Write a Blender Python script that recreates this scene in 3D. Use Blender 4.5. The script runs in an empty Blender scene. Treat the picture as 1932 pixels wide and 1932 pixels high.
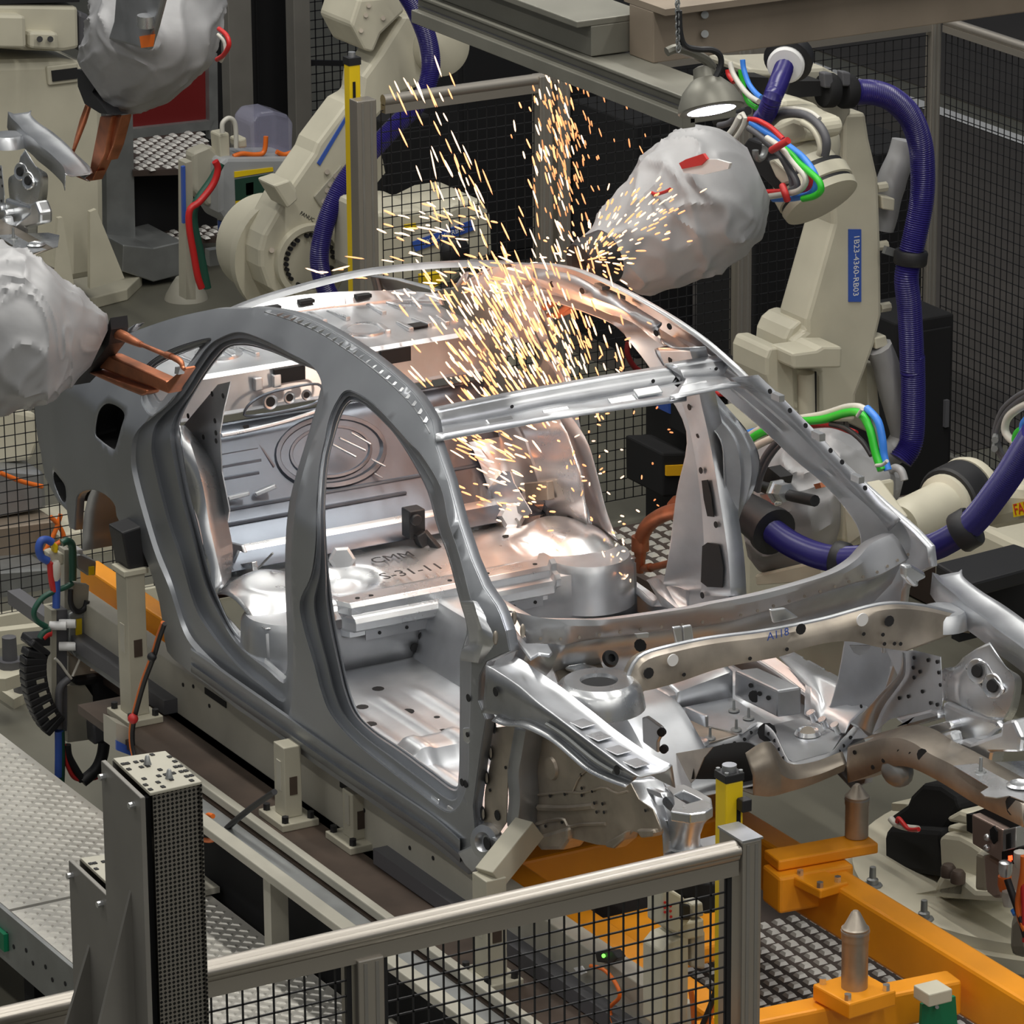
import bpy, bmesh, math, random
from mathutils import Vector as V, Matrix, Quaternion
from mathutils.geometry import delaunay_2d_cdt
random.seed(7)
SC = bpy.context.scene
COL = SC.collection

# ---------------------------------------------------------------- camera
# X runs along the car to its nose, Y to its left side (away from the camera), Z up; metres.
FOC = 8986.8                       # focal length in pixels of the 1932 px frame
EYE = V((11.0682, -7.0237, 5.5603))
YAW, PITCH, ROLL = 0.5114, 0.3206, -0.0078
fwd = V((-math.cos(YAW)*math.cos(PITCH), math.sin(YAW)*math.cos(PITCH), -math.sin(PITCH)))
rgt = fwd.cross(V((0, 0, 1))).normalized(); upv = rgt.cross(fwd)
cr_, sr_ = math.cos(ROLL), math.sin(ROLL)
rgt, upv = cr_*rgt + sr_*upv, -sr_*rgt + cr_*upv
cam_d = bpy.data.cameras.new('camera'); cam = bpy.data.objects.new('camera', cam_d); COL.objects.link(cam)
cam_d.sensor_width = 36; cam_d.lens = FOC/1932*36; cam_d.clip_end = 200
cam.matrix_world = Matrix(((rgt.x, upv.x, -fwd.x, EYE.x), (rgt.y, upv.y, -fwd.y, EYE.y), (rgt.z, upv.z, -fwd.z, EYE.z), (0, 0, 0, 1)))
SC.camera = cam

# ---------------------------------------------------------------- light and exposure
vs = SC.view_settings
vs.view_transform = 'Standard'; vs.look = 'None'; vs.gamma = 1; vs.use_curve_mapping = False; vs.exposure = 0.0
SC.display_settings.display_device = 'sRGB'
wd = bpy.data.worlds.new('hall'); SC.world = wd; wd.use_nodes = True
wd.node_tree.nodes['Background'].inputs[0].default_value = (0.80, 0.88, 1.0, 1)
wd.node_tree.nodes['Background'].inputs[1].default_value = 0.10
def area(name, loc, sx, sy, watts, col=(1, .97, .90), aim=None):
    l = bpy.data.lights.new(name, 'AREA'); l.shape = 'RECTANGLE'; l.size = sx; l.size_y = sy; l.energy = watts; l.color = col
    o = bpy.data.objects.new(name, l); COL.objects.link(o); o.location = loc
    if aim: o.rotation_euler = (V(aim)-V(loc)).to_track_quat('-Z', 'Y').to_euler()
    return o
# rows of tube lamps under the hall roof, running along the line
for yy, row in ((-11, (20, 30, 40, 45, 60, 80, 80)), (-5.2, (20, 40, 80, 50, 40, 80, 80)), (-1.2, (35, 90, 165, 110, 60, 80, 80)), (2.2, (30, 75, 145, 95, 50, 70, 70)), (6.2, (10, 20, 28, 22, 30, 50, 50))):
    for xx, wt in zip((-13, -8, -3, 2, 7, 12, 17), row):
        area('hall_lamp', (xx, yy, 7.4 if xx > 10 else 6.4), 3.6, .28, wt)
# the weld arc under the far roof rail lights the shell from inside
def point(name, loc, watts, col, r=.03):
    l = bpy.data.lights.new(name, 'POINT'); l.energy = watts; l.color = col; l.shadow_soft_size = r
    o = bpy.data.objects.new(name, l); COL.objects.link(o); o.location = loc
    return o
point('weld_glow', (-1.93, .44, 1.20), 2.6, (1, .42, .19), .06)
point('weld_glow', (-2.05, .30, .80), 2.8, (1, .80, .64), .05)

# ---------------------------------------------------------------- geometry helpers
def at(p, x=None, y=None, z=None):
    """point of the plane x=.. / y=.. / z=.. that lies on the sight line through pixel p"""
    d = rgt*((p[0]-966)/FOC) + upv*((966-p[1])/FOC) + fwd
    k = (x-EYE.x)/d.x if x is not None else (y-EYE.y)/d.y if y is not None else (z-EYE.z)/d.z
    return EYE + d*k
def atd(p, c):
    """point on the sight line through p, as deep in the hall as the point c"""
    d = rgt*((p[0]-966)/FOC) + upv*((966-p[1])/FOC) + fwd
    return EYE + d*(c-EYE).dot(fwd)
def crop(x0, y0, s):
    return lambda *pts: [(x0+pts[i]/s, y0+pts[i+1]/s) for i in range(0, len(pts), 2)]
def on(pts, **k): return [at(p, **k) for p in pts]
def lerp(a, b, t): return a+(b-a)*t
def tab(x, xs):
    if x <= xs[0][0]: return xs[0][1]
    for (a, b), (c, d) in zip(xs, xs[1:]):
        if x <= c: return b+(d-b)*(x-a)/(c-a)
    return xs[-1][1]
def spl(pts, n, closed=False):
    """n points along a Catmull-Rom curve, evenly by length"""
    pts = [V(p) for p in pts]; m = len(pts)
    if m == 2 and not closed: return [pts[0].lerp(pts[1], i/(n-1)) for i in range(n)]
    fine = []; seg = m if closed else m-1
    for i in range(seg):
        if closed: a, b, c, d = pts[i-1], pts[i], pts[(i+1) % m], pts[(i+2) % m]
        else: a, b, c, d = pts[max(i-1, 0)], pts[i], pts[i+1], pts[min(i+2, m-1)]
        for k in range(12):
            t = k/12
            fine.append(.5*(2*b+(c-a)*t+(2*a-5*b+4*c-d)*t*t+(3*b-a-3*c+d)*t**3))
    fine.append(pts[0] if closed else pts[-1])
    L = [0]
    for p, q in zip(fine, fine[1:]): L.append(L[-1]+(q-p).length)
    out = []; j = 0; tot = L[-1] or 1
    for i in range(n):
        s = tot*i/(n if closed else n-1)
        while j < len(L)-2 and L[j+1] < s: j += 1
        out.append(fine[j].lerp(fine[j+1], (s-L[j])/max(L[j+1]-L[j], 1e-9)))
    return out
def splseg(pts, k, closed=True):
    """k samples per control segment (keeps the correspondence between curves)"""
    pts = [V(p) for p in pts]; m = len(pts); out = []
    for i in range(m if closed else m-1):
        if closed: a, b, c, d = pts[i-1], pts[i], pts[(i+1) % m], pts[(i+2) % m]
        else: a, b, c, d = pts[max(i-1, 0)], pts[i], pts[i+1], pts[min(i+2, m-1)]
        for q in range(k):
            t = q/k; out.append(.5*(2*b+(c-a)*t+(2*a-5*b+4*c-d)*t*t+(3*b-a-3*c+d)*t**3))
    if not closed: out.append(pts[-1])
    return out
class MB:
    def __init__(s): s.v = []; s.f = []; s.sm = []
    def add(s, vs, fs, smooth=False):
        o = len(s.v); s.v += [tuple(v) for v in vs]; s.f += [tuple(i+o for i in f) for f in fs]; s.sm += [smooth]*len(fs); return s
    def box(s, c, size, rot=None, taper=1):
        c = V(c); x, y, z = [q/2 for q in size]; vs = []
        for k in (-1, 1):
            t = taper if k > 0 else 1
            for a, b in ((-1, -1), (1, -1), (1, 1), (-1, 1)): vs.append(V((a*x*t, b*y*t, k*z)))
        if rot is not None: vs = [rot @ v for v in vs]
        return s.add([v+c for v in vs], [(3, 2, 1, 0), (4, 5, 6, 7), (0, 1, 5, 4), (1, 2, 6, 5), (2, 3, 7, 6), (3, 0, 4, 7)])
    def bar(s, p, q, w, h, up=(0, 0, 1)):
        p, q = V(p), V(q); d = q-p; r = frame(d, up); return s.box((p+q)/2, (w, h, d.length), r)
    def cyl(s, p, q, r0, r1=None, n=16, cap=True, smooth=True):
        p, q = V(p), V(q); r1 = r0 if r1 is None else r1; R = frame(q-p)
        vs = [p+R @ V((r0*math.cos(a), r0*math.sin(a), 0)) for a in ang(n)]+[q+R @ V((r1*math.cos(a), r1*math.sin(a), 0)) for a in ang(n)]
        s.add(vs, [(i, (i+1) % n, n+(i+1) % n, n+i) for i in range(n)], smooth)
        if cap: s.add(vs, [tuple(range(n-1, -1, -1)), tuple(range(n, 2*n))])
        return s
    def lathe(s, c, axis, prof, n=24, smooth=True):
        """prof: (distance along axis, radius) pairs"""
        c = V(c); R = frame(V(axis)); vs = []
        for z, r in prof: vs += [c+R @ V((r*math.cos(a), r*math.sin(a), z)) for a in ang(n)]
        m = len(prof); s.add(vs, [(k*n+i, k*n+(i+1) % n, (k+1)*n+(i+1) % n, (k+1)*n+i) for k in range(m-1) for i in range(n)], smooth)
        if prof[0][1] > 1e-4: s.add(vs[:n], [tuple(range(n-1, -1, -1))])
        if prof[-1][1] > 1e-4: s.add(vs[-n:], [tuple(range(n))])
        return s
    def tube(s, pts, r, n=8, seg=None, closed=False, rip=0, cap=True):
        """swept round tube; r a number or list along the curve; rip = ripple (corrugated hose)"""
        P = spl(pts, seg, closed) if seg else [V(p) for p in pts]; m = len(P); rr = r if isinstance(r, (list, tuple)) else None
        up = None; vs = []
        for i, p in enumerate(P):
            t = (P[(i+1) % m]-P[i-1]) if closed else (P[min(i+1, m-1)]-P[max(i-1, 0)]); t.normalize()
            if up is None:
                up = t.orthogonal().normalized()
            up = (up-t*up.dot(t)); up = up.normalized() if up.length > 1e-6 else t.orthogonal().normalized(); sd = t.cross(up)
            R = (tab(i/(m-1), [(j/(len(rr)-1), q) for j, q in enumerate(rr)]) if rr else r)
            if rip: R *= (1+rip) if i % 2 else (1-rip)
            vs += [p+(up*math.cos(a)+sd*math.sin(a))*R for a in ang(n)]
        k = m if closed else m-1
        s.add(vs, [(i*n+j, i*n+(j+1) % n, ((i+1) % m)*n+(j+1) % n, ((i+1) % m)*n+j) for i in range(k) for j in range(n)], True)
        if cap and not closed: s.add(vs[:n], [tuple(range(n-1, -1, -1))]); s.add(vs[-n:], [tuple(range(n))])
        return s
    def grid(s, curves, closed=False, smooth=True):
        n = len(curves[0]); vs = [p for c in curves for p in c]; k = n if closed else n-1
        return s.add(vs, [(a*n+i, a*n+(i+1) % n, (a+1)*n+(i+1) % n, (a+1)*n+i) for a in range(len(curves)-1) for i in range(k)], smooth)
    def sheet(s, curves, n=24, smooth=True):
        return s.grid([spl(c, n) for c in curves], smooth=smooth)
    def prism(s, poly, vec, holes=(), smooth=False):
        """flat polygon (3-D points, may have holes) given thickness along vec"""
        poly = [V(p) for p in poly]; vec = V(vec); o = poly[0]; R = frame(vec); Ri = R.transposed()
        loops = [poly]+[[V(p) for p in h] for h in holes]
        co = []; ed = []; src = []
        for lp in loops:
            b = len(co); k = len(lp)
            for i, p in enumerate(lp): q = Ri @ (p-o); co.append(V((q.x, q.y))); ed.append((b+i, b+(i+1) % k)); src.append(p)
        v2, e2, f2, ov, oe, of_ = delaunay_2d_cdt(co, ed, [], 0, 1e-6)
        P2 = [[co[b] for b in rng] for rng in _ranges(loops)]
        v3 = []
        for i, q in enumerate(v2):
            v3.append(src[ov[i][0]] if ov[i] else o+R @ V((q.x, q.y, 0)))
        keep = []
        for f in f2:
            c = sum((v2[i] for i in f), V((0, 0)))/len(f)
            if inside(c, P2[0]) and not any(inside(c, h) for h in P2[1:]): keep.append(tuple(f))
        m = len(v3); s.add(v3+[p+vec for p in v3], [tuple(reversed(f)) for f in keep]+[tuple(i+m for i in f) for f in keep], smooth)
        for lp in loops:
            k = len(lp); s.add(lp+[p+vec for p in lp], [(i, (i+1) % k, k+(i+1) % k, k+i) for i in range(k)])
        return s
    def ball(s, c, r, n=12, m=8, sc=(1, 1, 1), rot=None):
        c = V(c); vs = []
        for i in range(m+1):
            th = math.pi*i/m
            for a in ang(n):
                p = V((r*sc[0]*math.sin(th)*math.cos(a), r*sc[1]*math.sin(th)*math.sin(a), r*sc[2]*math.cos(th)))
                vs.append(c+(rot @ p if rot is not None else p))
        return s.add(vs, [(i*n+j, (i+1)*n+j, (i+1)*n+(j+1) % n, i*n+(j+1) % n) for i in range(m) for j in range(n)], True)
    def build(s, name, mat, parent=None, thick=0, bevel=0, sub=0, smooth=None, label=None, off=0):
        me = bpy.data.meshes.new(name); me.from_pydata(s.v, [], s.f)
        me.polygons.foreach_set('use_smooth', [bool(x) if smooth is None else smooth for x in s.sm])
        bm = bmesh.new(); bm.from_mesh(me); bmesh.ops.remove_doubles(bm, verts=bm.verts, dist=2e-5)
        if not thick: bmesh.ops.recalc_face_normals(bm, faces=bm.faces)
        bm.to_mesh(me); bm.free()
        me.materials.append(M[mat] if isinstance(mat, str) else mat); me.update()
        if any(s.sm) and smooth is None: me.set_sharp_from_angle(angle=math.radians(38))
        o = bpy.data.objects.new(name, me); COL.objects.link(o)
        if parent: o.parent = parent; o.matrix_parent_inverse = winv(parent)
        if thick:
            md = o.modifiers.new('thickness', 'SOLIDIFY'); md.thickness = thick; md.offset = off
        if bevel:
            md = o.modifiers.new('bevel', 'BEVEL'); md.width = bevel; md.segments = 2; md.limit_method = 'ANGLE'; md.angle_limit = math.radians(35)
        if sub:
            md = o.modifiers.new('subdivision', 'SUBSURF'); md.levels = sub; md.render_levels = sub
        if label: o['label'] = label
        return o
WM = {}
def winv(o): return WM.get(o.name, Matrix.Identity(4))
def _ranges(loops):
    b = 0; out = []
    for l in loops: out.append(range(b, b+len(l))); b += len(l)
    return out
def ang(n): return [2*math.pi*i/n for i in range(n)]
def frame(d, up=(0, 0, 1)):
    z = V(d).normalized(); u = V(up)
    if abs(z.dot(u)) > .98: u = V((1, 0, 0))
    x = u.cross(z).normalized(); y = z.cross(x)
    return Matrix(((x.x, y.x, z.x), (x.y, y.y, z.y), (x.z, y.z, z.z)))
def inside(p, poly):
    c = False; j = len(poly)-1
    for i in range(len(poly)):
        a, b = poly[i], poly[j]
        if (a.y > p.y) != (b.y > p.y) and p.x < (b.x-a.x)*(p.y-a.y)/(b.y-a.y)+a.x: c = not c
        j = i
    return c
def thing(name, label, cat, loc=(0, 0, 0), group=None):
    """an Empty at the thing's base; its parts are given in hall coordinates"""
    o = bpy.data.objects.new(name, None); COL.objects.link(o); o.location = loc; o.empty_display_size = .1
    WM[o.name] = Matrix.Translation(-V(loc))
    return tag(o, label, cat, group)
def tag(o, label, cat, group=None):
    o['label'] = label; o['category'] = cat
    if group: o['group'] = group
    return o
def stuff(o): o['kind'] = 'stuff'; return o
def struct(o): o['kind'] = 'structure'; return o
def copy_tree(o, parent=None):
    c = o.copy(); COL.objects.link(c)
    if parent: c.parent = parent; c.matrix_parent_inverse = o.matrix_parent_inverse.copy()
    for ch in list(o.children): copy_tree(ch, c)
    return c

# ---------------------------------------------------------------- materials
M = {}
def mat(name, col, metal=0., rough=.5, var=.0, vscale=8., bump=0., bscale=60., emit=None, estr=0, alpha=1, col2=None, stain=None, coat=0, aniso=None, trans=0):
    m = bpy.data.materials.new(name); m.use_nodes = True; nt = m.node_tree; b = nt.nodes['Principled BSDF']
    b.inputs['Base Color'].default_value = (*col, 1); b.inputs['Metallic'].default_value = metal; b.inputs['Roughness'].default_value = rough
    tc = nt.nodes.new('ShaderNodeTexCoord'); lk = nt.links.new
    if var or col2:
        nz = nt.nodes.new('ShaderNodeTexNoise'); nz.inputs['Scale'].default_value = vscale; nz.inputs['Detail'].default_value = 5
        rp = nt.nodes.new('ShaderNodeValToRGB'); c2 = col2 or tuple(q*(1-var) for q in col); c1 = col if col2 else tuple(min(1, q*(1+var)) for q in col)
        rp.color_ramp.elements[0].position = .35; rp.color_ramp.elements[1].position = .65
        rp.color_ramp.elements[0].color = (*c2, 1); rp.color_ramp.elements[1].color = (*c1, 1)
        lk(tc.outputs['Object'], nz.inputs['Vector']); lk(nz.outputs['Fac'], rp.inputs['Fac']); lk(rp.outputs['Color'], b.inputs['Base Color'])
        if metal > .3:
            mr = nt.nodes.new('ShaderNodeMapRange'); mr.inputs['To Min'].default_value = rough*.75; mr.inputs['To Max'].default_value = min(1, rough*1.3)
            lk(nz.outputs['Fac'], mr.inputs['Value']); lk(mr.outputs['Result'], b.inputs['Roughness'])
    if bump:
        n2 = nt.nodes.new('ShaderNodeTexNoise'); n2.inputs['Scale'].default_value = bscale; n2.inputs['Detail'].default_value = 3
        bp = nt.nodes.new('ShaderNodeBump'); bp.inputs['Strength'].default_value = bump; bp.inputs['Distance'].default_value = .01
        lk(tc.outputs['Object'], n2.inputs['Vector']); lk(n2.outputs['Fac'], bp.inputs['Height']); lk(bp.outputs['Normal'], b.inputs['Normal'])
    if emit: b.inputs['Emission Color'].default_value = (*emit, 1); b.inputs['Emission Strength'].default_value = estr
    if alpha < 1: b.inputs['Alpha'].default_value = alpha
    if trans: b.inputs['Transmission Weight'].default_value = trans
    if coat: b.inputs['Coat Weight'].default_value = coat
    M[name] = m; return m
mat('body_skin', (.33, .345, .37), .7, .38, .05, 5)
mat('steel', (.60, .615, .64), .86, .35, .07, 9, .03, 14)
mat('bright_steel', (.74, .755, .775), .9, .28, .06, 9, .03, 10)
mat('brown_steel', (.42, .37, .31), .75, .42, .22, 7)
mat('dull_steel', (.40, .41, .43), .8, .42, .12, 7)
mat('dark_hole', (.012, .012, .013), 0, .8)  # near-black stands for the shade inside holes and recesses
mat('cream', (.56, .53, .42), 0, .45, .06, 4)
mat('beige', (.43, .41, .345), 0, .5, .08, 5)
mat('alu', (.40, .37, .33), .75, .40)
mat('grey_paint', (.20, .19, .17), .1, .5, .06, 6)
mat('zinc', (.30, .31, .31), .6, .45, .1, 8)
mat('black', (.014, .014, .016), 0, .5)
mat('black_cloth', (.010, .010, .012), 0, .85)
mat('wire', (.016, .016, .018), .2, .5)
mat('yellow', (.80, .56, .01), 0, .42, .05, 5)
mat('orange', (.88, .33, .012), 0, .38, .07, 4)
mat('copper', (.46, .17, .085), .8, .42, .25, 12)
mat('cloth', (.36, .36, .37), .2, .5, .06, 5, .35, 9)
mat('hose_blue', (.020, .014, .14), 0, .3)
mat('cable_green', (.03, .52, .03), 0, .35)
mat('cable_blue', (.05, .24, .80), 0, .35)
mat('cable_red', (.55, .02, .02), 0, .35)
mat('cable_white', (.62, .60, .54), 0, .4)
mat('cable_grey', (.10, .10, .11), 0, .45)
mat('cable_orange', (.80, .17, .02), 0, .4)
mat('label_blue', (.04, .10, .42), 0, .5)
mat('label_white', (.75, .75, .75), 0, .5)
mat('dark_red', (.16, .008, .008), 0, .5)
mat('red', (.55, .03, .03), 0, .45)
mat('signal_green', (.0, .17, .075), 0, .45)
mat('brown_deck', (.065, .045, .034), .1, .55, .3, 5)
mat('floor_grey', (.13, .125, .098), 0, .5, .1, 2)
mat('floor_dim_brown', (.060, .052, .045), 0, .6, .1, 2)  # floor colour darkened for the weak light beyond the fence
mat('tread', (.62, .60, .55), .45, .38, .06, 5)  # lightened: the lamp reflection on the plate is put into its colour
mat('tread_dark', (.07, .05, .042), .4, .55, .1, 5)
mat('lug', (.72, .70, .66), .25, .4)  # pale colour stands in for lamp reflections on the raised lugs
mat('near_black', (.004, .004, .005), 0, .85)
mat('clear', (.55, .55, .75), 0, .1, alpha=.25)
mat('spark', (1, .5, .2), 0, .5, emit=(1, .34, .15), estr=1.65)
mat('lamp_glow', (1, 1, 1), 0, .5, emit=(.85, .85, 1), estr=12)
mat('girder_grey', (.20, .195, .165), .35, .45, .06, 5)
mat('beam_brown', (.27, .22, .17), .35, .45, .08, 5)
def perforated():
    m = bpy.data.materials.new('perforated'); m.use_nodes = True; nt = m.node_tree; b = nt.nodes['Principled BSDF']; lk = nt.links.new
    tc = nt.nodes.new('ShaderNodeTexCoord'); sx = nt.nodes.new('ShaderNodeSeparateXYZ'); lk(tc.outputs['Object'], sx.inputs[0])
    def mt(op, a, b_=None):
        n = nt.nodes.new('ShaderNodeMath'); n.operation = op
        for i, v in enumerate((a, b_)):
            if v is None: continue
            if isinstance(v, (int, float)): n.inputs[i].default_value = v
            else: lk(v, n.inputs[i])
        return n.outputs[0]
    k = 2*math.pi/.0105
    u = mt('SINE', mt('MULTIPLY', mt('ADD', sx.outputs[0], sx.outputs[1]), k)); v = mt('SINE', mt('MULTIPLY', sx.outputs[2], k))
    h = mt('GREATER_THAN', mt('ADD', u, v), .25)
    mx = nt.nodes.new('ShaderNodeMix'); mx.data_type = 'RGBA'; lk(h, mx.inputs['Factor']); mx.inputs['A'].default_value = (.20, .185, .16, 1); mx.inputs['B'].default_value = (.006, .006, .006, 1)
    lk(mx.outputs['Result'], b.inputs['Base Color']); b.inputs['Roughness'].default_value = .45; b.inputs['Metallic'].default_value = .4
    M['perforated'] = m
perforated()
mat('dull_cream', (.40, .38, .31), 0, .5, .06, 5)
mat('pink_metal', (.50, .38, .33), .7, .4, .08, 6)
mat('red_glow', (.8, .05, .01), 0, .5, emit=(1, .08, .02), estr=3)
mat('spark_dim', (1, .4, .15), 0, .5, emit=(1, .30, .11), estr=.9)
mat('hose_green', (.02, .09, .06), 0, .4)
mat('box_grey', (.34, .35, .36), 0, .45, .04, 5)
mat('panel_green', (.02, .06, .04), 0, .4)
mat('yellow_band', (.85, .45, .01), 0, .5)
mat('green_glow', (.1, .8, .05), 0, .5, emit=(.2, 1, .1), estr=2)
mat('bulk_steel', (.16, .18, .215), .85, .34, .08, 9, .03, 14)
mat('spark_hot', (1, .8, .6), 0, .5, emit=(1, .62, .40), estr=1.8)
mat('body_light', (.52, .53, .55), .6, .40, .05, 6)
mat('post_cream_dim', (.44, .415, .33), 0, .5, .08, 5)  # cream darkened: the dim light round the posts is in the colour
# ================================================================ THE CAR BODY
cA = crop(60, 560, 4.83); cB = crop(60, 860, 3.864); cC = crop(420, 480, 4.2); cD = crop(400, 680, 4.2)
cE = crop(1150, 640, 3.715); cF = crop(1160, 1180, 3.45); cG = crop(860, 1060, 4.2); cH = crop(860, 1300, 3.578); cI = crop(1600, 960, 3.22)
r11 = crop(0, 0, 2.76); r12 = crop(600, 0, 2.76); r13 = crop(1232, 0, 2.76)
r21 = crop(0, 600, 2.76); r22 = crop(600, 600, 2.76); r23 = crop(1232, 600, 2.76)
r31 = crop(0, 1232, 2.76); r32 = crop(600, 1232, 2.76); r33 = crop(1232, 1232, 2.76)
px = lambda *p: [(p[i], p[i+1]) for i in range(0, len(p), 2)]

BELT = [(-3.9, .66), (-3.6, .71), (-3.3, .76), (-2.8, .795), (-2.0, .805), (-1.2, .80), (-.6, .78), (-.2, .745), (.2, .71)]
def halfwidth(x, z):
    """half width of the body skin at a station x and a height z"""
    w = tab(x, BELT); z0 = .93 if x > -1.9 else lerp(.93, .885, min(1, (-1.9-x)/.5))
    if z < z0: return w-.045*((z0-z)/.7)**2
    u = z-z0; w -= .625*u**1.1
    w -= .03*min(1.6, max(0, (x+1.7)/.75)**2)*min(1, u/.39)
    return w
def skin(p, d=0, side=-1):
    """where the sight line through p meets the body skin, d metres inside it"""
    y = side*.8
    for _ in range(40):
        q = at(p, y=y); y += .6*(side*(halfwidth(q.x, q.z)-d)-y)
    return at(p, y=y)
car = thing('car_body', 'bare grey steel car body shell without doors, roof or lid, standing on the orange carrier', 'car', (-1.5, 0, 0))

rear_I = r21(1490,1850, 1400,1785, 1230,1640, 1130,1440, 1080,1290, 1030,1080, 985,900, 940,650, 935,560, 960,480, 1010,390, 1080,280, 1150,190, 1200,148)+cC(200,722, 380,770, 600,865, 780,955)+r21(1660,420, 1610,600, 1510,960, 1487,1300, 1498,1650)
rear_O = r31(1500,350, 1330,265)+r21(1230,1925, 1050,1760, 960,1640, 880,1400, 800,1200, 700,850, 685,700, 720,580, 900,420, 1010,250, 1080,150, 1150,100)+cC(130,612, 300,660, 520,770, 735,905)+r21(1690,425, 1640,600, 1545,960, 1520,1300, 1530,1700)
front_I = r32(130,50, 165,200, 215,320, 300,405, 450,505, 600,615, 715,695, 735,640, 740,450, 742,100)+r22(745,1750, 778,1620, 740,1470, 680,1250, 620,1080, 570,900)+cD(1570,770, 1450,590, 1330,460, 1210,355, 1120,325, 1060,370, 1010,470, 970,600, 930,750, 905,950, 895,1200, 905,1450, 925,1700, 950,1900)+r22(95,1620)
front_O = px(594,1254)+r32(20,200, 70,320, 180,450, 350,590, 520,720, 690,830, 775,700, 790,450, 800,100)+r22(800,1760, 830,1600, 790,1440, 735,1230, 680,1060, 640,880)+px(796,858)+cD(1560,640, 1340,400, 1200,290, 1070,240, 990,330, 930,470, 900,620, 865,780, 845,950, 830,1200, 825,1450)+px(588,1085, 567,1136)+r21(1585,1620)
qw_I = cA(1530,462, 1400,505, 1250,570, 1130,640, 1090,730, 1100,820, 1130,890, 1180,950, 1240,890, 1400,660, 1480,550)
qw_O = cA(1640,385, 1480,410, 1250,490, 1060,610, 1040,700, 1000,860, 1010,980, 1100,1075, 1260,950, 1430,650, 1540,520)
fuel = cA(700,970, 800,1010, 850,1080, 820,1190, 770,1370, 735,1385, 620,1300, 580,1240, 600,1080, 640,1000)
lamp_notch = cA(205,1590, 260,1650, 310,1730, 315,1860, 270,1850, 205,1690)
out_px = (cC(1660,1330, 1600,1220, 1500,1085, 1330,930, 1150,790, 950,660, 760,555, 560,475, 400,440, 240,425)
          + cA(1932,115, 1700,112, 1550,135, 1350,180, 1150,240, 980,300, 850,350))
rear_3d = [(-2.86, 1.16), (-3.02, 1.06), (-3.2, 1.0), (-3.45, .985), (-3.62, .96)]
low_px = (px(66,770, 70,819, 77,850, 85,900, 109,945, 127,963, 131,995, 141,1000)
          + cB(325,320, 345,275, 400,248, 480,252, 570,310, 612,370, 620,440, 690,555, 765,600, 835,760, 880,880, 930,1060, 960,1250, 988,1425, 1100,1535, 1300,1685, 1480,1835)
          + px(525,1391, 600,1446, 727,1533, 817,1594, 883,1649, 905,1640, 900,1600, 893,1520, 907,1417, 917,1357, 903,1322, 905,1275, 918,1248, 945,1235, 962,1228, 955,1190, 945,1160, 937,1143, 912,1107, 890,1056, 868,991, 846,908, 821,836))
def xz(p): return V((p.x, p.z))
def side_shell(depth_profile):
    """the pressed side frame: skin sheet round the openings plus the stepped reveals of the openings"""
    k = 5
    top = [skin(p) for p in out_px]; rear = [V((x, -halfwidth(x, z), z)) for x, z in rear_3d]; low = [skin(p) for p in low_px]
    ends = splseg(top, 3, False)+rear+splseg(low[:8], 1, False)+splseg(low[8:24], 2, False)+low[24:]
    mb = MB(); loops = [ends]
    for I, O in ((rear_I, rear_O), (front_I, front_O), (qw_I, qw_O)):
        rings = []
        for t, d in depth_profile:
            pts = [skin((lerp(a[0], b[0], t), lerp(a[1], b[1], t)), d) for a, b in zip(I, O)]
            rings.append(splseg(pts, k))
        mb.grid(rings, closed=True); loops.append(rings[-1])
    for h in (fuel, lamp_notch):
        loops.append(splseg([skin(p) for p in h], 3))
    co = []; ed = []; P2 = []; src = []
    for lp in loops:
        b = len(co); n = len(lp); P2.append([xz(p) for p in lp])
        for i, p in enumerate(lp): co.append(xz(p)); ed.append((b+i, b+(i+1) % n)); src.append(p)
    x = -3.65
    while x < 0:
        z = .2
        while z < 1.42:
            q = V((x+random.uniform(-.002, .002), z))
            if inside(q, P2[0]) and not any(inside(q, h) for h in P2[1:]):
                if min((q-c).length for c in co[:len(src)]) > .012: co.append(q); src.append(V((q.x, -halfwidth(q.x, q.y), q.y)))
            z += .022
        x += .026
    v2, e2, f2, ov, oe, of_ = delaunay_2d_cdt(co, ed, [], 0, 1e-6)
    v3 = [src[ov[i][0]] if ov[i] else V((q.x, -halfwidth(q.x, q.y), q.y)) for i, q in enumerate(v2)]
    fs = []
    for f in f2:
        c = sum((v2[i] for i in f), V((0, 0)))/len(f)
        if inside(c, P2[0]) and not any(inside(c, h) for h in P2[1:]): fs.append(tuple(f))
    mb.add(v3, fs, True)
    # turned-in edge all round
    inn = [p+V((0, .03, 0)) for p in ends]
    mb.grid([ends, inn], closed=True)
    return mb
PROF = [(0, .078), (.10, .078), (.19, .048), (.52, .043), (.58, .022), (.9, .016), (1, 0)]
near_mb = side_shell(PROF)
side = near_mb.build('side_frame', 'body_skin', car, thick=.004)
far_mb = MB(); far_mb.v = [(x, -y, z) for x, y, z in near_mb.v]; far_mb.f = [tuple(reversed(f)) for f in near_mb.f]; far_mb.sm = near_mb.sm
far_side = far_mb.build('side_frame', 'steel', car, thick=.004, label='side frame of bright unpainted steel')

# sill steps: long beads below the door openings
bead = MB(); sl_ = px(360,1272, 396,1297, 443,1331, 525,1388, 600,1441, 727,1528, 817,1589, 868,1632)
bead.sheet([[skin((x, y-u), d) for x, y in sl_] for u, d in ((52, .001), (46, -.012), (32, -.015), (28, -.006), (22, -.006), (18, -.014), (8, -.012), (4, .001))], 60)
bead.build('sill_bead', 'body_skin', side)
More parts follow.
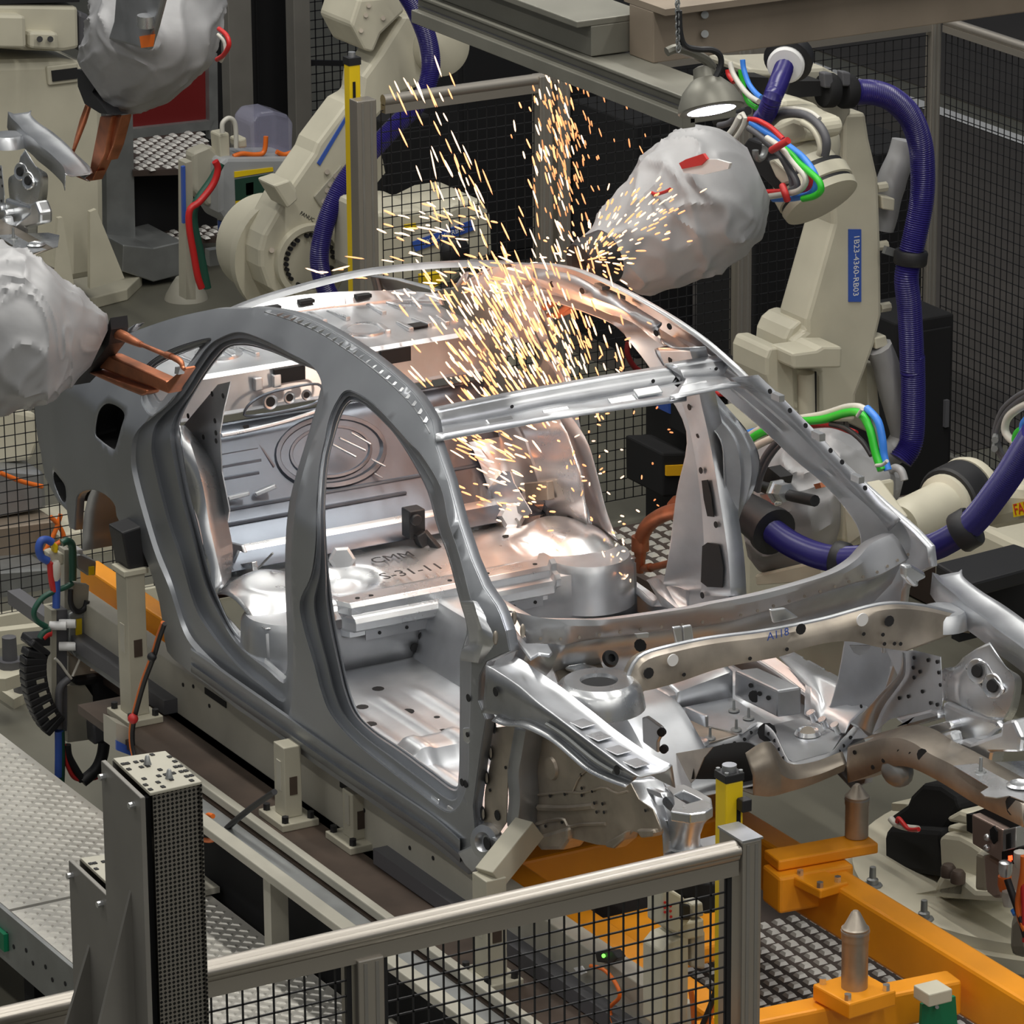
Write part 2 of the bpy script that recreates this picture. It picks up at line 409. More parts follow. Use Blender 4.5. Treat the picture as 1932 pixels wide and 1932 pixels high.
# roof flange of the near side with its spot-welded notches
fl_o = cC(330,455, 560,530, 760,620, 960,745, 1150,880, 1330,1030, 1480,1180, 1590,1330, 1640,1420)
fl_i = cC(400,440, 560,475, 760,555, 950,660, 1150,790, 1330,930, 1500,1085, 1600,1220, 1660,1330)
fl = MB(); fa = [skin(p, -.004) for p in fl_o]; fb = [skin(p, -.002)+V((0, .012, -.004)) for p in fl_i]
fl.sheet([fa, [a.lerp(b, .5)+V((0, .002, -.006)) for a, b in zip(fa, fb)], fb], 60); flange = fl.build('roof_flange', 'steel', side, thick=.003)
tk = MB(); A_ = spl(fa, 26); B_ = spl(fb, 26)
for i in range(2, 25): tk.bar(A_[i].lerp(B_[i], .05)+V((0, 0, .003)), A_[i].lerp(B_[i], .7)+V((0, 0, .003)), .012, .006)
stuff(tk.build('flange_notch', 'bright_steel', side))
# fuel filler pocket
fp = MB(); F0 = splseg([skin(p) for p in fuel], 3); F1 = splseg([skin(p, .02) for p in fuel], 3); cF0 = sum(F1, V())/len(F1)
F2 = [cF0.lerp(p, .86)+V((0, .07, 0)) for p in F1]
fp.grid([F0, F1, F2], True); fp.add(F2, [tuple(range(len(F2)))]); fp.build('fuel_pocket', 'dark_hole', side)
ln = MB(); L0 = splseg([skin(p) for p in lamp_notch], 2); L1 = [p+V((.03, .08, 0)) for p in L0]; ln.grid([L0, L1], True); ln.add(L1, [tuple(range(len(L1)))]); ln.build('lamp_recess', 'dark_hole', side)
# quarter window and rear lamp pocket are open; inner wheelhouse closes the arch
wh = MB(); prof = []
for a in range(0, 181, 12):
    th = math.radians(a); prof.append((-2.79+.34*math.cos(th), .30+.36*math.sin(th)))
wh.grid([[V((x, y, z)) for x, z in prof] for y in (-.745, -.70, -.60, -.50)]); wh.build('wheelhouse', 'dull_steel', car, thick=.003)
wh = MB(); wh.grid([[V((x, y, z)) for x, z in prof] for y in (.50, .60, .70, .745)]); wh.build('wheelhouse', 'steel', car, thick=.003)

# ---- front header beam across the top of the windscreen
h_top = r22(606,500, 1000,420, 1500,330, 1932,262)+cE(400,215, 700,165, 850,150)
h_topr = [(p[0]-12, p[1]-10) for p in h_top]
h_mid = r22(606,570, 900,520, 1230,450, 1400,432, 1932,322)+cE(500,270, 800,255)
h_mid2 = [(p[0]+5, p[1]+3) for p in h_mid]
h_low = r22(612,612, 900,560, 1400,478, 1932,398)+cE(400,400, 850,300)
h_lip = r22(612,645, 900,592, 1400,503, 1932,430)+cE(400,430, 1020,310)
hb = MB(); hb.sheet([on(h_topr, x=-1.07), on(h_top, x=-1.04)], 40)
hb.sheet([on(h_mid, x=-1.0), on(h_mid2, x=-.985), on(h_low, x=-.90)], 40); hb.sheet([on(h_low, x=-.90), on(h_lip, x=-.885)], 40)
header = hb.build('windscreen_header', 'steel', car, thick=.003)
hw = MB(); hw.sheet([on(h_top, x=-1.04), on(h_mid, x=-1.0)], 40); hw.build('header_web', 'dull_steel', header, thick=.003)
def dots(name, pts, r, nrm, parent, mt='dark_hole', flat=.0015, sy=1):
    """discs, dark by default for the shade of punched holes, joined: too small to pick apart singly"""
    mb = MB(); n = V(nrm).normalized()
    for p in pts:
        p = V(p); mb.cyl(p-n*.001, p+n*flat, r, n=10)
    return stuff(mb.build(name, mt, parent))
dots('punched_hole', on(r22(1010,461, 1745,330)+cE(305,292, 747,207), x=-1.005), .006, (1, 0, -.2), header)
for p in r22(950,540, 1245,490, 1720,405)+cE(90,430, 270,365, 610,330):
    MB().box(at(p, x=-.935), (.035, .09, .008), Matrix.Rotation(math.radians(25), 3, 'Y')).build('header_pad', 'bright_steel', header, bevel=.004)
# ---- bright flange below the rear window, with slots, and the thin header above it
bw_t = px(330,604, 400,590)+cC(215,405, 500,340, 800,308, 1100,293, 1430,290, 1750,315)
bw_l = px(345,618, 425,602)+cC(330,470, 560,440, 860,400, 1150,370, 1430,352, 1750,372)
bw = MB(); wt = [at(p, z=1.03) for p in bw_t]; wl = [at(p, z=1.0) for p in bw_l]
bw.sheet([[p+V((-.03, 0, -.02)) for p in wt], wt, wl, [p+V((.01, 0, -.012)) for p in wl]], 40); bow = bw.build('rear_window_flange', 'bright_steel', car, thick=.003)
ra = px(425,592, 470,573, 520,556, 620,528, 700,511, 800,500, 900,495, 965,496)
rh = [at(p, x=-2.46) for p in ra]; rl_ = [at((p[0], p[1]+8), x=-2.44) for p in ra]
b = MB(); b.sheet([[p+V((-.03, 0, 0)) for p in rh], rh, rl_, [p+V((-.03, 0, 0)) for p in rl_]], 40); b.build('rear_window_header', 'dull_steel', car, thick=.003)
for p in cC(395,422, 660,370, 1112,328): MB().box(at(p, z=1.02), (.03, .055, .012)).build('bow_slot', 'dark_hole', bow)
# ---- parcel shelf: pressed top with ribs, folded front face with two windows
zs = .965
sh_f = px(318,742, 420,712, 500,698)+cC(610,868)+px(720,655, 800,640, 900,620, 985,603)
ps = MB(); f0 = on(px(330,712, 985,598), z=zs); x0 = -2.80
ps.sheet([[V((-3.30, y, zs+.03)) for y in (-.62, 0, .62)], [V((-3.05, y, zs+.012)) for y in (-.64, 0, .64)], [V((x0, y, zs)) for y in (-.66, 0, .66)], [V((x0+.02, y, zs-.01)) for y in (-.66, 0, .66)], [V((x0+.03, y, zs-.13)) for y in (-.66, 0, .66)], [V((x0+.05, y, zs-.135)) for y in (-.66, 0, .66)]], 30, smooth=False)
shelf = ps.build('parcel_shelf', 'steel', car, thick=.003)
rb = MB()
for i in range(16):
    y = -.56+i*.075
    for xx, l in ((-3.16, .12), (-2.95, .10)):
        if abs((i+(xx > -3)) % 5-2) > .5: rb.box((xx+.015*(i % 2), y, zs+.012+(.01 if xx < -3 else 0)), (l, .02, .016), Matrix.Rotation(.15*(i % 3-1), 3, 'Z'))
stuff(rb.build('shelf_rib', 'bright_steel', shelf, bevel=.004))
for i, (x, y) in enumerate(((-2.98, -.28), (-2.98, .28))):
    sp = MB(); sp.lathe((x, y, zs+.002), (0, 0, 1), [(0, .085), (.012, .082), (.012, .06), (0, .056)], 24); sp.build('speaker_ring', 'bright_steel', shelf)
    sp = MB(); sp.lathe((x, y, zs+.004), (0, 0, 1), [(0, .05), (.002, .05)], 24); sp.build('speaker_opening', 'dark_hole', shelf)
for q in ((-2.9, -.02), (-2.95, .12), (-3.12, -.45), (-3.12, .40), (-2.92, .45)):
    sp = MB(); sp.box((q[0], q[1], zs+.014), (.05, .07, .004)); sp.build('shelf_opening', 'dark_hole', shelf)
for p in px(546,706, 746,671): MB().box(at(p, x=x0+.033), (.012, .115, .05)).build('shelf_window', 'dark_hole', shelf)
for y in (-.24, -.17, .12):
    q = MB(); q.box((x0+.035, y, zs-.05), (.02, .03, .045)); q.build('shelf_clip', 'bright_steel', shelf, bevel=.004)
# ---- bulkhead behind the rear seat (sloping pressed panel with ring beads)
bh_t = [V((x0+.04, y, .80)) for y in (-.62, -.3, 0, .3, .62)]
bh_b = [V((-2.46, y, .45)) for y in (-.62, -.3, 0, .3, .62)]
bk = MB(); bk.sheet([bh_t, [a.lerp(b, .15) for a, b in zip(bh_t, bh_b)], [a.lerp(b, .6)+V((-.03, 0, -.02)) for a, b in zip(bh_t, bh_b)], bh_b, [V((-2.32, p.y, .435)) for p in bh_b]], 30)
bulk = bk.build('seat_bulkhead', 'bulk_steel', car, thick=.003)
def onbulk(u, v, d=.006):
    p = V((lerp(x0+.04, -2.46, v), u, lerp(.80, .45, v))); return p+V((.7, 0, .68))*d+V((-.03, 0, -.02))*min(v/.6, (1-v)/.4 if v > .6 else v/.6)
# face panel under the shelf with its oval pressing and three round holes
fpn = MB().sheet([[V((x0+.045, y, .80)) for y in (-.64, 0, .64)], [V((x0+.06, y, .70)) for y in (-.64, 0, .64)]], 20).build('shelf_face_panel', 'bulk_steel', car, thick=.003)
for p, r in zip(px(510,758, 546,750, 578,745), (.018, .014, .012)):
    q = at(p, x=x0+.066); MB().lathe(q, (1, 0, .1), [(0, r*1.6), (.006, r*1.4), (.002, r)], 18).build('hole_collar', 'steel', fpn); MB().lathe(q, (1, 0, .1), [(.0, r*.95), (.003, r*.95)], 18).build('panel_opening', 'dark_hole', fpn)
MB().tube(on(px(462,775, 480,755, 520,738, 600,725), x=x0+.066)+on(px(600,757, 540,775, 470,785), x=x0+.066), .005, 6, 50, closed=True).build('pressed_bead', 'bulk_steel', fpn)
MB().tube(on(px(418,822, 470,812, 540,795, 610,772), x=-2.70), .008, 8, 30).build('edge_bead', 'bright_steel', bulk)
# large bowl pressing and stepped beads
def ring(u, v, ru, rv, r, mt):
    c = [onbulk(u+ru*math.cos(a), v+rv*math.sin(a), .004) for a in ang(40)]; MB().tube(c, r, 6, closed=True).build('pressed_bead', mt, bulk)
ring(-.02, .36, .20, .26, .014, 'bulk_steel'); ring(-.02, .36, .15, .19, .009, 'bulk_steel')
for u0, u1, v0, v1 in ((-.58, -.30, .16, .16), (-.58, -.28, .24, .24), (-.58, -.28, .33, .33), (-.58, -.30, .42, .42), (-.28, -.24, .16, .40), (.28, .56, .2, .2), (.28, .56, .34, .34), (-.5, .5, .66, .66), (-.55, .2, .78, .78)):
    MB().tube([onbulk(u0, v0, .003), onbulk((u0+u1)/2, (v0+v1)/2, .003), onbulk(u1, v1, .003)], .007, 6, 8).build('pressed_bead', 'bulk_steel', bulk)
for p, q, w in (((627, 838), (672, 862), .012), ((640, 826), (690, 850), .012), ((662, 816), (700, 838), .010), ((700, 866), (728, 880), .010), ((706, 893), (722, 902), .008), ((614, 948), (670, 936), .009), ((614, 963), (668, 946), .012), ((470, 965), (540, 948), .006), ((430, 940), (470, 930), .020), ((482, 932), (520, 916), .022), ((740, 920), (755, 930), .008)):
    a, b = at(p, x=-2.60), at(q, x=-2.58); MB().bar(a, b, w, w*.7).build('reflection_bar', 'bright_steel', bulk, bevel=.003)  # bright bars put in as reflections on the bulkhead steel
dots('bulkhead_opening', [onbulk(u, v, .004) for u, v in ((-.02, .07), (.07, .08), (-.3, .06), (.42, .08))], .012, (.7, 0, .7), bulk)
# wheelhouse inner walls and C-pillar gussets
gs = MB(); gp = [at(p, y=-.60) for p in r21(960,560, 1140,345, 1205,330, 1170,480, 1150,600, 1160,800, 1200,1000, 1190,1060, 1140,900, 1060,700)]
gs.prism(gp, (0, -.004, 0)); gus = gs.build('pillar_gusset', 'steel', car)
ip = [at(p, y=-.68) for p in r21(945,560, 1030,640, 1110,760, 1150,930, 1200,1130, 1215,1240, 1190,1360, 1130,1440, 1085,1290, 1035,1080, 985,900)]
gs = MB(); inner = [at(p, y=-.73) for p in r21(935,560, 985,900, 1040,1080, 1080,1290, 1130,1440)]
mid = [at(p, y=-.70) for p in r21(960,560, 1050,850, 1090,1080, 1140,1300, 1160,1400)]; far_ = [at(p, y=-.60) for p in r21(1000,600, 1120,770, 1170,1000, 1210,1200, 1200,1350)]
gs.sheet([inner, mid, far_], 24); gs.build('wheelhouse_inner', 'bright_steel', car, thick=.003)
dots('punched_hole', [at(p, y=-.604) for p in r21(980,510, 1105,395, 1162,405, 1120,535, 1060,620, 1126,640, 1125,598)], .009, (0, -1, 0), gus)
# ---------------------------------------------------------------- floor, seat pan, tunnel
def up(P, row):
    """point straight above P that shows at picture row"""
    lo, hi = P.z-3, P.z+4
    for _ in range(50):
        m = (lo+hi)/2; q = V((P.x, P.y, m))-EYE; r = 966-FOC*q.dot(upv)/q.dot(fwd)
        lo, hi = (m, hi) if r > row else (lo, m)
    return V((P.x, P.y, lo))
def plate(pts, z, name, mt, parent, holes=(), t=-.003, **k):
    return MB().prism(on(pts, z=z), (0, 0, t), [on(h, z=z) for h in holes]).build(name, mt, parent, **k)
def hfield(x0, x1, y0, y1, nx, ny, f):
    return MB().grid([[V((lerp(x0, x1, i/nx), lerp(y0, y1, j/ny), f(lerp(x0, x1, i/nx), lerp(y0, y1, j/ny)))) for j in range(ny+1)] for i in range(nx+1)])
def smst(a, b, x): t = max(0, min(1, (x-a)/(b-a))); return t*t*(3-2*t)
def zfloor(x, y):
    a = abs(y); z = .215
    z += .20*(1-smst(.09, .17, a))*smst(-.28, -.62, x)              # tunnel
    for c in (.30, .44, .58): z += .010*(1-smst(.012, .03, abs(a-c)))*smst(-1.62, -1.5, x)*(1-smst(-.75, -.62, x))
    z += .05*(1-smst(.05, .09, abs(x+1.02)))*smst(.66, .60, a)*smst(.14, .2, a)   # seat cross member
    return z
fl_ = hfield(-1.83, -.30, -.695, .695, 90, 100, zfloor); floor_pan = fl_.build('floor_pan', 'steel', car, thick=.003)
dots('floor_opening', [V((x, y, zfloor(x, y)+.001)) for x, y in ((-1.62, -.40), (-1.5, -.52), (-1.38, -.42), (-1.33, -.58), (-1.18, -.40), (-.8, -.5), (-1.62, .38), (-1.4, .5))], .020, (0, 0, 1), floor_pan)
dots('floor_opening', [V((x, y, zfloor(x, y)+.001)) for x, y in ((-1.58, -.6), (-1.3, -.36), (-1.2, -.62), (-.9, -.34))], .010, (0, 0, 1), floor_pan)
cl = MB()
for i in range(10): cl.box((-1.45+i*.1, -.70, .232), (.05, .045, .022))
stuff(cl.build('sill_tab', 'bright_steel', floor_pan, bevel=.004))
# heel board and the two-step closing member in front of the rear seat
hl = MB(); hl.sheet([[V((-1.825, y, .20)) for y in (-.69, -.4, 0, .4, .69)], [V((-1.835, y, .39)) for y in (-.69, -.4, 0, .4, .69)]], 30); heel = hl.build('heel_board', 'dull_steel', car, thick=.003)
dots('heel_opening', [V((-1.818, -.13, .285)), V((-1.818, -.16, .25)), V((-1.818, .62, .30))], .016, (1, 0, 0), heel)
cm = MB(); sec = [(-1.87, .452), (-1.80, .452), (-1.785, .44), (-1.785, .415), (-1.765, .408), (-1.755, .395), (-1.755, .372), (-1.77, .362), (-1.80, .357), (-1.80, .335)]
ends = [(-.425, 1.0), (-.40, 1), (.34, 1), (.375, 1)]
cm.grid([[V((x-(.05 if abs(y) > .41 or y > .36 else 0), y, z)) for x, z in sec] for y in (-.43, -.405, -.36, -.1, .2, .33, .365, .385)], smooth=False)
member = cm.build('seat_cross_member', 'bright_steel', car, thick=.003, bevel=.003)
dots('punched_hole', [V((-1.83, y, .4535)) for y in (-.36, -.31, -.02, .12, .30)], .008, (0, 0, 1), member)
fgm = MB(); fgm.box((-1.797, -.02, .335), (.004, .66, .035)); fg = fgm.build('member_flange', 'dull_steel', member)
dots('punched_hole', [V((-1.794, y, .335)) for y in (-.3, -.2, -.1, 0, .1, .2, .28)], .006, (1, 0, 0), fg)
def zseat(x, y):
    a = abs(y); z = .405
    z += .018*math.cos((x+2.2)*9)*smst(.70, .5, a)
    z += .06*(1-smst(.07, .20, math.hypot((x+2.08)*.9, a-.56)))      # domes beside the seat
    z -= .03*(1-smst(.05, .13, math.hypot(x+2.12, (y+.28)*.8)))
    for k in (-1.98, -1.93): z += .008*(1-smst(.008, .02, abs(x-k)))*smst(.45, .38, a)
    return z
seat = hfield(-2.42, -1.835, -.69, .69, 60, 100, zseat).build('rear_seat_pan', 'bright_steel', car, thick=.003)
st = MB(); st.sheet([[V((-2.42, y, .40)) for y in (-.7, 0, .7)], [V((-2.46, y, .47)) for y in (-.7, 0, .7)]], 10); st.build('seat_step', 'bright_steel', car, thick=.003)
dots('pan_opening', [V((x, y, zseat(x, y)+.002)) for x, y in ((-2.2, .40), (-1.95, .31), (-1.95, -.12), (-2.15, .62), (-1.9, -.55))], .014, (0, 0, 1), seat)
# drum-shaped ends of the seat pan above the heel board
for s_ in (-1, 1):
    b = MB(); b.lathe((-1.93, s_*.56, .25), (0, 0, 1), [(0, .16), (.14, .155), (.165, .14), (.17, 0)], 32); b.build('seat_pan_drum', 'steel', car)
b = MB(); b.sheet([[V((x, -.690, z)) for x, z in ((-2.42, .41), (-2.1, .36), (-1.8, .30), (-1.2, .26), (-.35, .25))], [V((x, -.705, .16)) for x in (-2.42, -2.1, -1.8, -1.2, -.35)]], 30); b.build('sill_inner', 'steel', car, thick=.003)
# wire hooks, lock and brackets inside
lk = MB(); c = at((780, 985), z=.50)
lk.box(c, (.06, .06, .10)); lk.box(c+V((.03, .01, -.05)), (.05, .035, .05), Matrix.Rotation(.4, 3, 'X')); lk.bar(c+V((.03, .02, -.03)), c+V((.09, .06, -.10)), .025, .025)
lk.cyl(c+V((.03, -.01, .02)), c+V((.045, -.01, .02)), .02); lk.build('seat_lock', 'black', car, bevel=.004)
for q in (px(645,1055), ):
    b = MB(); p = at(q[0], z=.44); b.lathe(p, (1, -.4, .3), [(-.02, .045), (.01, .045), (.016, .035), (.016, 0)], 6, False); b.build('belt_bracket', 'bright_steel', car)
for pts in (r21(1270,1290, 1330,1310, 1385,1260, 1420,1225), r21(1275,1330, 1265,1400, 1260,1450), r21(1330,1320, 1325,1400, 1330,1440)):
    b = MB(); b.tube(on(pts, y=-.5), .004, 6, 12); b.build('wire_hook', 'zinc', car)
b = MB(); b.prism(on(r21(1225,1285, 1310,1270, 1320,1330, 1275,1360, 1230,1335), y=-.52), (0, .02, 0)); b.build('belt_bracket', 'bright_steel', car, bevel=.004)
b = MB(); b.prism(on(r21(1178,1165, 1255,1185, 1270,1225, 1235,1210, 1205,1280, 1178,1275), y=-.54), (0, .015, 0)); b.build('belt_bracket', 'steel', car, bevel=.004)
# far rear corner: plates, bracket fan and shiny wheelhouse
b = MB(); b.sheet([on(r22(1030,540, 1250,510), y=.62), on(r22(1080,640, 1300,600), y=.60), on(r22(1130,800, 1370,800), y=.58), on(r22(1180,960, 1400,1010), y=.60), on(r22(1150,1060, 1400,1080), y=.64)], 16); b.build('wheelhouse_inner', 'bright_steel', car, thick=.003)
b = MB(); b.prism(on(r22(780,960, 860,920, 960,800, 1000,800, 1020,860, 1080,960, 1110,1010, 1080,1040, 1000,990, 950,1030, 930,1060, 890,1020, 820,1020), y=.50), (0, .004, 0)); fan = b.build('corner_gusset', 'steel', car)
b = MB(); b.lathe(at(r22(1010,1030)[0], y=.49), (1, -.5, .4), [(-.02, .05), (.01, .05), (.02, .035), (.02, 0)], 6, False); b.build('belt_bracket', 'bright_steel', car)
for pts in (r22(1000,1040, 985,1070, 990,1110), r22(1030,1045, 1045,1070, 1035,1105)): MB().tube(on(pts, y=.48), .004, 6, 10).build('wire_hook', 'zinc', car)
b = MB(); b.prism(on(r22(1070,860, 1190,850, 1195,950, 1080,950), y=.56), (0, .03, 0)); b.build('inner_bracket', 'brown_steel', car, bevel=.004)
# marker-pen writing on the seat pan
def text(s, size, loc, rot, mt, parent=None, name='lettering', ext=.0004, align='CENTER'):
    cu = bpy.data.curves.new(name, 'FONT'); cu.body = s; cu.size = size; cu.extrude = ext; cu.align_x = align; cu.align_y = 'CENTER'; cu.resolution_u = 2
    t = bpy.data.objects.new('text', cu); COL.objects.link(t); bpy.context.view_layer.update()
    me = bpy.data.meshes.new_from_object(t); bpy.data.objects.remove(t); bpy.data.curves.remove(cu)
    me.transform(Matrix.LocRotScale(V(loc), rot.to_quaternion(), None)); me.materials.clear(); me.materials.append(M[mt])
    o = bpy.data.objects.new(name, me); COL.objects.link(o)
    if parent: o.parent = parent; o.matrix_parent_inverse = winv(parent)
    return stuff(o)
def basis(xv, yv):
    x = V(xv).normalized(); z = x.cross(V(yv)).normalized(); y = z.cross(x)
    return Matrix(((x.x, y.x, z.x), (x.y, y.y, z.y), (x.z, y.z, z.z)))
wr = basis((0, 1, 0), (-1, 0, .05))
text('S-31-11', .075, at((777, 1078), z=.43), wr, 'black', seat, 'handwriting')
text('CMM', .07, at((740, 1052), z=.433), wr, 'black', seat, 'handwriting')

# ---------------------------------------------------------------- far pillars seen from inside
def farp(pts, d): return [skin(p, d, 1) for p in pts]
rail_t = r12(1120,1395, 1200,1405, 1330,1432, 1450,1490, 1560,1540, 1700,1625, 1800,1690)+r13(0,1690, 160,1790, 330,1890)
rail_b = r12(1160,1490, 1230,1520, 1340,1560, 1500,1625, 1640,1680, 1740,1760, 1800,1800)+r13(60,1790, 150,1850, 300,1920)
b = MB(); t_ = farp(rail_t, .035); b_ = farp(rail_b, .085)
b.sheet([t_, [p.lerp(q, .5)+V((0, -.012, 0)) for p, q in zip(t_, b_)], b_], 40); railin = b.build('roof_rail_inner', 'steel', car, thick=.003)
for p in r12(1510,1525, 1560,1545, 1620,1600, 1480,1490): MB().box(skin(p, .03, 1), (.05, .03, .012)).build('rail_tab', 'zinc', railin)
dots('rail_opening', farp(r12(1375,1515, 1760,1735, 1830,1700, 1220,1480), .075), .011, (.2, -1, -.2), railin)
bl = cE(345,60, 400,210, 505,430, 580,700, 640,1100, 665,1500, 640,1800); brr = cE(560,60, 600,210, 640,430, 700,700, 770,1100, 830,1500, 850,1800)
b = MB(); bl_, br_ = farp(bl, .10), farp(brr, .10)
b.sheet([[p+V((-.01, .05, 0)) for p in bl_], bl_, br_, [p+V((.015, .05, 0)) for p in br_]], 40); bpil = b.build('pillar_inner', 'steel', car, thick=.003)
slot = cE(650,990, 690,985, 715,1090, 735,1245, 690,1240, 665,1120); win = cE(655,1450, 690,1425, 770,1440, 800,1600, 795,1740, 690,1735, 645,1700)
for h in (slot, win): MB().prism(farp(h, .106), (0, -.003, 0)).build('pillar_opening', 'dark_hole', bpil)
dots('punched_hole', farp(cE(560,475, 425,145, 620,670, 640,920, 650,1795, 745,1300), .107), .011, (0, -1, 0), bpil)
# far C-pillar / quarter inner skins
b = MB(); b.sheet([farp(r22(1130,470, 1240,640, 1340,800, 1410,1000, 1430,1080), .09), farp(r22(1310,500, 1400,640, 1450,800, 1500,1000, 1560,1160), .09)], 30); b.build('quarter_inner', 'steel', car, thick=.003)
# A-pillar inner closing plate on the far side
al = cE(850,270, 1000,380, 1250,590, 1450,790)+r23(1000,870, 1150,1010, 1230,1110); ar = cE(1040,250, 1200,400, 1420,620, 1523,730)+r23(1050,810, 1200,960, 1290,1050)
b = MB(); b.sheet([farp(al, .075), farp(ar, .03)], 40); apl = b.build('pillar_inner', 'dull_steel', car, thick=.003)
dots('punched_hole', farp(cE(1125,365, 1265,500, 1375,605, 1450,690)+r23(925,690, 985,750, 1105,885), .06), .008, (.3, -1, .1), apl)
for p in cE(1180,405, 1465,680)+r23(860,610, 1065,835): MB().box(skin(p, .052, 1), (.045, .02, .02)).build('pillar_slot', 'bright_steel', apl)

# ---------------------------------------------------------------- cowl, firewall, cross-beam
cow_t = cG(440,392, 560,422, 750,455, 1000,460, 1150,462, 1390,437, 1900,362)+r23(300,1490, 560,1440, 820,1370, 960,1320, 1060,1258, 1140,1175, 1250,1125)
cow_l = cG(560,600, 640,640, 780,628, 880,645, 1000,612, 1200,582, 1560,535)+r23(80,1615, 400,1570, 640,1500, 860,1430, 1050,1372, 1180,1335, 1330,1250)
zt = [.945]*3+[.95]*8+[.945]*3
ct = [at(p, z=z) for p, z in zip(cow_t, zt)]; cl_ = [at(p, z=.868) for p in cow_l]
b = MB(); b.sheet([[p+V((-.05, 0, -.012)) for p in ct], ct, [p.lerp(q, .2)+V((.012, 0, 0)) for p, q in zip(ct, cl_)], cl_, [p+V((-.012, 0, -.01)) for p in cl_]], 60); cowl = b.build('cowl_panel', 'body_light', car, thick=.003)
dots('spot_weld', [p.lerp(q, .8)+V((.014, 0, .0)) for p, q in zip(spl(ct, 24), spl(cl_, 24))], .005, (1, 0, .2), cowl, 'brown_steel')
# burnt seam plates at the near corner
for p in cG(478,440, 545,545, 330,600):
    q = at(p, z=.93 if p[0] > 960 else .90); MB().ball(q+V((.01, -.012, .004)), .011, sc=(.5, .8, 2.0)).build('weld_seam', 'brown_steel', cowl)
fw_b = [V((p.x-.24, p.y, .62)) for p in cl_]
fw_m = [V((p.x-.09, p.y, .76)) for p in cl_]
b = MB(); b.sheet([[p+V((-.02, 0, .0)) for p in cl_], fw_m, fw_b], 60); fire = b.build('firewall', 'steel', car, thick=.003)
dots('grommet_hole', [at(p, x=-.10) for p in px(1208,1218, 1700,1210)], .02, (1, 0, .6), fire)
b = MB(); b.lathe(at((1151, 1243), x=-.12), (1, 0, .6), [(0, .026), (.012, .022), (.012, .012), (0, .012)], 20); b.build('grommet', 'black', fire)
for y in (.42, .5, .58): MB().box((.045, y, .76), (.012, .012, .10)).build('firewall_rib', 'steel', fire, bevel=.004)
for q in (cG(1720,520, 1790,510, 1800,665, 1755,665), cG(1800,512, 1870,500, 1890,635, 1810,660), r23(610,1520, 690,1510, 760,1560, 630,1590)):
    MB().prism(on(q, x=.06), (-.012, 0, 0)).build('cowl_bracket', 'bright_steel', cowl, bevel=.004)
MB().prism(on(cG(1425,575, 1530,565, 1525,600, 1440,605), x=.05), (-.01, 0, 0)).build('cowl_bracket', 'bright_steel', cowl)
# pinkish brown bracket below the cowl
b = MB(); b.prism(on(cG(740,735, 890,700, 1090,665, 1200,890, 1180,910, 820,960), z=.74), (0, 0, -.02)); pb = b.build('plenum_plate', 'brown_steel', car, bevel=.006)
for q in (cG(760,780, 920,740, 1040,830, 880,850), cG(860,860, 1010,830, 1130,860, 990,910)): MB().prism(on(q, z=.745), (0, 0, .012)).build('pressed_pad', 'bright_steel', pb, bevel=.006)
# arched cross-beam between the strut towers
xb_t = cG(1190,1070, 1290,1035, 1390,950, 1432,850, 1500,772)+r23(60,1742, 300,1690, 600,1650, 900,1590, 1200,1512, 1400,1516, 1600,1560, 1720,1578)
xb_b = cF(10,495, 70,470, 150,470, 175,430, 260,410)+cF(420,365, 700,272, 1060,203, 1250,140, 1420,105, 1560,105, 1720,140, 1900,165)
xt = [at(p, x=.08) for p in xb_t]; xl = [at(p, x=.10) for p in xb_b]
b = MB(); b.sheet([[p+V((-.07, 0, -.06)) for p in xt], [p+V((-.055, 0, -.004)) for p in xt], [p+V((-.012, 0, .004)) for p in xt], [p+V((.004, 0, -.004)) for p in xt], [p.lerp(q, .5)+V((.006, 0, 0)) for p, q in zip(xt, xl)], xl, [p+V((-.05, 0, -.004)) for p in xl]], 70); xbeam = b.build('strut_cross_beam', 'brown_steel', car, thick=.003)
lip = MB(); lip.tube([p+V((-.02, 0, .004)) for p in xt], .009, 8, 70); lip.build('beam_lip', 'steel', xbeam)
dots('beam_hole', on(r23(770,1620, 1230,1578)+cF(220,310), x=.108), .017, (1, 0, .05), xbeam)
for p, r in ((r23(1088,1570)[0], .02), (cF(375,225)[0], .018)): MB().lathe(at(p, x=.108), (1, 0, 0), [(0, r), (.004, r), (.004, 0)], 18).build('beam_plug', 'label_white', xbeam)
text('A118', .035, at((1468, 1197), x=.118), basis((0, 1, .06), (0, 0, 1)), 'label_blue', xbeam, 'handwriting')
dots('punched_hole', on(cF(1120,155, 880,215, 450,320, 1755,120, 1860,120, 1820,118, 1620,55, 1745,60), x=.11), .006, (1, 0, 0), xbeam)
MB().prism(on(cF(1530,130, 1670,130, 1640,180, 1590,195, 1560,180), x=.09), (-.004, 0, 0)).build('beam_tab', 'dull_steel', xbeam)

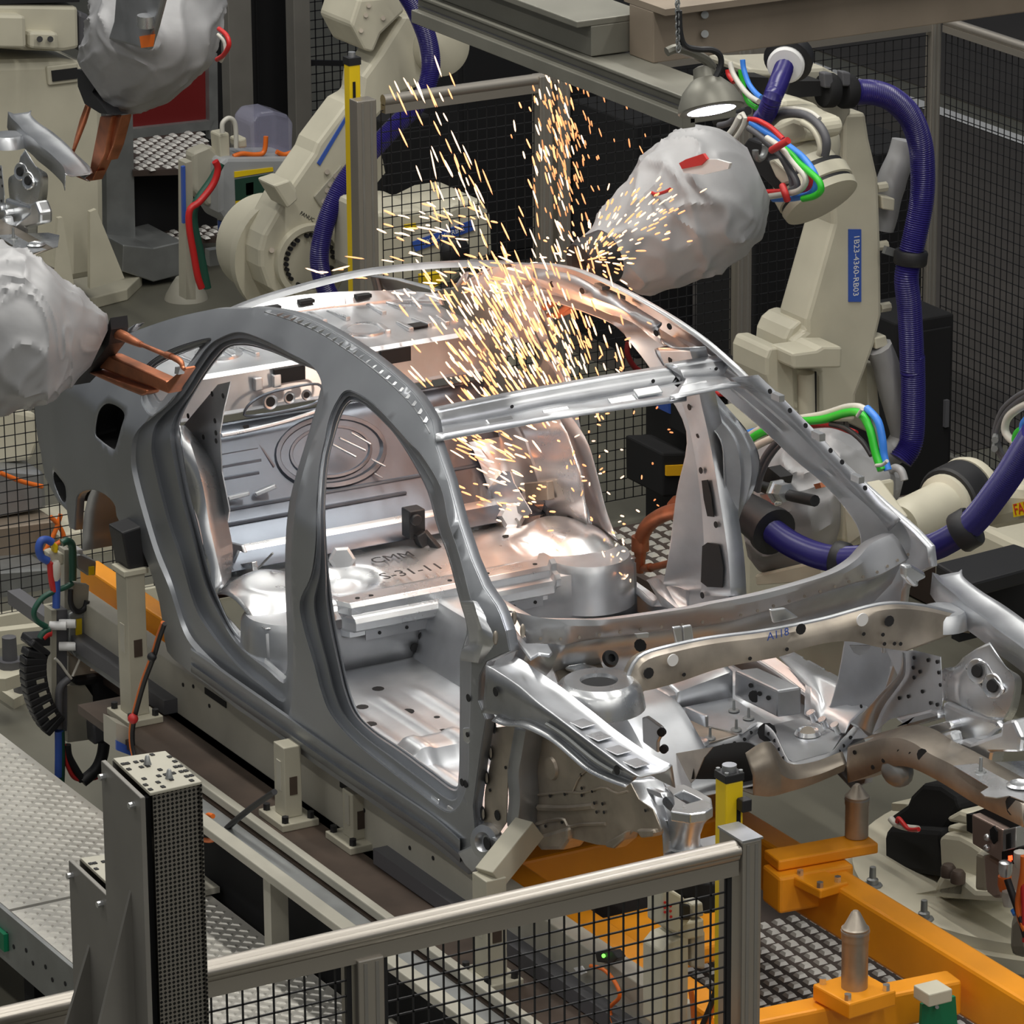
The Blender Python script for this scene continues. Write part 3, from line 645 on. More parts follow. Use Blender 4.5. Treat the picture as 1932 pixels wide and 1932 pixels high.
# ---------------------------------------------------------------- strut towers, aprons and front rails
def mirror(mb):
    m = MB(); m.v = [(x, -y, z) for x, y, z in mb.v]; m.f = [tuple(reversed(f)) for f in mb.f]; m.sm = list(mb.sm); return m
tw = MB(); tw.lathe((.05, -.56, .60), (0, 0, 1), [(.13, .135), (.16, .13), (.19, .122), (.20, .115), (.212, .10), (.212, .055), (.19, .05)], 32)
th = MB(); th.cyl((.05, -.56, .80), (.05, -.56, .801), .056, n=24)
o = tw.build('strut_tower', 'bright_steel', car); th.build('tower_opening', 'dark_hole', o)
q = at((1779, 1150), z=.80); o = MB().lathe(q, (0, 0, 1), [(-.05, .085), (-.012, .075), (.0, .066), (.0, .05)], 28).build('strut_tower', 'steel', car); MB().cyl(q-V((0, 0, .004)), q-V((0, 0, .002)), .052, n=24).build('tower_opening', 'dark_hole', o)
zr = lambda n: [lerp(.845, .745, i/(n-1)) for i in range(n)]
ap_o = cG(240,822, 330,872, 500,987, 640,1110, 800,1230, 930,1330, 1050,1420, 1200,1530, 1330,1630, 1440,1700)
ap_i = cG(450,775, 560,845, 700,945, 830,1035, 960,1140, 1080,1232, 1220,1345, 1370,1455, 1530,1560, 1690,1640)
ap_l = cG(200,1195, 330,1215, 430,1252, 560,1262, 690,1315, 820,1390, 960,1510, 1080,1610, 1220,1680, 1390,1742)
ao = [at(p, z=z) for p, z in zip(ap_o, zr(10))]; ai = [at(p, z=z) for p, z in zip(ap_i, zr(10))]
al_ = [at(p, y=q.y+.012) for p, q in zip(ap_l, ao)]
top = MB(); top.sheet([ao, [p.lerp(q, .12)+V((0, 0, -.006)) for p, q in zip(ao, ai)], [p.lerp(q, .88)+V((0, 0, -.006)) for p, q in zip(ao, ai)], ai, [p+V((-.004, .012, .006)) for p in ai], [p+V((0, .02, -.06)) for p in ai]], 50)
face = MB(); face.sheet([ao, [p.lerp(q, .4)+V((0, .004, 0)) for p, q in zip(ao, al_)], [p.lerp(q, .9)+V((0, .006, 0)) for p, q in zip(ao, al_)], al_], 50)
flg = MB(); lo_ = [p+V((.006, -.022, -.012)) for p in al_]; flg.sheet([al_[1:], lo_[1:]], 50)
grv = MB(); e0 = [ao[i].lerp(al_[i], .62)+V((0, -.004, 0)) for i in (4, 5, 6, 7, 8)]; grv.tube(e0, .007, 6, 20)
for f_ in (lambda m: m, mirror):
    o = f_(top).build('apron_rail', 'steel', car, thick=.003); f_(face).build('rail_side', 'dull_steel', o, thick=.003); f_(flg).build('rail_flange', 'bright_steel', o, thick=.003); f_(grv).build('rail_bead', 'zinc', o)
pad = [ao[k].lerp(ai[k], .5) for k in (5, 6, 7, 8)]
for p in pad: MB().box(p+V((0, 0, .0)), (.05, .06, .003), frame((0, 0, 1), (.9, .1, 0))).build('rail_pad', 'bright_steel', car, bevel=.004)
dots('rail_hole', [ao[1].lerp(al_[1], .45)+V((0, -.006, 0)), ao[8].lerp(al_[8], .35)+V((0, -.006, 0))], .014, (0, -1, 0), car)
# front hinge-pillar closing panel and wheelhouse, near side
tan_ = cH(205,180, 265,260, 400,245, 352,560, 340,900, 275,1000, 190,960, 195,700, 245,430)
o = MB().prism(on(tan_, y=-.70), (0, .003, 0)).build('pillar_closing_plate', 'brown_steel', car)
for p in cH(150,60, 255,250, 232,430, 205,595, 182,840, 250,980, 160,130): MB().ball(at(p, y=-.705), .016, sc=(.9, .25, 1.5)).build('burnt_weld', 'black', o)
for p in cH(235,430, 208,600, 185,845, 262,985): MB().ball(at(p, y=-.71), .008, sc=(.9, .3, 2)).build('weld_seam', 'brown_steel', o)
dots('plate_opening', on(cH(280,853), y=-.702), .016, (0, -1, 0), o); dots('punched_hole', on(cH(230,683, 335,530, 150,560), y=-.702), .005, (0, -1, 0), o)
b = MB(); e = cH(400,250, 370,430, 350,560, 360,740, 345,900, 370,980, 300,1090); 
b.sheet([on(e, y=-.70), [p+V((.03, .02, 0)) for p in on(e, y=-.70)], [p+V((.035, .08, 0)) for p in on(e, y=-.70)]], 30); b.build('wheelhouse_flange', 'dull_steel', car, thick=.003)
whp = cH(400,245, 585,272, 760,350, 880,510, 960,570, 1180,640, 1235,745, 1330,815, 1385,950, 1300,1000, 1200,960, 1100,1060, 950,1050, 760,1000, 700,1085, 580,1085, 500,1000, 405,1005, 370,960, 375,740, 392,400)
wl_ = MB().prism(on(whp, y=-.62), (0, .003, 0)).build('wheelhouse', 'brown_steel', car)
b = MB(); b.lathe(at(cH(650,535)[0], y=-.62), (0, -1, 0), [(0, .036), (.008, .032), (.008, 0)], 24); b.build('pressed_dome', 'brown_steel', wl_)
for pts, r in ((cH(385,742, 600,710, 760,695, 850,700, 1000,665, 1080,705, 1160,690), .004), (cH(440,640, 450,520, 500,400, 580,290), .006), (cH(790,690, 830,600, 900,530), .004), (cH(500,925, 620,890, 730,880, 765,930, 850,915, 1010,910), .006), (cH(560,800, 750,805, 930,790), .010), (cH(500,420, 470,560), .006)):
    MB().tube(on(pts, y=-.622), r, 6, 24).build('pressed_bead', 'brown_steel', wl_)
dots('punched_hole', on(cH(420,750, 525,735, 635,722, 735,710, 850,718, 935,770, 990,775, 950,830, 1000,832, 845,580, 850,670, 920,690, 605,925, 715,900, 1280,820), y=-.624), .005, (0, -1, 0), wl_)
for q, z in ((cH(520,1000, 750,930, 750,1020, 700,1090, 575,1090), .08), (cH(1000,1040, 1140,960, 1130,1020, 1060,1080, 1010,1070), .05), (cH(1200,950, 1330,950, 1330,1000, 1240,1010), .04)):
    MB().prism(on(q, y=-.64), (0, z, 0)).build('rail_foot', 'brown_steel', wl_, bevel=.012)
# jacking cup at the front of the sill
b = MB(); b.lathe(at(cH(195,1030)[0], y=-.73), (.4, -1, .2), [(-.02, .055), (.006, .05), (.010, .03), (.0, .022), (-.01, .018)], 24); o = b.build('jack_cup', 'steel', car)
MB().cyl(at(cH(207,1043)[0], y=-.735)+V((0, .004, 0)), at(cH(207,1043)[0], y=-.735), .02).build('cup_hole', 'dark_hole', o)
b = MB(); b.prism(on(cH(0,1100, 110,1050, 150,960, 290,1020, 300,1150, 210,1170, 110,1250, 60,1200), y=-.725), (0, .05, 0)); b.build('sill_end', 'steel', car, bevel=.008)
# bolt block on the hinge pillar
b = MB(); b.prism(on(cH(45,265, 130,255, 155,340, 75,372, 50,350), y=-.745), (0, .02, 0)); hbk = b.build('hinge_plate', 'steel', car, bevel=.004)
dots('hinge_hole', on(cH(78,308), y=-.748), .008, (0, -1, 0), hbk)
dots('pillar_hole', [skin(p, -.002) for p in cH(85,60, 42,630, 65,640)], .012, (0, -1, 0), side)
# near front rail head: vertical plates and a cast mount with a rectangular window
b = MB(); b.sheet([on(cH(1190,620, 1230,740, 1330,810, 1390,950, 1405,1110), y=-.60), on(cH(1380,600, 1420,700, 1440,830, 1480,940, 1490,1090), y=-.50), on(cH(1410,655, 1480,760, 1500,900, 1590,1030, 1640,1070), y=-.44)], 30); b.build('rail_head', 'steel', car, thick=.004)
for q in (cH(1215,640, 1380,700, 1400,740, 1360,730, 1225,660), cH(1340,880, 1410,890, 1400,960, 1370,900)): MB().prism(on(q, y=-.56), (0, .02, 0)).build('head_rib', 'bright_steel', car, bevel=.004)
mtop = cH(1410,660, 1470,645, 1540,642, 1640,685, 1725,735, 1735,800, 1690,830, 1580,845, 1450,825, 1475,775, 1470,720); mhole = cH(1475,715, 1535,685, 1600,715, 1655,745, 1560,772)
zt_ = .60; b = MB(); b.prism(on(mtop, z=zt_), (0, 0, -.03), [on(mhole, z=zt_)]); mount = b.build('cast_mount', 'bright_steel', car, bevel=.006)
mb_ = on(cH(1480,1040, 1500,1030, 1530,1025, 1560,1030, 1590,1035, 1600,1045, 1595,1060, 1575,1070, 1540,1072, 1500,1065, 1485,1055, 1482,1048), z=.42)
m0 = [p+V((0, 0, -.02)) for p in on(mtop, z=zt_)]; b = MB(); c1 = sum(mb_, V())/len(mb_); c0 = sum(m0, V())/len(m0)
R_ = lambda c, rx, ry, z: [V((c.x+rx*math.cos(a), c.y+ry*math.sin(a), z)) for a in ang(24)]
b.grid([R_(c0, .10, .055, .575), R_(c0.lerp(c1, .35), .075, .045, .53), R_(c0.lerp(c1, .7), .055, .04, .47), R_(c1, .055, .045, .42), R_(c1, .07, .05, .415)], True); b.build('mount_body', 'bright_steel', mount)
MB().prism(on(cH(1400,1110, 1490,1040, 1600,1020, 1760,980, 1765,1060, 1560,1120, 1420,1180), z=.41), (0, 0, -.02)).build('rail_end_plate', 'steel', car, bevel=.004)
# ---- front floor and tunnel mouth seen through the engine bay
a_ = plate(cF(165,510, 240,465, 380,548, 600,652, 800,712, 620,762, 560,790, 300,850, 170,650), .30, 'footwell_floor', 'brown_steel', car)
c_ = plate(cF(380,545, 760,468, 1040,648, 930,640, 830,705, 600,652), .305, 'tunnel_top', 'steel', car)
d_ = plate(cF(1035,645, 1220,600, 1330,640, 1490,700, 1410,822, 1160,890, 1118,860, 1060,720), .25, 'footwell_floor', 'steel', car)
for o, ps_, z in ((a_, cF(245,545, 445,775, 620,735), .303), (c_, cF(775,555, 870,605, 790,680), .308)):
    for p in ps_:
        q = at(p, z=z); MB().lathe(q, (0, 0, 1), [(0, .018), (.004, .016), (.004, .005), (.035, .004), (.035, 0)], 14).build('weld_stud', 'zinc', o)
b = MB(); b.lathe(at(cF(1255,705)[0], z=.252), (0, 0, 1), [(0, .042), (.012, .034), (.006, .024)], 24); b.build('drain_ring', 'bright_steel', d_)
MB().cyl(at(cF(1255,708)[0], z=.255), at(cF(1255,708)[0], z=.258), .025).build('drain_hole', 'brown_steel', d_)
b = MB(); b.lathe(at(cF(545,765)[0], z=.302), (0, 0, 1), [(0, .034), (.010, .028), (.006, .02)], 24); b.build('drain_ring', 'steel', a_)
fe = cF(300,850, 430,815, 560,790, 620,755, 740,725, 830,700, 880,650, 930,628, 985,645, 1040,700, 1080,780, 1120,858, 1160,890, 1290,858, 1410,822, 1480,740, 1560,650, 1640,560)
fz = [.30]*6+[.31]*3+[.30, .28, .26, .25, .25, .25, .25, .28, .33, .38]
ft = [at(p, z=z) for p, z in zip(fe, fz)]
b = MB(); b.sheet([ft, [p+V((.012, -.004, -.035)) for p in ft]], 80); ff = b.build('front_flange', 'body_light', car, thick=.004)
dots('flange_hole', [p+V((.012, -.006, -.02)) for p in spl(ft, 26)], .006, (1, -.4, .1), ff)
dots('flange_plug', on(cF(990,695), z=.285), .03, (1, -.4, .2), ff)
b = MB(); b.prism(on(cF(300,850, 640,790, 580,860, 520,1000, 480,1040, 330,1000), y=.0), (0, .003, 0)); b.build('front_lower_panel', 'brown_steel', car)
b = MB(); lowpts = cF(870,830, 1000,760, 1060,850, 1130,1030, 1250,1000, 1400,960, 1500,930)
lw_t = on(cF(850,830, 1000,755, 1120,895, 1290,890, 1480,820), x=-.22); lw_b = on(cF(900,1100, 1010,1110, 1130,1080, 1290,1030, 1490,945), x=-.20)
b.sheet([lw_t, [p.lerp(q, .5)+V((.02, 0, 0)) for p, q in zip(lw_t, lw_b)], lw_b, [p+V((-.25, 0, -.03)) for p in lw_b]], 30); b.build('front_lower_panel', 'brown_steel', car, thick=.004)
# dark sheet standing for the shade in the mouth of the tunnel
b = MB(); b.sheet([on(cF(520,900, 620,800, 850,760, 960,820), x=-.34), on(cF(500,1000, 560,1000, 700,1010, 900,1100), x=-.34)], 16); b.build('tunnel_shade', 'dark_hole', car, thick=.003)
# seat-mount box, ribs and rear cross wall
bt = on(cF(770,282, 885,250, 1000,290, 1245,385, 1180,400, 1062,432), z=.42)
b = MB(); base = on(cF(775,462, 1060,602, 1215,582), z=.30)
p0, p1, p2 = base; T0, T1, T2 = up(p0, 1180+290/3.45), up(p1, 1180+425/3.45), up(p2, 1180+400/3.45); p3 = p0+(p2-p1); T3 = V((p3.x, p3.y, T0.z))
b.add([p0, p1, p2, p3, T0, T1, T2, T3], [(0, 1, 5, 4), (1, 2, 6, 5), (2, 3, 7, 6), (3, 0, 4, 7), (4, 5, 6, 7), (3, 2, 1, 0)]); bx_ = b.build('seat_mount_box', 'dull_steel', car, bevel=.008)
dots('box_hole', [p0.lerp(p1, u).lerp(T0.lerp(T1, u), v)+V((.003, -.004, 0)) for u, v in ((.45, .45), (.6, .6), (.8, .6), (.4, .75))], .008, (.5, -.8, 0), bx_)
dots('box_hole', [p0.lerp(p1, .48).lerp(T0.lerp(T1, .48), .4)+V((.003, -.004, 0))], .02, (.5, -.8, 0), bx_)
b = MB(); w0 = on(cF(395,545, 765,470), z=.30); w1 = [up(w0[0], 1180+440/3.45), up(w0[1], 1180+300/3.45)]
b.sheet([w0, w1, [p+V((-.05, 0, .012)) for p in w1], [p+V((-.10, 0, .0)) for p in w1]], 12); b.build('floor_cross_member', 'steel', car, thick=.003)
b = MB(); b.prism(on(cF(455,530, 590,590, 592,665, 460,605), y=.12), (0, .012, 0)); b.build('cable_bracket', 'steel', car, bevel=.004)
b = MB(); b.prism(on(cF(175,600, 205,590, 300,660, 305,700, 275,760, 275,830, 180,760), y=-.28), (0, .012, 0)); cb_ = b.build('cable_bracket', 'steel', car, bevel=.004)
for p in cF(310,690, 325,800): MB().lathe(at(p, y=-.30), (.6, -.8, 0), [(0, .013), (.012, .013), (.012, .006), (.016, 0)], 14).build('grommet', 'black', cb_)
for p in cF(1300,620, 1375,665, 1455,700): MB().lathe(at(p, z=.26), (0, -.5, 1), [(0, .010), (.03, .008), (.03, .014), (.036, .014), (.036, 0)], 10).build('weld_stud', 'bright_steel', d_)
# far sill from inside
b = MB(); s0 = cF(1070,205, 1250,310, 1420,400, 1560,490, 1640,540); s1 = cF(1240,385, 1330,450, 1370,520, 1460,580, 1540,625)
b.sheet([on(cF(1180,190, 1300,260, 1480,350, 1600,420, 1690,470), y=.76), on(s0, y=.71), on(s1, y=.66), on(cF(1235,580, 1330,630, 1400,670, 1460,695, 1500,700), y=.60)], 30); fs_ = b.build('sill_inner', 'steel', car, thick=.003)
for p in cF(1145,222, 1285,298, 1420,375, 1555,460): MB().box(at(p, y=.76)+V((0, 0, .012)), (.10, .04, .018)).build('sill_pad', 'bright_steel', fs_, bevel=.006)
dots('sill_hole', on(cF(1375,470, 1440,515), y=.70), .02, (0, -1, .2), fs_)
b = MB(); b.sheet([on(cE(260,1690, 340,1680, 420,1760, 520,1840), y=.70), on(cE(340,1780, 400,1830, 480,1890, 560,1932), y=.62)], 16); b.sheet([on(r22(1715,1365, 1800,1340, 1932,1420), y=.74), on(r22(1790,1500, 1860,1520, 1932,1530), y=.62)], 12); b.build('sill_inner', 'steel', car, thick=.003)
# ---- far engine-bay side
b = MB(); b.sheet([on(cI(700,905, 655,955, 568,990, 570,1155), y=.63), on(cI(780,850, 730,980, 680,1100, 700,1205), y=.585), on(cI(862,810, 870,960, 860,1110, 850,1275), y=.57), on(cI(960,960, 1010,1040, 990,1180, 940,1282), y=.585), on(cI(990,985, 1052,1040, 1032,1200, 990,1284), y=.63)], 24); o = b.build('wheelhouse', 'bright_steel', car, thick=.003)
MB().tube(on(cI(720,960, 780,930, 850,950, 900,1040, 940,1090, 920,1120, 850,1110, 780,1040, 740,1010), y=.572), .006, 6, 40, closed=True).build('pressed_bead', 'bright_steel', o)
for p in cI(785,985, 878,1075): MB().lathe(at(p, y=.562), (.3, -1, .2), [(0, .02), (.006, .018), (.006, 0)], 16).build('mount_hole', 'dark_hole', o); MB().lathe(at(p, y=.564), (.3, -1, .2), [(0, .038), (.004, .034), (.001, .022)], 20).build('hole_collar', 'bright_steel', o)
o = MB().prism(on(cI(235,860, 400,860, 560,900, 575,1150, 560,1240, 460,1230, 400,1240, 250,1280, 120,1390, 20,1400, 160,1200, 300,1010), y=.56), (0, .003, 0)).build('side_closing_plate', 'steel', car)
dots('punched_hole', on(cI(400,905, 485,920, 540,930, 395,965, 435,990, 550,995, 400,1025, 560,1070, 450,1110, 365,1140, 310,1150, 540,1190, 500,1180, 145,1235, 80,1200), y=.557), .006, (0, -1, 0), o)
b = MB(); b.sheet([on(cI(330,870, 325,960, 290,1030, 200,1120, 110,1220, 10,1300), y=.50), on(cI(345,880, 345,1000, 300,1080, 220,1190, 170,1300, 140,1390), y=.55)], 24); b.build('diagonal_brace', 'steel', car, thick=.003)
rt = cI(0,1455, 130,1420, 220,1398, 310,1395, 400,1425, 490,1485, 640,1560, 860,1680, 1069,1800); rl = cI(0,1660, 150,1610, 220,1580, 280,1560, 390,1572, 560,1655, 760,1780, 900,1850, 1069,1932)
a0, a1 = on(rt, y=.40), on(rl, y=.40)
b = MB(); b.sheet([[p+V((-.03, .10, .01)) for p in a0], a0, [p.lerp(q, .5)+V((.01, -.01, 0)) for p, q in zip(a0, a1)], a1, [p+V((0, .09, 0)) for p in a1]], 50); rail = b.build('front_rail', 'brown_steel', car, thick=.004)
dots('rail_hole', on(cI(455,1500, 995,1790, 1000,1820), y=.395), .022, (.3, -1, .1), rail)
dots('punched_hole', on(cI(310,1475, 380,1490, 215,1530, 40,1480, 150,1570), y=.392), .007, (.2, -1, 0), rail)
b = MB(); b.ball(at(cI(300,1590)[0], y=.43), .055, sc=(1.1, .8, .9)); b.build('rail_dome', 'zinc', rail)
MB().prism(on(cI(0,1450, 60,1440, 110,1425, 100,1400, 0,1440), y=.42), (0, .05, 0)).build('rail_cap', 'zinc', rail)
for q, y, t in ((cI(270,1270, 400,1240, 500,1215, 540,1235, 545,1280, 400,1320, 350,1330), .54, .06), (cI(390,1350, 610,1285, 630,1340, 460,1400), .52, .05), (cI(455,1400, 620,1350, 640,1430, 620,1500, 470,1450), .50, .04),
                (cI(600,1420, 690,1405, 740,1425, 920,1360, 930,1300, 1000,1280, 1050,1390, 1040,1480, 860,1480, 850,1560, 740,1560, 640,1500), .52, .06), (cI(570,1170, 700,1230, 790,1260, 900,1290, 930,1330, 850,1400, 740,1420, 640,1390, 580,1290), .56, .03)):
    MB().prism(on(q, y=y), (0, t, 0)).build('rail_bracket', 'bright_steel', car, bevel=.012)
o = plate(cI(640,1560, 850,1540, 1069,1530, 1180,1560, 1240,1700, 1069,1775, 980,1742, 900,1755, 830,1745, 805,1722, 855,1690), .50, 'front_rail_plate', 'bright_steel', car)
b = MB(); b.lathe(at(cI(1045,1675)[0], z=.505), (0, 0, 1), [(0, .04), (.006, .03), (.002, .022)], 22); b.build('hole_collar', 'bright_steel', o)
MB().lathe(at(cI(805,1600)[0], z=.50), (0, 0, 1), [(0, .018), (.004, .016), (.004, .006), (.045, .005), (.045, 0)], 14).build('weld_stud', 'zinc', o)
# corner casting where cowl, pillar and apron meet, far side
b = MB(); b.prism(on(cI(340,350, 385,340, 470,390, 480,420, 430,445, 435,475, 400,478, 345,420), x=.05), (-.03, 0, 0)); b.build('corner_casting', 'bright_steel', car, bevel=.014)
b = MB(); b.prism(on(cG(330,430, 390,380, 470,520, 560,640, 640,640, 730,645, 765,710, 740,735, 660,725, 590,765, 500,640, 430,560), z=.885), (0, 0, -.012)); b.build('corner_casting', 'steel', car, bevel=.008)
# A-pillar foot of the near side: tapering stub between pillar and apron
b = MB(); b.sheet([[skin(p, .0) for p in cG(40,310, 90,480, 110,640, 50,700, 40,780)], [skin(p, -.012) for p in cG(140,310, 190,470, 230,600, 200,720, 180,800)], [skin(p, .02) for p in cG(215,330, 330,440, 420,620, 430,720, 250,800)]], 24); b.build('pillar_foot', 'steel', car, thick=.004)
# ================================================================ THE HALL: FLOOR, CONVEYOR, FENCES
ZF = -.90                          # hall floor; the car's wheels would touch z = 0
struct(MB().box((-6, 3, ZF-.05), (44, 40, .1)).build('floor', 'floor_grey'))
ln_ = MB()
a_, b_ = at((1757, 203), z=ZF), at((1932, 268), z=ZF)
ln_.box((-9.5, 8.2, ZF+.002), (9, .12, .004)); struct(ln_.build('floor_marking', 'label_white'))
ln_ = MB(); ln_.box((-10, 9.9, ZF+.003), (9, 2.9, .006)); struct(ln_.build('dim_floor', 'floor_dim_brown'))  # sheet over the same floor, its weaker light put into the colour
struct(MB().box((-9.2, 6.05, ZF+.002), (7.2, 4.2, .004)).build('dim_floor', 'floor_dim_brown'))  # second sheet with the low light painted in, next to the fence

def lugs(x0, x1, y0, y1, z, pitch, sx, sy, h=.006, alt=True, rot=0):
    mb = MB(); nx = int((x1-x0)/pitch); ny = int((y1-y0)/pitch)
    for i in range(nx):
        for j in range(ny):
            if alt and (i+j) % 2: continue
            mb.box((x0+(i+.5)*pitch, y0+(j+.5)*pitch, z+h/2), (sx, sy, h), Matrix.Rotation(rot, 3, 'Z') if rot else None, taper=.6)
    return mb
# walkway of tread plate beside the line
wk = thing('walkway', 'bright tread-plate walkway along the near side of the conveyor', 'platform', (-2, -1.24, ZF))
for i, (xa, xb) in enumerate(((-4.6, -2.02), (-2.0, -.1), (-.08, 1.6))):
    MB().box(((xa+xb)/2, -1.235, -.46), (xb-xa, .61, .02)).build('tread_plate', 'tread', wk)
    stuff(lugs(xa+.01, xb-.01, -1.53, -.94, -.45, .029, .034, .017, .004, rot=.78).build('tread_lug', 'tread', wk))
fs = MB().box((-1.5, -1.55, -.54), (6.2, .015, .18)).build('side_fascia', 'zinc', wk)
dots('fascia_hole', [V((x, -1.558, -.50-.05*((i*7) % 3)/2)) for i, x in enumerate([-2.5+.05*k for k in range(40)]) if (i*5) % 3], .008, (0, -1, 0), fs)
for x in (-3.4, -2, -.6, .8): MB().box((x, -1.24, -.68), (.08, .5, .44)).build('walkway_leg', 'near_black', wk)
MB().box((-2.05, -1.565, -.55), (.12, .02, .06)).build('green_marker', 'signal_green', wk)

# conveyor bed
cv = thing('conveyor', 'beige conveyor bed with long side beams and a brown deck running under the car body', 'conveyor', (-2, 0, ZF))
for s_ in (-1, 1):
    o = MB().box((-1.45 if s_ < 0 else -2.3, s_*.64, -.035), (4.2 if s_ < 0 else 2.4, .07, .17)).build('side_beam', 'beige', cv, bevel=.004)
    if s_ < 0:
        dots('beam_hole', [V((x, -.676, z)) for x, z in ((-2.5, .0), (-2.42, .02), (-2.3, -.01), (-1.2, .0), (-.9, -.02), (-.75, .0), (-.3, .01), (-.25, .01))], .007, (0, -1, 0), o)
        for x, l in ((-2.25, .16), (-1.32, .08), (-.2, .10)): MB().box((x, -.676, .035), (l, .004, .022)).build('beam_slot', 'dark_hole', o)
        MB().box((-1.45, -.690, -.135), (4.2, .035, .03)).build('guide_strip', 'zinc', o)
        MB().box((-.25, -.70, -.09), (1.6, .05, .05)).build('guide_rail', 'cable_grey', o)
        MB().box((-3.2, -.70, -.09), (1.3, .05, .05)).build('guide_rail', 'cable_grey', o)
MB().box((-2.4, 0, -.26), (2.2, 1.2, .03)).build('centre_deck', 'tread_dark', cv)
MB().box((-.85, -.80, -.135), (3.9, .26, .03)).build('deck_plate', 'brown_deck', cv)
for y in (-.915, -1.055):
    MB().box((-.5, y, -.095), (3.0 if y < -1 else 3.2, .05 if y < -1 else .03, .03)).build('track_rail', 'beige', cv, bevel=.004)
MB().box((-.5, -.99, -.125), (3.0, .10, .012)).build('track_channel', 'zinc', cv)
for x in (-1.85, -1.2, -.55, .1, .7):
    MB().box((x, -.99, -.28), (.05, .06, .30)).build('track_leg', 'beige', cv); MB().box((x, -.97, -.435), (.12, .14, .02)).build('track_foot', 'beige', cv)
MB().box((-.55, -.86, -.5), (3.7, .05, .6)).build('pit_wall', 'near_black', cv)
MB().box((-1.55, -.80, -.118), (.07, .05, .004)).build('floor_tag', 'label_white', cv)

# tread-plate pit floor under the orange carrier
pf = thing('pit_platform', 'dark tread-plate pit floor with bright raised lugs between the orange beams', 'platform', (.1, .0, -.62))
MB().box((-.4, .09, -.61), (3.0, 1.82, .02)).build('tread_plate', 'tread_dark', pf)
stuff(lugs(-1.0, 1.2, -.6, .95, -.60, .056, .036, .034, .010, alt=False).build('tread_lug', 'lug', pf))

# support posts of the body, on the deck
def support(name, base, top, w, label, group, lean=None):
    t = thing(name, label, 'support post', base, group)
    b, p = V(base), V(top)
    MB().box(b+V((0, 0, .012)), (.17, .13, .024)).build('foot_plate', 'post_cream_dim', t, bevel=.003)
    for i, (dx, dy) in enumerate(((-.065, -.045), (.065, -.045), (.065, .045), (-.065, .045))): MB().cyl(b+V((dx, dy, .024)), b+V((dx, dy, .045)), .012, n=6, smooth=False).build('foot_bolt', 'black', t)
    MB().box((b+p)/2+V((0, 0, .012)), (w, w*.8, (p-b).z-.024)).build('column', 'post_cream_dim', t, bevel=.003)
    MB().box((b+p)/2+V((.0, -w*.41, .03)), (w*.4, .004, .10)).build('column_label', 'beige', t)
    MB().box((b+p)/2+V((w*.51, .0, .0)), (.004, w*.35, .06)).build('column_slot', 'brown_deck', t)
    if lean is not None:
        MB().bar(p+V((0, 0, -.01)), lean, w*.8, w*.95, (1, 0, 0)).build('leaning_head', 'post_cream_dim', t, bevel=.003)
    return t
g_ = 'support posts along the conveyor'
pA = at((255, 1355), z=-.12); tA = V((pA.x, pA.y, up(pA, 1075).z))
sp = support('support_post', pA, tA, .085, 'cream rear support post with a black clamp block under the wheel arch', g_)
MB().box(tA+V((-.02, .02, .08)), (.11, .10, .15), Matrix.Rotation(.15, 3, 'X')).build('clamp_block', 'black', sp, bevel=.006)
MB().box(tA+V((0, 0, .005)), (.10, .09, .02)).build('head_plate', 'cream', sp, bevel=.003)
pB = at((545, 1548), z=-.12); support('support_post', pB, V((pB.x, pB.y, up(pB, 1402).z)), .075, 'cream support post on the brown deck below the foot of the middle pillar', g_)
pC = at((925, 1850), z=-.12); tC = V((pC.x, pC.y, up(pC, 1650).z)); support('support_post', pC, tC, .085, 'cream front support post with a leaning head under the sill end', g_, lean=at((1000, 1560), y=-.68))
pD = at((672, 1590), z=-.12); support('support_post', pD, V((pD.x, pD.y, up(pD, 1490).z)), .07, 'short cream support post against the conveyor beam under the front door sill', g_)

# ---------------------------------------------------------------- orange carrier (skid)
sk = thing('carrier_frame', 'orange painted carrier frame of long beams and cross bars under the car body', 'carrier', (-1, 0, -.3))
for y, x0_, x1_, nm in ((.40, -3.7, 1.5, 0), (-.42, -3.7, 1.5, 1)):
    MB().box(((x0_+x1_)/2, y-.045, -.12), (x1_-x0_, .10, .17)).build('long_beam', 'orange', sk, bevel=.012)
MB().box((-2.9, -.47, -.0), (1.6, .075, .09)).build('rear_rib', 'orange', sk, bevel=.008)
c0, c1 = at((1440, 1915), z=-.06), at((1801, 1842), z=-.06)
MB().bar(c0+(c0-c1).normalized()*.9+V((0, 0, -.05)), c1+V((0, 0, -.05)), .09, .11, (0, 0, 1)).build('cross_bar', 'orange', sk, bevel=.01)
c2, c3_ = at((1040, 1722), z=-.06), at((1250, 1668), z=-.06); d_ = (c3_-c2).normalized()
MB().box((-.05, -.26, -.09), (.34, .40, .06)).build('cross_plate', 'orange', sk, bevel=.01)
MB().box((-.75, -.05, -.10), (.12, .8, .10)).build('cross_bar', 'orange', sk, bevel=.01)
e0, e1 = at((1455, 1612), z=.02), at((1628, 1582), z=.02)
MB().bar(e0+V((0, 0, -.02)), e1+V((0, .03, -.02)), .10, .035).build('arm_plate', 'orange', sk, bevel=.006)
MB().bar(e0+V((.03, -.02, -.10)), e0.lerp(e1, .75)+V((.03, 0, -.10)), .12, .12).build('arm_box', 'orange', sk, bevel=.01)
q_ = at((1545, 1660), z=-.03); MB().box(q_+V((0, 0, -.01)), (.15, .11, .03), Matrix.Rotation(.1, 3, 'Z')).build('mounting_pad', 'orange', sk, bevel=.005)
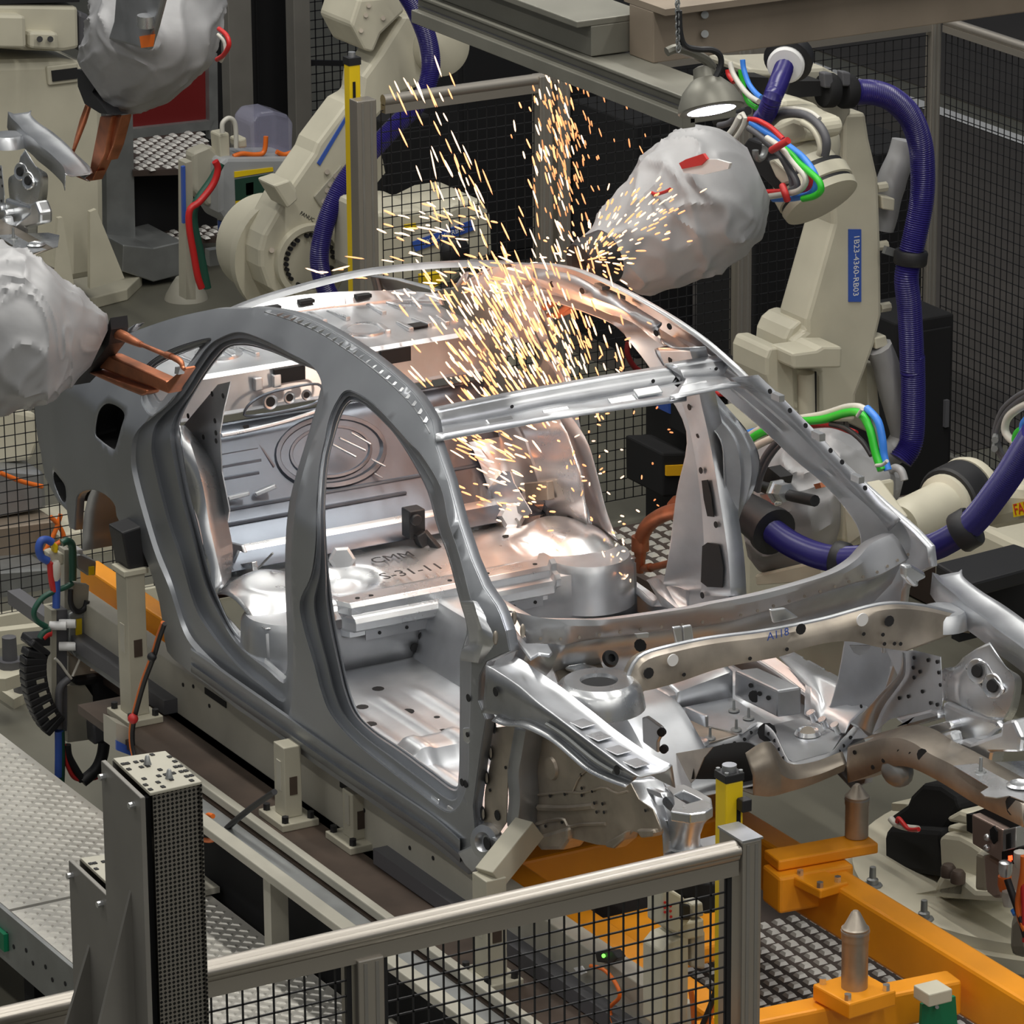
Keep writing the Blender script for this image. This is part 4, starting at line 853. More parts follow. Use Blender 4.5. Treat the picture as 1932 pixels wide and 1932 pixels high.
for dx, dy in ((-.05, -.035), (.06, -.035), (.05, .035)): MB().cyl(q_+V((dx, dy, .0)), q_+V((dx, dy, .022)), .011, n=6, smooth=False).build('pad_bolt', 'bright_steel', sk)
q_ = at((1612, 1862), z=-.0); MB().box(q_+V((0, 0, -.025)), (.17, .17, .05), Matrix.Rotation(.08, 3, 'Z')).build('mounting_pad', 'orange', sk, bevel=.006)
for dx, dy in ((-.065, -.065), (.065, -.065), (.065, .065), (-.065, .065)): MB().cyl(q_+V((dx, dy, 0)), q_+V((dx, dy, .018)), .011, n=6, smooth=False).build('pad_bolt', 'bright_steel', sk)
def pin(base, h, r, label):
    t = thing('locating_pin', label, 'pin', base, 'locating pins of the carrier'); b = V(base)
    MB().lathe(b, (0, 0, 1), [(0, r*.95), (h*.62, r*.95), (h*.62, r), (h*.78, r), (h*.80, r*.85), (h*.97, r*.35), (h, r*.2)], 20).build('pin_body', 'brown_steel', t)
    MB().lathe(b+V((0, 0, h*.72)), (0, 0, 1), [(0, r*1.04), (h*.03, r*1.04)], 20).build('pin_collar', 'dull_steel', t)
pin(q_, .235, .040, 'bare steel locating pin with pointed tip on the free orange pad')
pin(at((1616, 1577), z=.02), .17, .038, 'brown steel locating pin carrying the front rail of the car body')
gt = tag(MB().prism(on(px(1740,1895, 1803,1880, 1810,1990, 1735,2000), x=.80), (-.012, 0, 0)).build('green_sign', 'signal_green'), 'blank green plate hanging below the orange cross bar', 'plate')
MB().cyl(at((1768, 1900), x=.803), at((1768, 1900), x=.815), .006, n=8).build('sign_screw', 'zinc', gt)
tag(MB().box(at((1760, 1874), z=.0), (.08, .08, .04)).build('sensor_block', 'cream', bevel=.004), 'small cream block sitting behind the green plate on the orange bar', 'block')

# ---------------------------------------------------------------- fences
def wires(mb, p, q, z0, z1, pitch=.045, r=.0017):
    p, q = V(p), V(q); L = (q-p).length; n = max(1, round(L/pitch)); d = (q-p)/L
    for i in range(n+1):
        b = p+d*(L*i/n); mb.box((b.x, b.y, (z0+z1)/2), (2*r, 2*r, z1-z0))
    m = max(1, round((z1-z0)/pitch))
    for j in range(m+1):
        z = z0+(z1-z0)*j/m; mb.bar((p.x, p.y, z), (q.x, q.y, z), 2*r, 2*r)
    return mb
def alu_post(parent, x, y, z0, z1, wx, wy, name='fence_post', mt='alu'):
    o = MB().box((x, y, (z0+z1)/2), (wx, wy, z1-z0)).build(name, mt, parent, bevel=.004)
    for s_ in (-.22, .22):
        MB().box((x+wx/2, y+wy*s_, (z0+z1)/2), (.003, .010, z1-z0-.02)).build('post_groove', 'grey_paint', o)
    return o
def alu_rail(parent, p, q, z, h=.06, name='top_rail', mt='alu'):
    p, q = V((p[0], p[1], z)), V((q[0], q[1], z)); o = MB()
    n = (q-p).normalized().cross(V((0, 0, 1)))*1.0
    o.bar(p-V((0, 0, h*.75)), q-V((0, 0, h*.75)), .040, h*.5)
    o.tube([p-V((0, 0, h*.25)), q-V((0, 0, h*.25))], h*.34, 14)
    return o.build(name, mt, parent)
XN = 1.17
nf = thing('near_fence', 'aluminium safety fence with black wire mesh in front of the car nose', 'fence', (XN, -1.8, ZF))
r_ = alu_rail(nf, (XN, -4.0), (XN, -.80), .755, .085)
MB().tube([(XN+.022, -4.0, .742), (XN+.022, -.8, .742)], .014, 10).build('rail_bead', 'alu', r_)
alu_post(nf, XN-.03, -.765, ZF, .765, .12, .06, mt='alu'); alu_post(nf, XN-.02, at((690, 1800), x=XN).y, ZF, .68, .10, .075)
MB().box((XN-.03, -.765, .768), (.125, .065, .006)).build('post_cap', 'dull_steel', nf)
ym = at((690, 1800), x=XN).y
stuff(wires(MB(), (XN, -4.0), (XN, ym-.045), -.2, .665, .044, .0022).build('wire_mesh', 'wire', nf)); stuff(wires(MB(), (XN, ym+.045), (XN, -.83), -.2, .665, .044, .0022).build('wire_mesh', 'wire', nf))
for y in (ym-.052, ym+.052, -.82): MB().box((XN, y, .2), (.012, .014, 1.0)).build('mesh_edge', 'wire', nf)
yp = at((1376, 1470), x=XN-.17)
lc = thing('light_curtain_post', 'yellow light curtain post with black cap beside the end post of the near fence', 'light curtain', (yp.x, yp.y, ZF), 'yellow light curtain posts')
MB().box((yp.x, yp.y, (ZF+yp.z)/2), (.055, .055, yp.z-ZF)).build('housing', 'yellow', lc, bevel=.004); MB().box((yp.x+.029, yp.y+.012, yp.z-.75), (.002, .012, 1.4)).build('lens_strip', 'near_black', lc)
MB().box((yp.x, yp.y, yp.z+.012), (.06, .06, .024)).build('end_cap', 'black', lc, bevel=.003); MB().cyl((yp.x, yp.y, yp.z+.024), (yp.x, yp.y, yp.z+.042), .02, n=16).build('cap_button', 'dull_steel', lc)
for dx, dy in ((-.022, -.022), (.022, -.022), (.022, .022), (-.022, .022)): MB().cyl((yp.x+dx, yp.y+dy, yp.z+.024), (yp.x+dx, yp.y+dy, yp.z+.03), .006, n=8).build('cap_screw', 'zinc', lc)
MB().box((yp.x+.045, yp.y+.02, .80), (.03, .03, .035)).build('bracket', 'black', lc, bevel=.003)
# fence across the line behind the car
XB = -5.55
mf = thing('cell_fence', 'tall aluminium safety fence with wire mesh panels closing the cell behind the sparks', 'fence', (XB, 3, ZF))
alu_rail(mf, (XB, 1.72), (XB, 2.5), 1.10, .07); alu_rail(mf, (XB, 2.5), (XB, 4.38), 1.12, .06)
for y, w in ((1.628, .088), (2.46, .06), (2.545, .06), (3.43, .07)): alu_post(mf, XB, y, ZF, 1.10, .07, w)
alu_post(mf, XB, 4.40, ZF, 1.25, .05, .05)
for a, b in ((1.71, 2.42), (2.59, 3.38), (3.48, 4.37)): stuff(wires(MB(), (XB, a), (XB, b), ZF+.1, 1.04).build('wire_mesh', 'wire', mf))
o = alu_rail(mf, (XB+.05, 4.43), (-2.5, 4.43), 1.12, .06)
stuff(wires(MB(), (XB+.05, 4.43), (-2.5, 4.43), ZF+.06, 1.06).build('wire_mesh', 'wire', mf)); MB().box((-4, 4.43, ZF+.04), (3, .04, .08)).build('kick_rail', 'grey_paint', mf)
lf = thing('low_fence', 'low wire mesh fence with a beige kick rail behind the tail of the car', 'fence', (XB, -.3, ZF))
stuff(wires(MB(), (XB, -1.2), (XB, .95), ZF+.10, .12).build('wire_mesh', 'wire', lf)); MB().box((XB, -.1, ZF+.05), (.05, 2.2, .10)).build('kick_rail', 'cream', lf); MB().box((XB, -.1, .13), (.03, 2.2, .03)).build('top_rail', 'alu', lf)
p_ = at((655, 122), x=XB-.12); q_ = at((672, 545), x=XB-.12)
lc2 = thing('light_curtain_post', 'slim yellow light curtain post at the edge of the cell fence behind the roof', 'light curtain', (p_.x, p_.y, ZF), 'yellow light curtain posts')
MB().box((p_.x, p_.y+.022, (ZF+p_.z)/2), (.05, .05, p_.z-ZF)).build('housing', 'yellow', lc2, bevel=.004); MB().box((p_.x+.027, p_.y+.016, .2), (.002, .012, 1.9)).build('lens_strip', 'near_black', lc2)
MB().box((p_.x, p_.y+.022, p_.z+.015), (.055, .055, .03)).build('end_cap', 'black', lc2); MB().cyl((p_.x, p_.y+.022, p_.z+.03), (p_.x, p_.y+.022, p_.z+.05), .015, n=12).build('cap_button', 'dull_steel', lc2)
# farther fence with tall posts
XC = -11.6
bf = thing('back_fence', 'far fence of tall grey posts with fine mesh behind the control box', 'fence', (XC, 4.2, ZF))
for p, w in ((452, .14), (568, .10), (1225, .12), (1330, .12)):
    b = at((p, 300), x=XC); MB().box((XC, b.y, .6), (.1, w, 3.0)).build('fence_post', 'grey_paint', bf, bevel=.004)
ya, yb, yc = at((585, 300), x=XC).y, at((690, 300), x=XC).y, at((1440, 300), x=XC).y
stuff(wires(MB(), (XC, ya), (XC, yb), ZF, 1.9, .05, .0025).build('wire_mesh', 'wire', bf)); stuff(wires(MB(), (XC, yb), (XC, yc), ZF, 1.9, .05, .0025).build('wire_mesh', 'wire', bf))
b0, b1 = at((585, 118), x=XC), at((690, 120), x=XC); MB().bar(b0, b1, .02, .03).build('cross_rail', 'black', bf)

# ---------------------------------------------------------------- dark cabinets and machines beyond the fences
def cabinet(pl, pr, ptop, x, label, mt='near_black', d=.7, z0=ZF, door=True, cat='cabinet', name='machine_cabinet', group='dark cabinets beyond the fences'):
    a, b = at((pl, ptop), x=x), at((pr, ptop), x=x); zt = max(a.z, b.z)
    t = thing(name, label, cat, (x-d/2, (a.y+b.y)/2, z0), group); w = b.y-a.y
    MB().box((x-d/2, (a.y+b.y)/2, (z0+zt)/2), (d, w, zt-z0)).build('housing', mt, t, bevel=.01)
    if door:
        MB().box((x+.006, (a.y+b.y)/2, (z0+zt)/2), (.012, w*.86, (zt-z0)*.88)).build('door', mt, t, bevel=.004)
        MB().box((x+.02, b.y-w*.15, (z0+zt)/2), (.02, .02, .12)).build('handle', 'cable_grey', t)
    return t
cabinet(474, 556, -60, -12.0, 'tall black machine cabinet between the two grey posts of the far fence')
cabinet(420, 446, -60, -12.1, 'narrow black cabinet behind the red panel and the first grey post')
cabinet(722, 815, 230, -8.6, 'black machine seen through the mesh beside the yellow-capped fence post', d=.4)
cabinet(860, 1030, 60, -9.4, 'wide black cabinet behind the mesh in line with the upper sparks', d=1.0)
cabinet(830, 1000, -40, -11.75, 'tall black cabinet at the back below the overhead girder end', d=.8)
cabinet(1065, 1245, 40, -9.8, 'black cabinet behind the mesh beside the second shower of sparks', d=.8)
cabinet(1200, 1310, 235, -7.6, 'dark cabinet with a rounded top behind the grey protective bag', d=.6)
cabinet(1290, 1420, 140, -10.6, 'black cabinet behind the bag and below the hanging lamp', d=.6)
cabinet(1425, 1570, 330, -6.4, 'black cabinet directly behind the cream robot arm', d=.5)
cabinet(1655, 1760, 290, -6.1, 'black control cabinet behind the thick blue hose', d=.5)
cabinet(1335, 1480, 740, -4.9, 'low black controller with a red top under the windscreen header', d=.5, group='x')['group'] = 'dark cabinets beyond the fences'
cabinet(1690, 1800, 610, -5.0, 'black cabinet standing at the foot of the blue hose', d=.35)
# red panel, steps and hexagonal plinth at the left
rp = thing('red_screen', 'dark red welding screen in a grey frame behind the tread steps', 'screen', at((315, 240), z=ZF))
xr = -11.2; MB().prism(on(px(232,110, 393,125, 393,235, 248,250), x=xr), (-.02, 0, 0)).build('screen_sheet', 'dark_red', rp)
for a, b in (((232, 252), (400, 234)), ((398, 100), (400, 260))): MB().bar(at(a, x=xr+.02), at(b, x=xr+.02), .05, .05).build('screen_frame', 'zinc', rp)
stp = thing('tread_steps', 'steps of bright tread plate beside the cream pedestal', 'steps', (-10.2, 3.0, ZF))
for (q, z) in ((px(250,262, 375,248, 410,290, 372,318, 250,322), -.35), (px(248,445, 370,428, 430,425, 440,445, 330,452, 270,458), -.72)):
    P_ = on(q, z=z); MB().prism(P_, (0, 0, -.03)).build('step_plate', 'tread_dark', stp)
    xs_, ys_ = [p.x for p in P_], [p.y for p in P_]; pp = [V((p.x, p.y)) for p in P_]; mb = MB(); i = 0; x = min(xs_)
    while x < max(xs_):
        y = min(ys_); j = 0
        while y < max(ys_):
            if (i+j) % 2 == 0 and inside(V((x, y)), pp): mb.box((x, y, z+.004), (.06, .03, .010), taper=.6)
            y += .045; j += 1
        x += .045; i += 1
    stuff(mb.build('tread_lug', 'lug', stp))
MB().prism(on(px(250,325, 375,320, 410,295, 410,440, 250,450), x=-10.35), (-.5, 0, 0)).build('step_riser', 'near_black', stp)
MB().prism(on(px(200,190, 250,200, 256,470, 236,480, 202,470), x=-10.2), (-.15, 0, 0)).build('step_side', 'zinc', stp)
hx = MB().prism(on(px(232,462, 290,468, 345,455, 345,518, 290,532, 230,512), x=-9.95), (-.6, 0, 0)).build('hexagonal_plinth', 'zinc', stp, bevel=.006)
# cream pedestal of the neighbouring robot
pdl = thing('robot_pedestal', 'big cream robot pedestal with gusset fins on a bolted base plate', 'pedestal', at((110, 540), z=ZF))
MB().prism(on(px(-90,118, 120,112, 160,118, 188,135, 196,180, 200,520, 60,545, -90,560), x=-9.55), (-.8, 0, 0)).build('pedestal_body', 'cream', pdl, bevel=.05)
MB().prism(on(px(-90,470, 205,498, 268,518, 240,545, 182,560, -90,600), z=ZF+.06), (0, 0, -.06)).build('base_plate', 'cream', pdl, bevel=.006)
for q, x in ((px(170,400, 182,395, 235,525, 170,545), -9.35), (px(110,412, 118,410, 140,540, 100,548), -9.3)): MB().prism(on(q, x=x), (-.03, 0, 0)).build('gusset_fin', 'cream', pdl)
o = MB().prism(on(px(88,125, 148,118, 150,155, 92,162), x=-9.53), (-.02, 0, 0)).build('pedestal_pocket', 'cream', pdl, bevel=.01); MB().prism(on(px(98,134, 146,128, 147,148, 100,154), x=-9.52), (-.03, 0, 0)).build('pocket_hole', 'dark_hole', o)
MB().cyl(at((192, 528), z=ZF+.06), at((192, 528), z=ZF+.06)+V((0, 0, .08)), .03, .015, n=8).build('anchor_bolt', 'zinc', pdl)
tp = thing('robot_turret', 'cream robot turret with bolted cover on top of the pedestal', 'robot', at((70, 100), x=-9.6))
for q, x, d in ((px(-60,8, 148,12, 150,92, 118,98, 50,96, -60,88), -9.5, .7), (px(-60,28, 50,30, 52,92, -60,90), -9.42, .1), (px(55,60, 112,62, 112,96, 55,92), -9.44, .08)): MB().prism(on(q, x=x), (-d, 0, 0)).build('turret_cover', 'cream', tp, bevel=.02)
for p in px(75,74, 95,74): MB().cyl(at(p, x=-9.42), at(p, x=-9.40), .015, n=10).build('cover_bolt', 'black', tp)
MB().prism(on(px(-60,-20, 150,-20, 150,4, 60,6, -60,10), x=-9.5), (-.6, 0, 0)).build('turret_cap', 'black', tp)
MB().prism(on(px(148,20, 172,30, 170,90, 150,100), x=-9.55), (-.2, 0, 0)).build('turret_motor', 'cable_grey', tp, bevel=.02)

# ---------------------------------------------------------------- overhead girder, cross beam and hanging lamp
ZB = 2.25
gd = thing('overhead_girder', 'grey-green steel girder hanging diagonally over the car', 'girder', at((1080, 120), z=ZB))
g0, g1 = at((800, 34), z=ZB), at((1345, 244), z=ZB); gdir = (g1-g0).normalized()
top_ = lambda p, row: up(p, row)
gA, gB = g0, g1-gdir*.10
hgt = up(at((1080, 140), z=ZB), 55).z-ZB
for nm, z0_, z1_, y0_, y1_ in (('web', 0, hgt*.55, -.02, .14), ('bottom_lip', -.012, .03, -.045, .0), ('mid_lip', hgt*.50, hgt*.58, -.035, .0), ('groove', hgt*.28, hgt*.31, -.024, .0)):
    MB().box(((gA+gB)/2)+V((0, (y0_+y1_)/2, (z0_+z1_)/2)), ((gB-gA).length+.02, y1_-y0_, z1_-z0_)).build(nm, 'girder_grey' if nm != 'groove' else 'cable_grey', gd, bevel=.003)
cbm = thing('overhead_beam', 'wide brown-grey box beam crossing above the robots', 'beam', at((1560, 60), z=ZB))
c0, c1 = at((1232, 120), z=ZB+.55*hgt), at((2000, 14), z=ZB+.55*hgt); hh = up(c0, 22).z-c0.z; cd = (c1-c0).normalized()
MB().bar(c0+V((-.07, 0, hh/2)), c1+V((-.07, 0, hh/2)), .14 if abs(cd.y) > .5 else .14, hh).build('beam_box', 'beam_brown', cbm, bevel=.004)
MB().bar(c0+V((-.05, 0, hh+.01)), c1+V((-.05, 0, hh+.01)), .24, .02).build('beam_flange', 'beam_brown', cbm)
xu = c0.x-.16
for nm, z0_, z1_, y0_, y1_ in (('upper_web', hgt*.58, hgt*1.25, .0, .14), ('top_flange', hgt*1.25, hgt*1.25+.02, -.05, .20)): MB().box(((gA.x+xu)/2, gA.y+(y0_+y1_)/2, ZB+(z0_+z1_)/2), (xu-gA.x, y1_-y0_, z1_-z0_)).build(nm, 'girder_grey', gd, bevel=.003)
for p in px(1330,28, 1330,64): MB().cyl(at(p, x=c0.x+.0), at(p, x=c0.x+.02), .012, n=10).build('beam_bolt', 'zinc', cbm)
hl_ = thing('hanging_lamp', 'small round lamp with a grey shade and a lit violet-white face below the girder', 'lamp', at((1345, 190), z=ZB-.12))
lc_ = at((1342, 206), y=g0.y-.16); ax = (-upv*.95+rgt*.16-fwd*.10).normalized()
MB().lathe(lc_, ax, [(-.125, .020), (-.12, .032), (-.09, .036), (-.085, .045), (-.055, .075), (-.02, .092), (.0, .096), (.004, .092)], 28).build('lamp_shade', 'girder_grey', hl_)
MB().lathe(lc_, ax, [(-.012, .088), (.004, .070), (.009, .0)], 24).build('lamp_lens', 'lamp_glow', hl_)
ch = MB(); p0, p1 = at((1278, 0), x=lc_.x), at((1280, 92), x=lc_.x)
for i in range(14):
    c = p0.lerp(p1, i/13); ch.tube([c+Matrix.Rotation(i*1.57, 3, 'Z') @ V((.007*math.cos(a), 0, .011*math.sin(a))) for a in ang(8)], .0025, 5, closed=True)
tag(stuff(ch.build('lamp_chain', 'zinc')), 'thin steel chain hanging beside the black lamp cable', 'chain')
MB().tube(on(px(1281,20, 1283,60, 1292,86, 1316,93, 1342,94, 1358,104, 1360,124, 1350,146), x=lc_.x), .009, 8, 40).build('lamp_cable', 'black', hl_)
MB().tube(on(px(1258,98, 1275,92, 1300,98, 1330,112, 1345,128), x=lc_.x-.03), .014, 8, 20).build('lamp_arm', 'girder_grey', hl_)
area('lamp_light', lc_+ax*.03, .12, .12, 4, (.85, .85, 1), aim=lc_+ax)

# ---------------------------------------------------------------- perforated towers at the near left
def tower(t4, z, zb, label, gus):
    a, b, c, d = [at(p, z=z) for p in t4]                  # far-left, far-right, near-right, near-left corners of the lid
    t = thing('scanner_tower', label, 'tower', ((a.x+c.x)/2, (a.y+c.y)/2, zb), 'perforated sensor towers')
    dz = V((0, 0, zb-z)); n = V((0, 0, -.006))
    lid = MB().prism([a, b, c, d], (0, 0, -.008)).build('lid', 'dull_cream', t, bevel=.002)
    mb = MB(); rnd = random.Random(3)
    for i in range(34):
        u, v = rnd.choice((.06, .14, .3, .42, .55, .7, .85, .94)), rnd.choice((.07, .2, .35, .5, .65, .8, .93))
        p = a.lerp(b, u).lerp(d.lerp(c, u), v); mb.box(p+V((0, 0, .001)), (.012, .009, .002))
    stuff(mb.build('lid_slot', 'dark_hole', lid))
    for u, v in ((.45, .3), (.55, .75)): MB().lathe(a.lerp(b, u).lerp(d.lerp(c, u), v), (0, 0, 1), [(0, .01), (.006, .008), (.02, .005), (.024, 0)], 8).build('lid_bolt', 'zinc', lid)
    ex = (a-d).normalized(); ey = (c-d).normalized()
    s0, s1 = d+ex*(a-d).length, d-ex*.02
    MB().prism([a-ey*.03, d-ex*.015-ey*.03, d-ex*.015-ey*.03+dz, a-ey*.03+dz], ey*.012).build('side_plate', 'grey_paint', t, bevel=.002)
    i_ = .012
    MB().prism([d+ex*i_+ey*.01+n, c+ex*i_+n, c+ex*i_+dz, d+ex*i_+ey*.01+dz], ex*-.004).build('perforated_cover', 'perforated', t)
    MB().prism([c+n, b+n, b+dz, c+dz], ey*-.004).build('perforated_cover', 'perforated', t)
    MB().prism([d+ex*.03-ey*.016+n*4, d+ex*.03+ey*.012+n*4, d+ex*.03+ey*.012+dz, d+ex*.03-ey*.016+dz], ex*.02).build('inner_channel', 'near_black', t)
    MB().prism([b+n, a+n, a+dz, b+dz], ex*.004).build('back_plate', 'grey_paint', t)
    for u in (.1, .9): MB().cyl(a.lerp(d, u)-ey*.03+V((0, 0, -.03)), a.lerp(d, u)-ey*.045+V((0, 0, -.03)), .008, n=8).build('plate_bolt', 'bright_steel', t)
    for row0, row1, u in gus:
        p = a.lerp(d, u)-ey*.03; zt = up(p, row0).z; P0 = V((p.x, p.y, zt))
        MB().prism([P0, V((p.x, p.y, zb)), V((p.x, p.y, zb))-ey*.55], ex*.012).build('gusset_fin', 'grey_paint', t)
    MB().box(((a.x+c.x)/2, (a.y+c.y)/2-.2, zb+.01), (.24, .6, .02)).build('foot_plate', 'grey_paint', t)
    return t
tower(px(213,1430, 312,1416, 381,1474, 283,1496), 1.65, -.45, 'tall grey perforated sensor tower with a slotted lid in front of the walkway', ((1682, 0, .72),))
tower(px(151,1618, 252,1604, 320,1662, 222,1684), 1.22, -.45, 'shorter grey sensor tower standing close behind the tall one', ((1785, 0, .5),))
# ================================================================ ROBOTS, WELD GUNS, HOSES
from mathutils import noise
k1 = crop(1360, 80, 6.44); k2 = crop(1360, 640, 3.378); c3c = crop(0, 960, 3.865); c6 = crop(400, 200, 4.83); k5 = crop(1640, 1460, 5.68)
def pl(pts, x=None, y=None, z=None, d=.05, mb=None):
    """outline on an x, y or z plane given depth d away from the camera"""
    mb = mb or MB(); vec = (-d, 0, 0) if x is not None else (0, d, 0) if y is not None else (0, 0, -d)
    return mb.prism(on(pts, x=x, y=y, z=z), vec)
def bag(name, pairs, ys, parent=None, mt='cloth', wr=.05, seed=0, nseg=110, nring=56, flat=.92, pucker=True):
    """wrinkled cloth sleeve: edge pairs (two pixels) at depths ys"""
    cs = [at(((p[0][0]+p[1][0])/2, (p[0][1]+p[1][1])/2), y=y) for p, y in zip(pairs, ys)]
    U = splseg([atd(p[0], c) for p, c in zip(pairs, cs)], 14, False); L = splseg([atd(p[1], c) for p, c in zip(pairs, cs)], 14, False)
    m = len(U); C = [(a+b)/2 for a, b in zip(U, L)]; rings = []; off = V((seed*3.7, seed*1.3, 0)); o_ = V((0, 0, 5.1))
    for i in range(m):
        e1 = (U[i]-L[i])/2; R = e1.length; e1.normalize(); e2 = (C[i]-EYE).normalized(); e2 = (e2-e1*e2.dot(e1)).normalized(); ring = []
        for a in ang(nseg):
            p = C[i]+(e1*math.cos(a)+e2*math.sin(a)*flat)*R; q = p*4.2+off; sx = i/m*3.2
            w1 = noise.noise(q*.8)*1.6; f1 = 1-abs(noise.noise(V((math.cos(a)*1.9+w1, math.sin(a)*1.9+sx*.5, sx+w1*.6+seed)))*2.2)
            f2 = 1-abs(noise.noise(q*1.5+o_)*2.4); big = noise.noise(p*2.4+off)
            d = 1+wr*1.7*big+wr*1.5*max(0, f1)**3+wr*1.0*max(0, f2)**3-wr*.4
            if pucker: e = i/m; d += .06*max(0, 1-e*5)*math.sin(a*11+seed+sx*3)
            ring.append(C[i]+(e1*math.cos(a)+e2*math.sin(a)*flat)*R*d)
        rings.append(ring)
    mb = MB(); mb.grid(rings, True); mb.add(rings[0], [tuple(range(nseg))]); mb.add(rings[-1], [tuple(range(nseg))])
    return mb.build(name, mt, parent, smooth=None)
def hose(name, pts, r, mt, parent, n=10, seg=40, **k): return MB().tube(pts, r, n, seg, **k).build(name, mt, parent)
def corr(name, pts, r, parent, pitch=.0085, n=14):
    P = spl(pts, 60); L = sum((b-a).length for a, b in zip(P, P[1:])); return MB().tube(pts, r, n, int(L/pitch)*2, rip=.045).build(name, 'hose_blue', parent)
def ringclamp(name, c, axis, r, w, mt, parent): return MB().lathe(V(c)-V(axis).normalized()*w/2, axis, [(0, r*.9), (0, r*1.12), (w*.15, r*1.2), (w*.85, r*1.2), (w, r*1.12), (w, r*.9)], 24).build(name, mt, parent)

# ---------------------------------------------------------------- big cream robot on the far side
XR = -3.75
rr = thing('welding_robot', 'big cream welding robot with a blue number label and a thick dark blue hose', 'robot', (-3.95, 2.75, -.6))
arm = r13(990,590, 1110,585, 1130,720, 1178,930, 1190,1260, 1195,1640, 1160,1790, 1110,1932)+r23(1062,400, 1056,545, 865,545, 862,300, 735,268, 728,125, 800,70)+r13(800,1665, 830,1560, 940,1170, 932,1000, 985,850)
pl(arm, x=XR, d=.20).build('lower_arm', 'cream', rr, bevel=.018)
pl(r13(685,1830, 690,1770, 715,1715, 755,1680, 805,1662, 850,1690, 860,1900, 700,1920), x=XR-.04, d=.22).build('shoulder_housing', 'cream', rr, bevel=.02)
pl(r23(725,185, 850,168, 880,150, 990,150, 985,262, 730,268), x=XR+.16, d=.16).build('counter_block', 'cream', rr, bevel=.012)
pl(r23(610,160, 680,152, 692,215, 735,262, 745,560, 612,560, 612,380, 590,300, 590,210), x=XR+.05, d=.25).build('base_bracket', 'cream', rr, bevel=.012)
MB().tube(on(r23(795,285, 800,540), x=XR+.05), .035, 14, 6).build('balancer_rod', 'cream', rr)
pl(r23(824,288, 852,280, 852,540, 826,540), x=XR+.02, d=.01).build('arm_slot', 'near_black', rr)
pl(r23(1110,232, 1160,232, 1190,600, 1120,600), x=XR-.1, d=.15).build('base_bracket', 'cream', rr, bevel=.01)
for q in (r13(1190,1020, 1262,1035, 1258,1100, 1195,1090), r23(1155,105, 1215,90, 1228,145, 1160,165)): pl(q, x=XR, d=.06).build('cable_clip', 'cream', rr, bevel=.006)
for p in r13(1185,975, 1188,1280, 1202,1600): MB().cyl(at(p, x=XR-.03)-V((0, .02, 0)), at(p, x=XR-.03)+V((0, .025, 0)), .02, n=8).build('arm_bolt', 'cream', rr)
lb = pl(r13(1020,1195, 1085,1195, 1085,1572, 1020,1572), x=XR+.006, d=.008).build('number_label', 'label_blue', rr)
la, lb0 = at(r13(1053,1195)[0], x=XR+.007), at(r13(1053,1572)[0], x=XR+.007)
text('1B23-4360-RB03', .036, (la+lb0)/2+V((0, .004, 0)), basis((0, 0, -1), (0, 1, 0)), 'label_white', lb, 'label_text')
MB().box((-4.1, 2.62, -.35), (.42, .42, .7)).build('robot_base', 'cream', rr, bevel=.03)
hose('grey_sleeve', on(r23(1175,150, 1215,250, 1245,380, 1285,520, 1305,620, 1250,700, 1180,720), x=XR-.02), .055, 'cloth', rr)
hose('grey_sleeve', on(r13(1310,730, 1290,820, 1250,920, 1225,1020, 1215,1120, 1200,1200), x=XR-.1), [.05, .06, .04], 'cloth', rr)
# elbow, upper arm and wrist
pl(k1(560,330, 1260,300, 1500,430, 1600,850, 1460,1100, 1360,1420, 1240,1420, 1180,900, 980,690, 760,690, 620,430, 340,420, 340,310), x=XR+.0, d=.3).build('elbow_housing', 'dull_cream', rr, bevel=.02)
pl(k1(760,700, 940,690, 1200,760, 1250,900, 1450,880, 1450,1090, 1240,1060, 1000,860, 720,830), x=XR+.25, d=.2).build('forearm', 'cream', rr, bevel=.02)
for q in (k1(360,420, 580,430, 560,660, 430,660, 360,540), k1(850,470, 1240,470, 1220,650, 780,680)): pl(q, x=XR+.12, d=.1).build('cable_tray', 'near_black', rr)
wc = at(k1(1000,1250)[0], y=2.05)
MB().ball(wc, .135, 20, 12, (1, 1, 1.1)).build('wrist_body', 'cream', rr)
pl(k1(640,1020, 880,920, 1000,960, 1040,1100, 1010,1190, 760,1260, 640,1230), y=1.92, d=.16).build('wrist_cover', 'cream', rr, bevel=.015)
axd = (rgt*.45-upv*.85-fwd*.28).normalized()
dc = at(k1(1085,1690)[0], y=1.97)
fl2 = MB().lathe(dc, axd, [(-.11, .085), (-.06, .10), (-.055, .125), (-.02, .128)], 40).build('wrist_flange', 'cream', rr)
MB().lathe(dc, axd, [(-.02, .138), (.0, .138)], 40).build('flange_gap', 'black', fl2)
MB().lathe(dc, axd, [(.0, .146), (.045, .146), (.05, .138)], 40).build('flange_disc', 'cream', fl2); MB().lathe(dc, axd, [(.05, .139), (.064, .139)], 40).build('flange_gap', 'black', fl2); MB().lathe(dc, axd, [(.064, .146), (.090, .142), (.095, .12)], 40).build('flange_disc', 'cream', fl2)
hose('ring_cable', on(k1(600,985, 720,890, 900,862, 1080,910, 1225,1050, 1285,1210, 1262,1370), y=1.85), .016, 'cable_grey', rr); hose('ring_cable', on(k1(610,900, 730,820, 920,810, 1090,850, 1200,930), y=1.86), .009, 'cable_white', rr)
hose('gear_ring', on(k1(1000,970, 1110,1040, 1190,1160, 1220,1290, 1200,1360), y=1.84), .014, 'cream', rr)
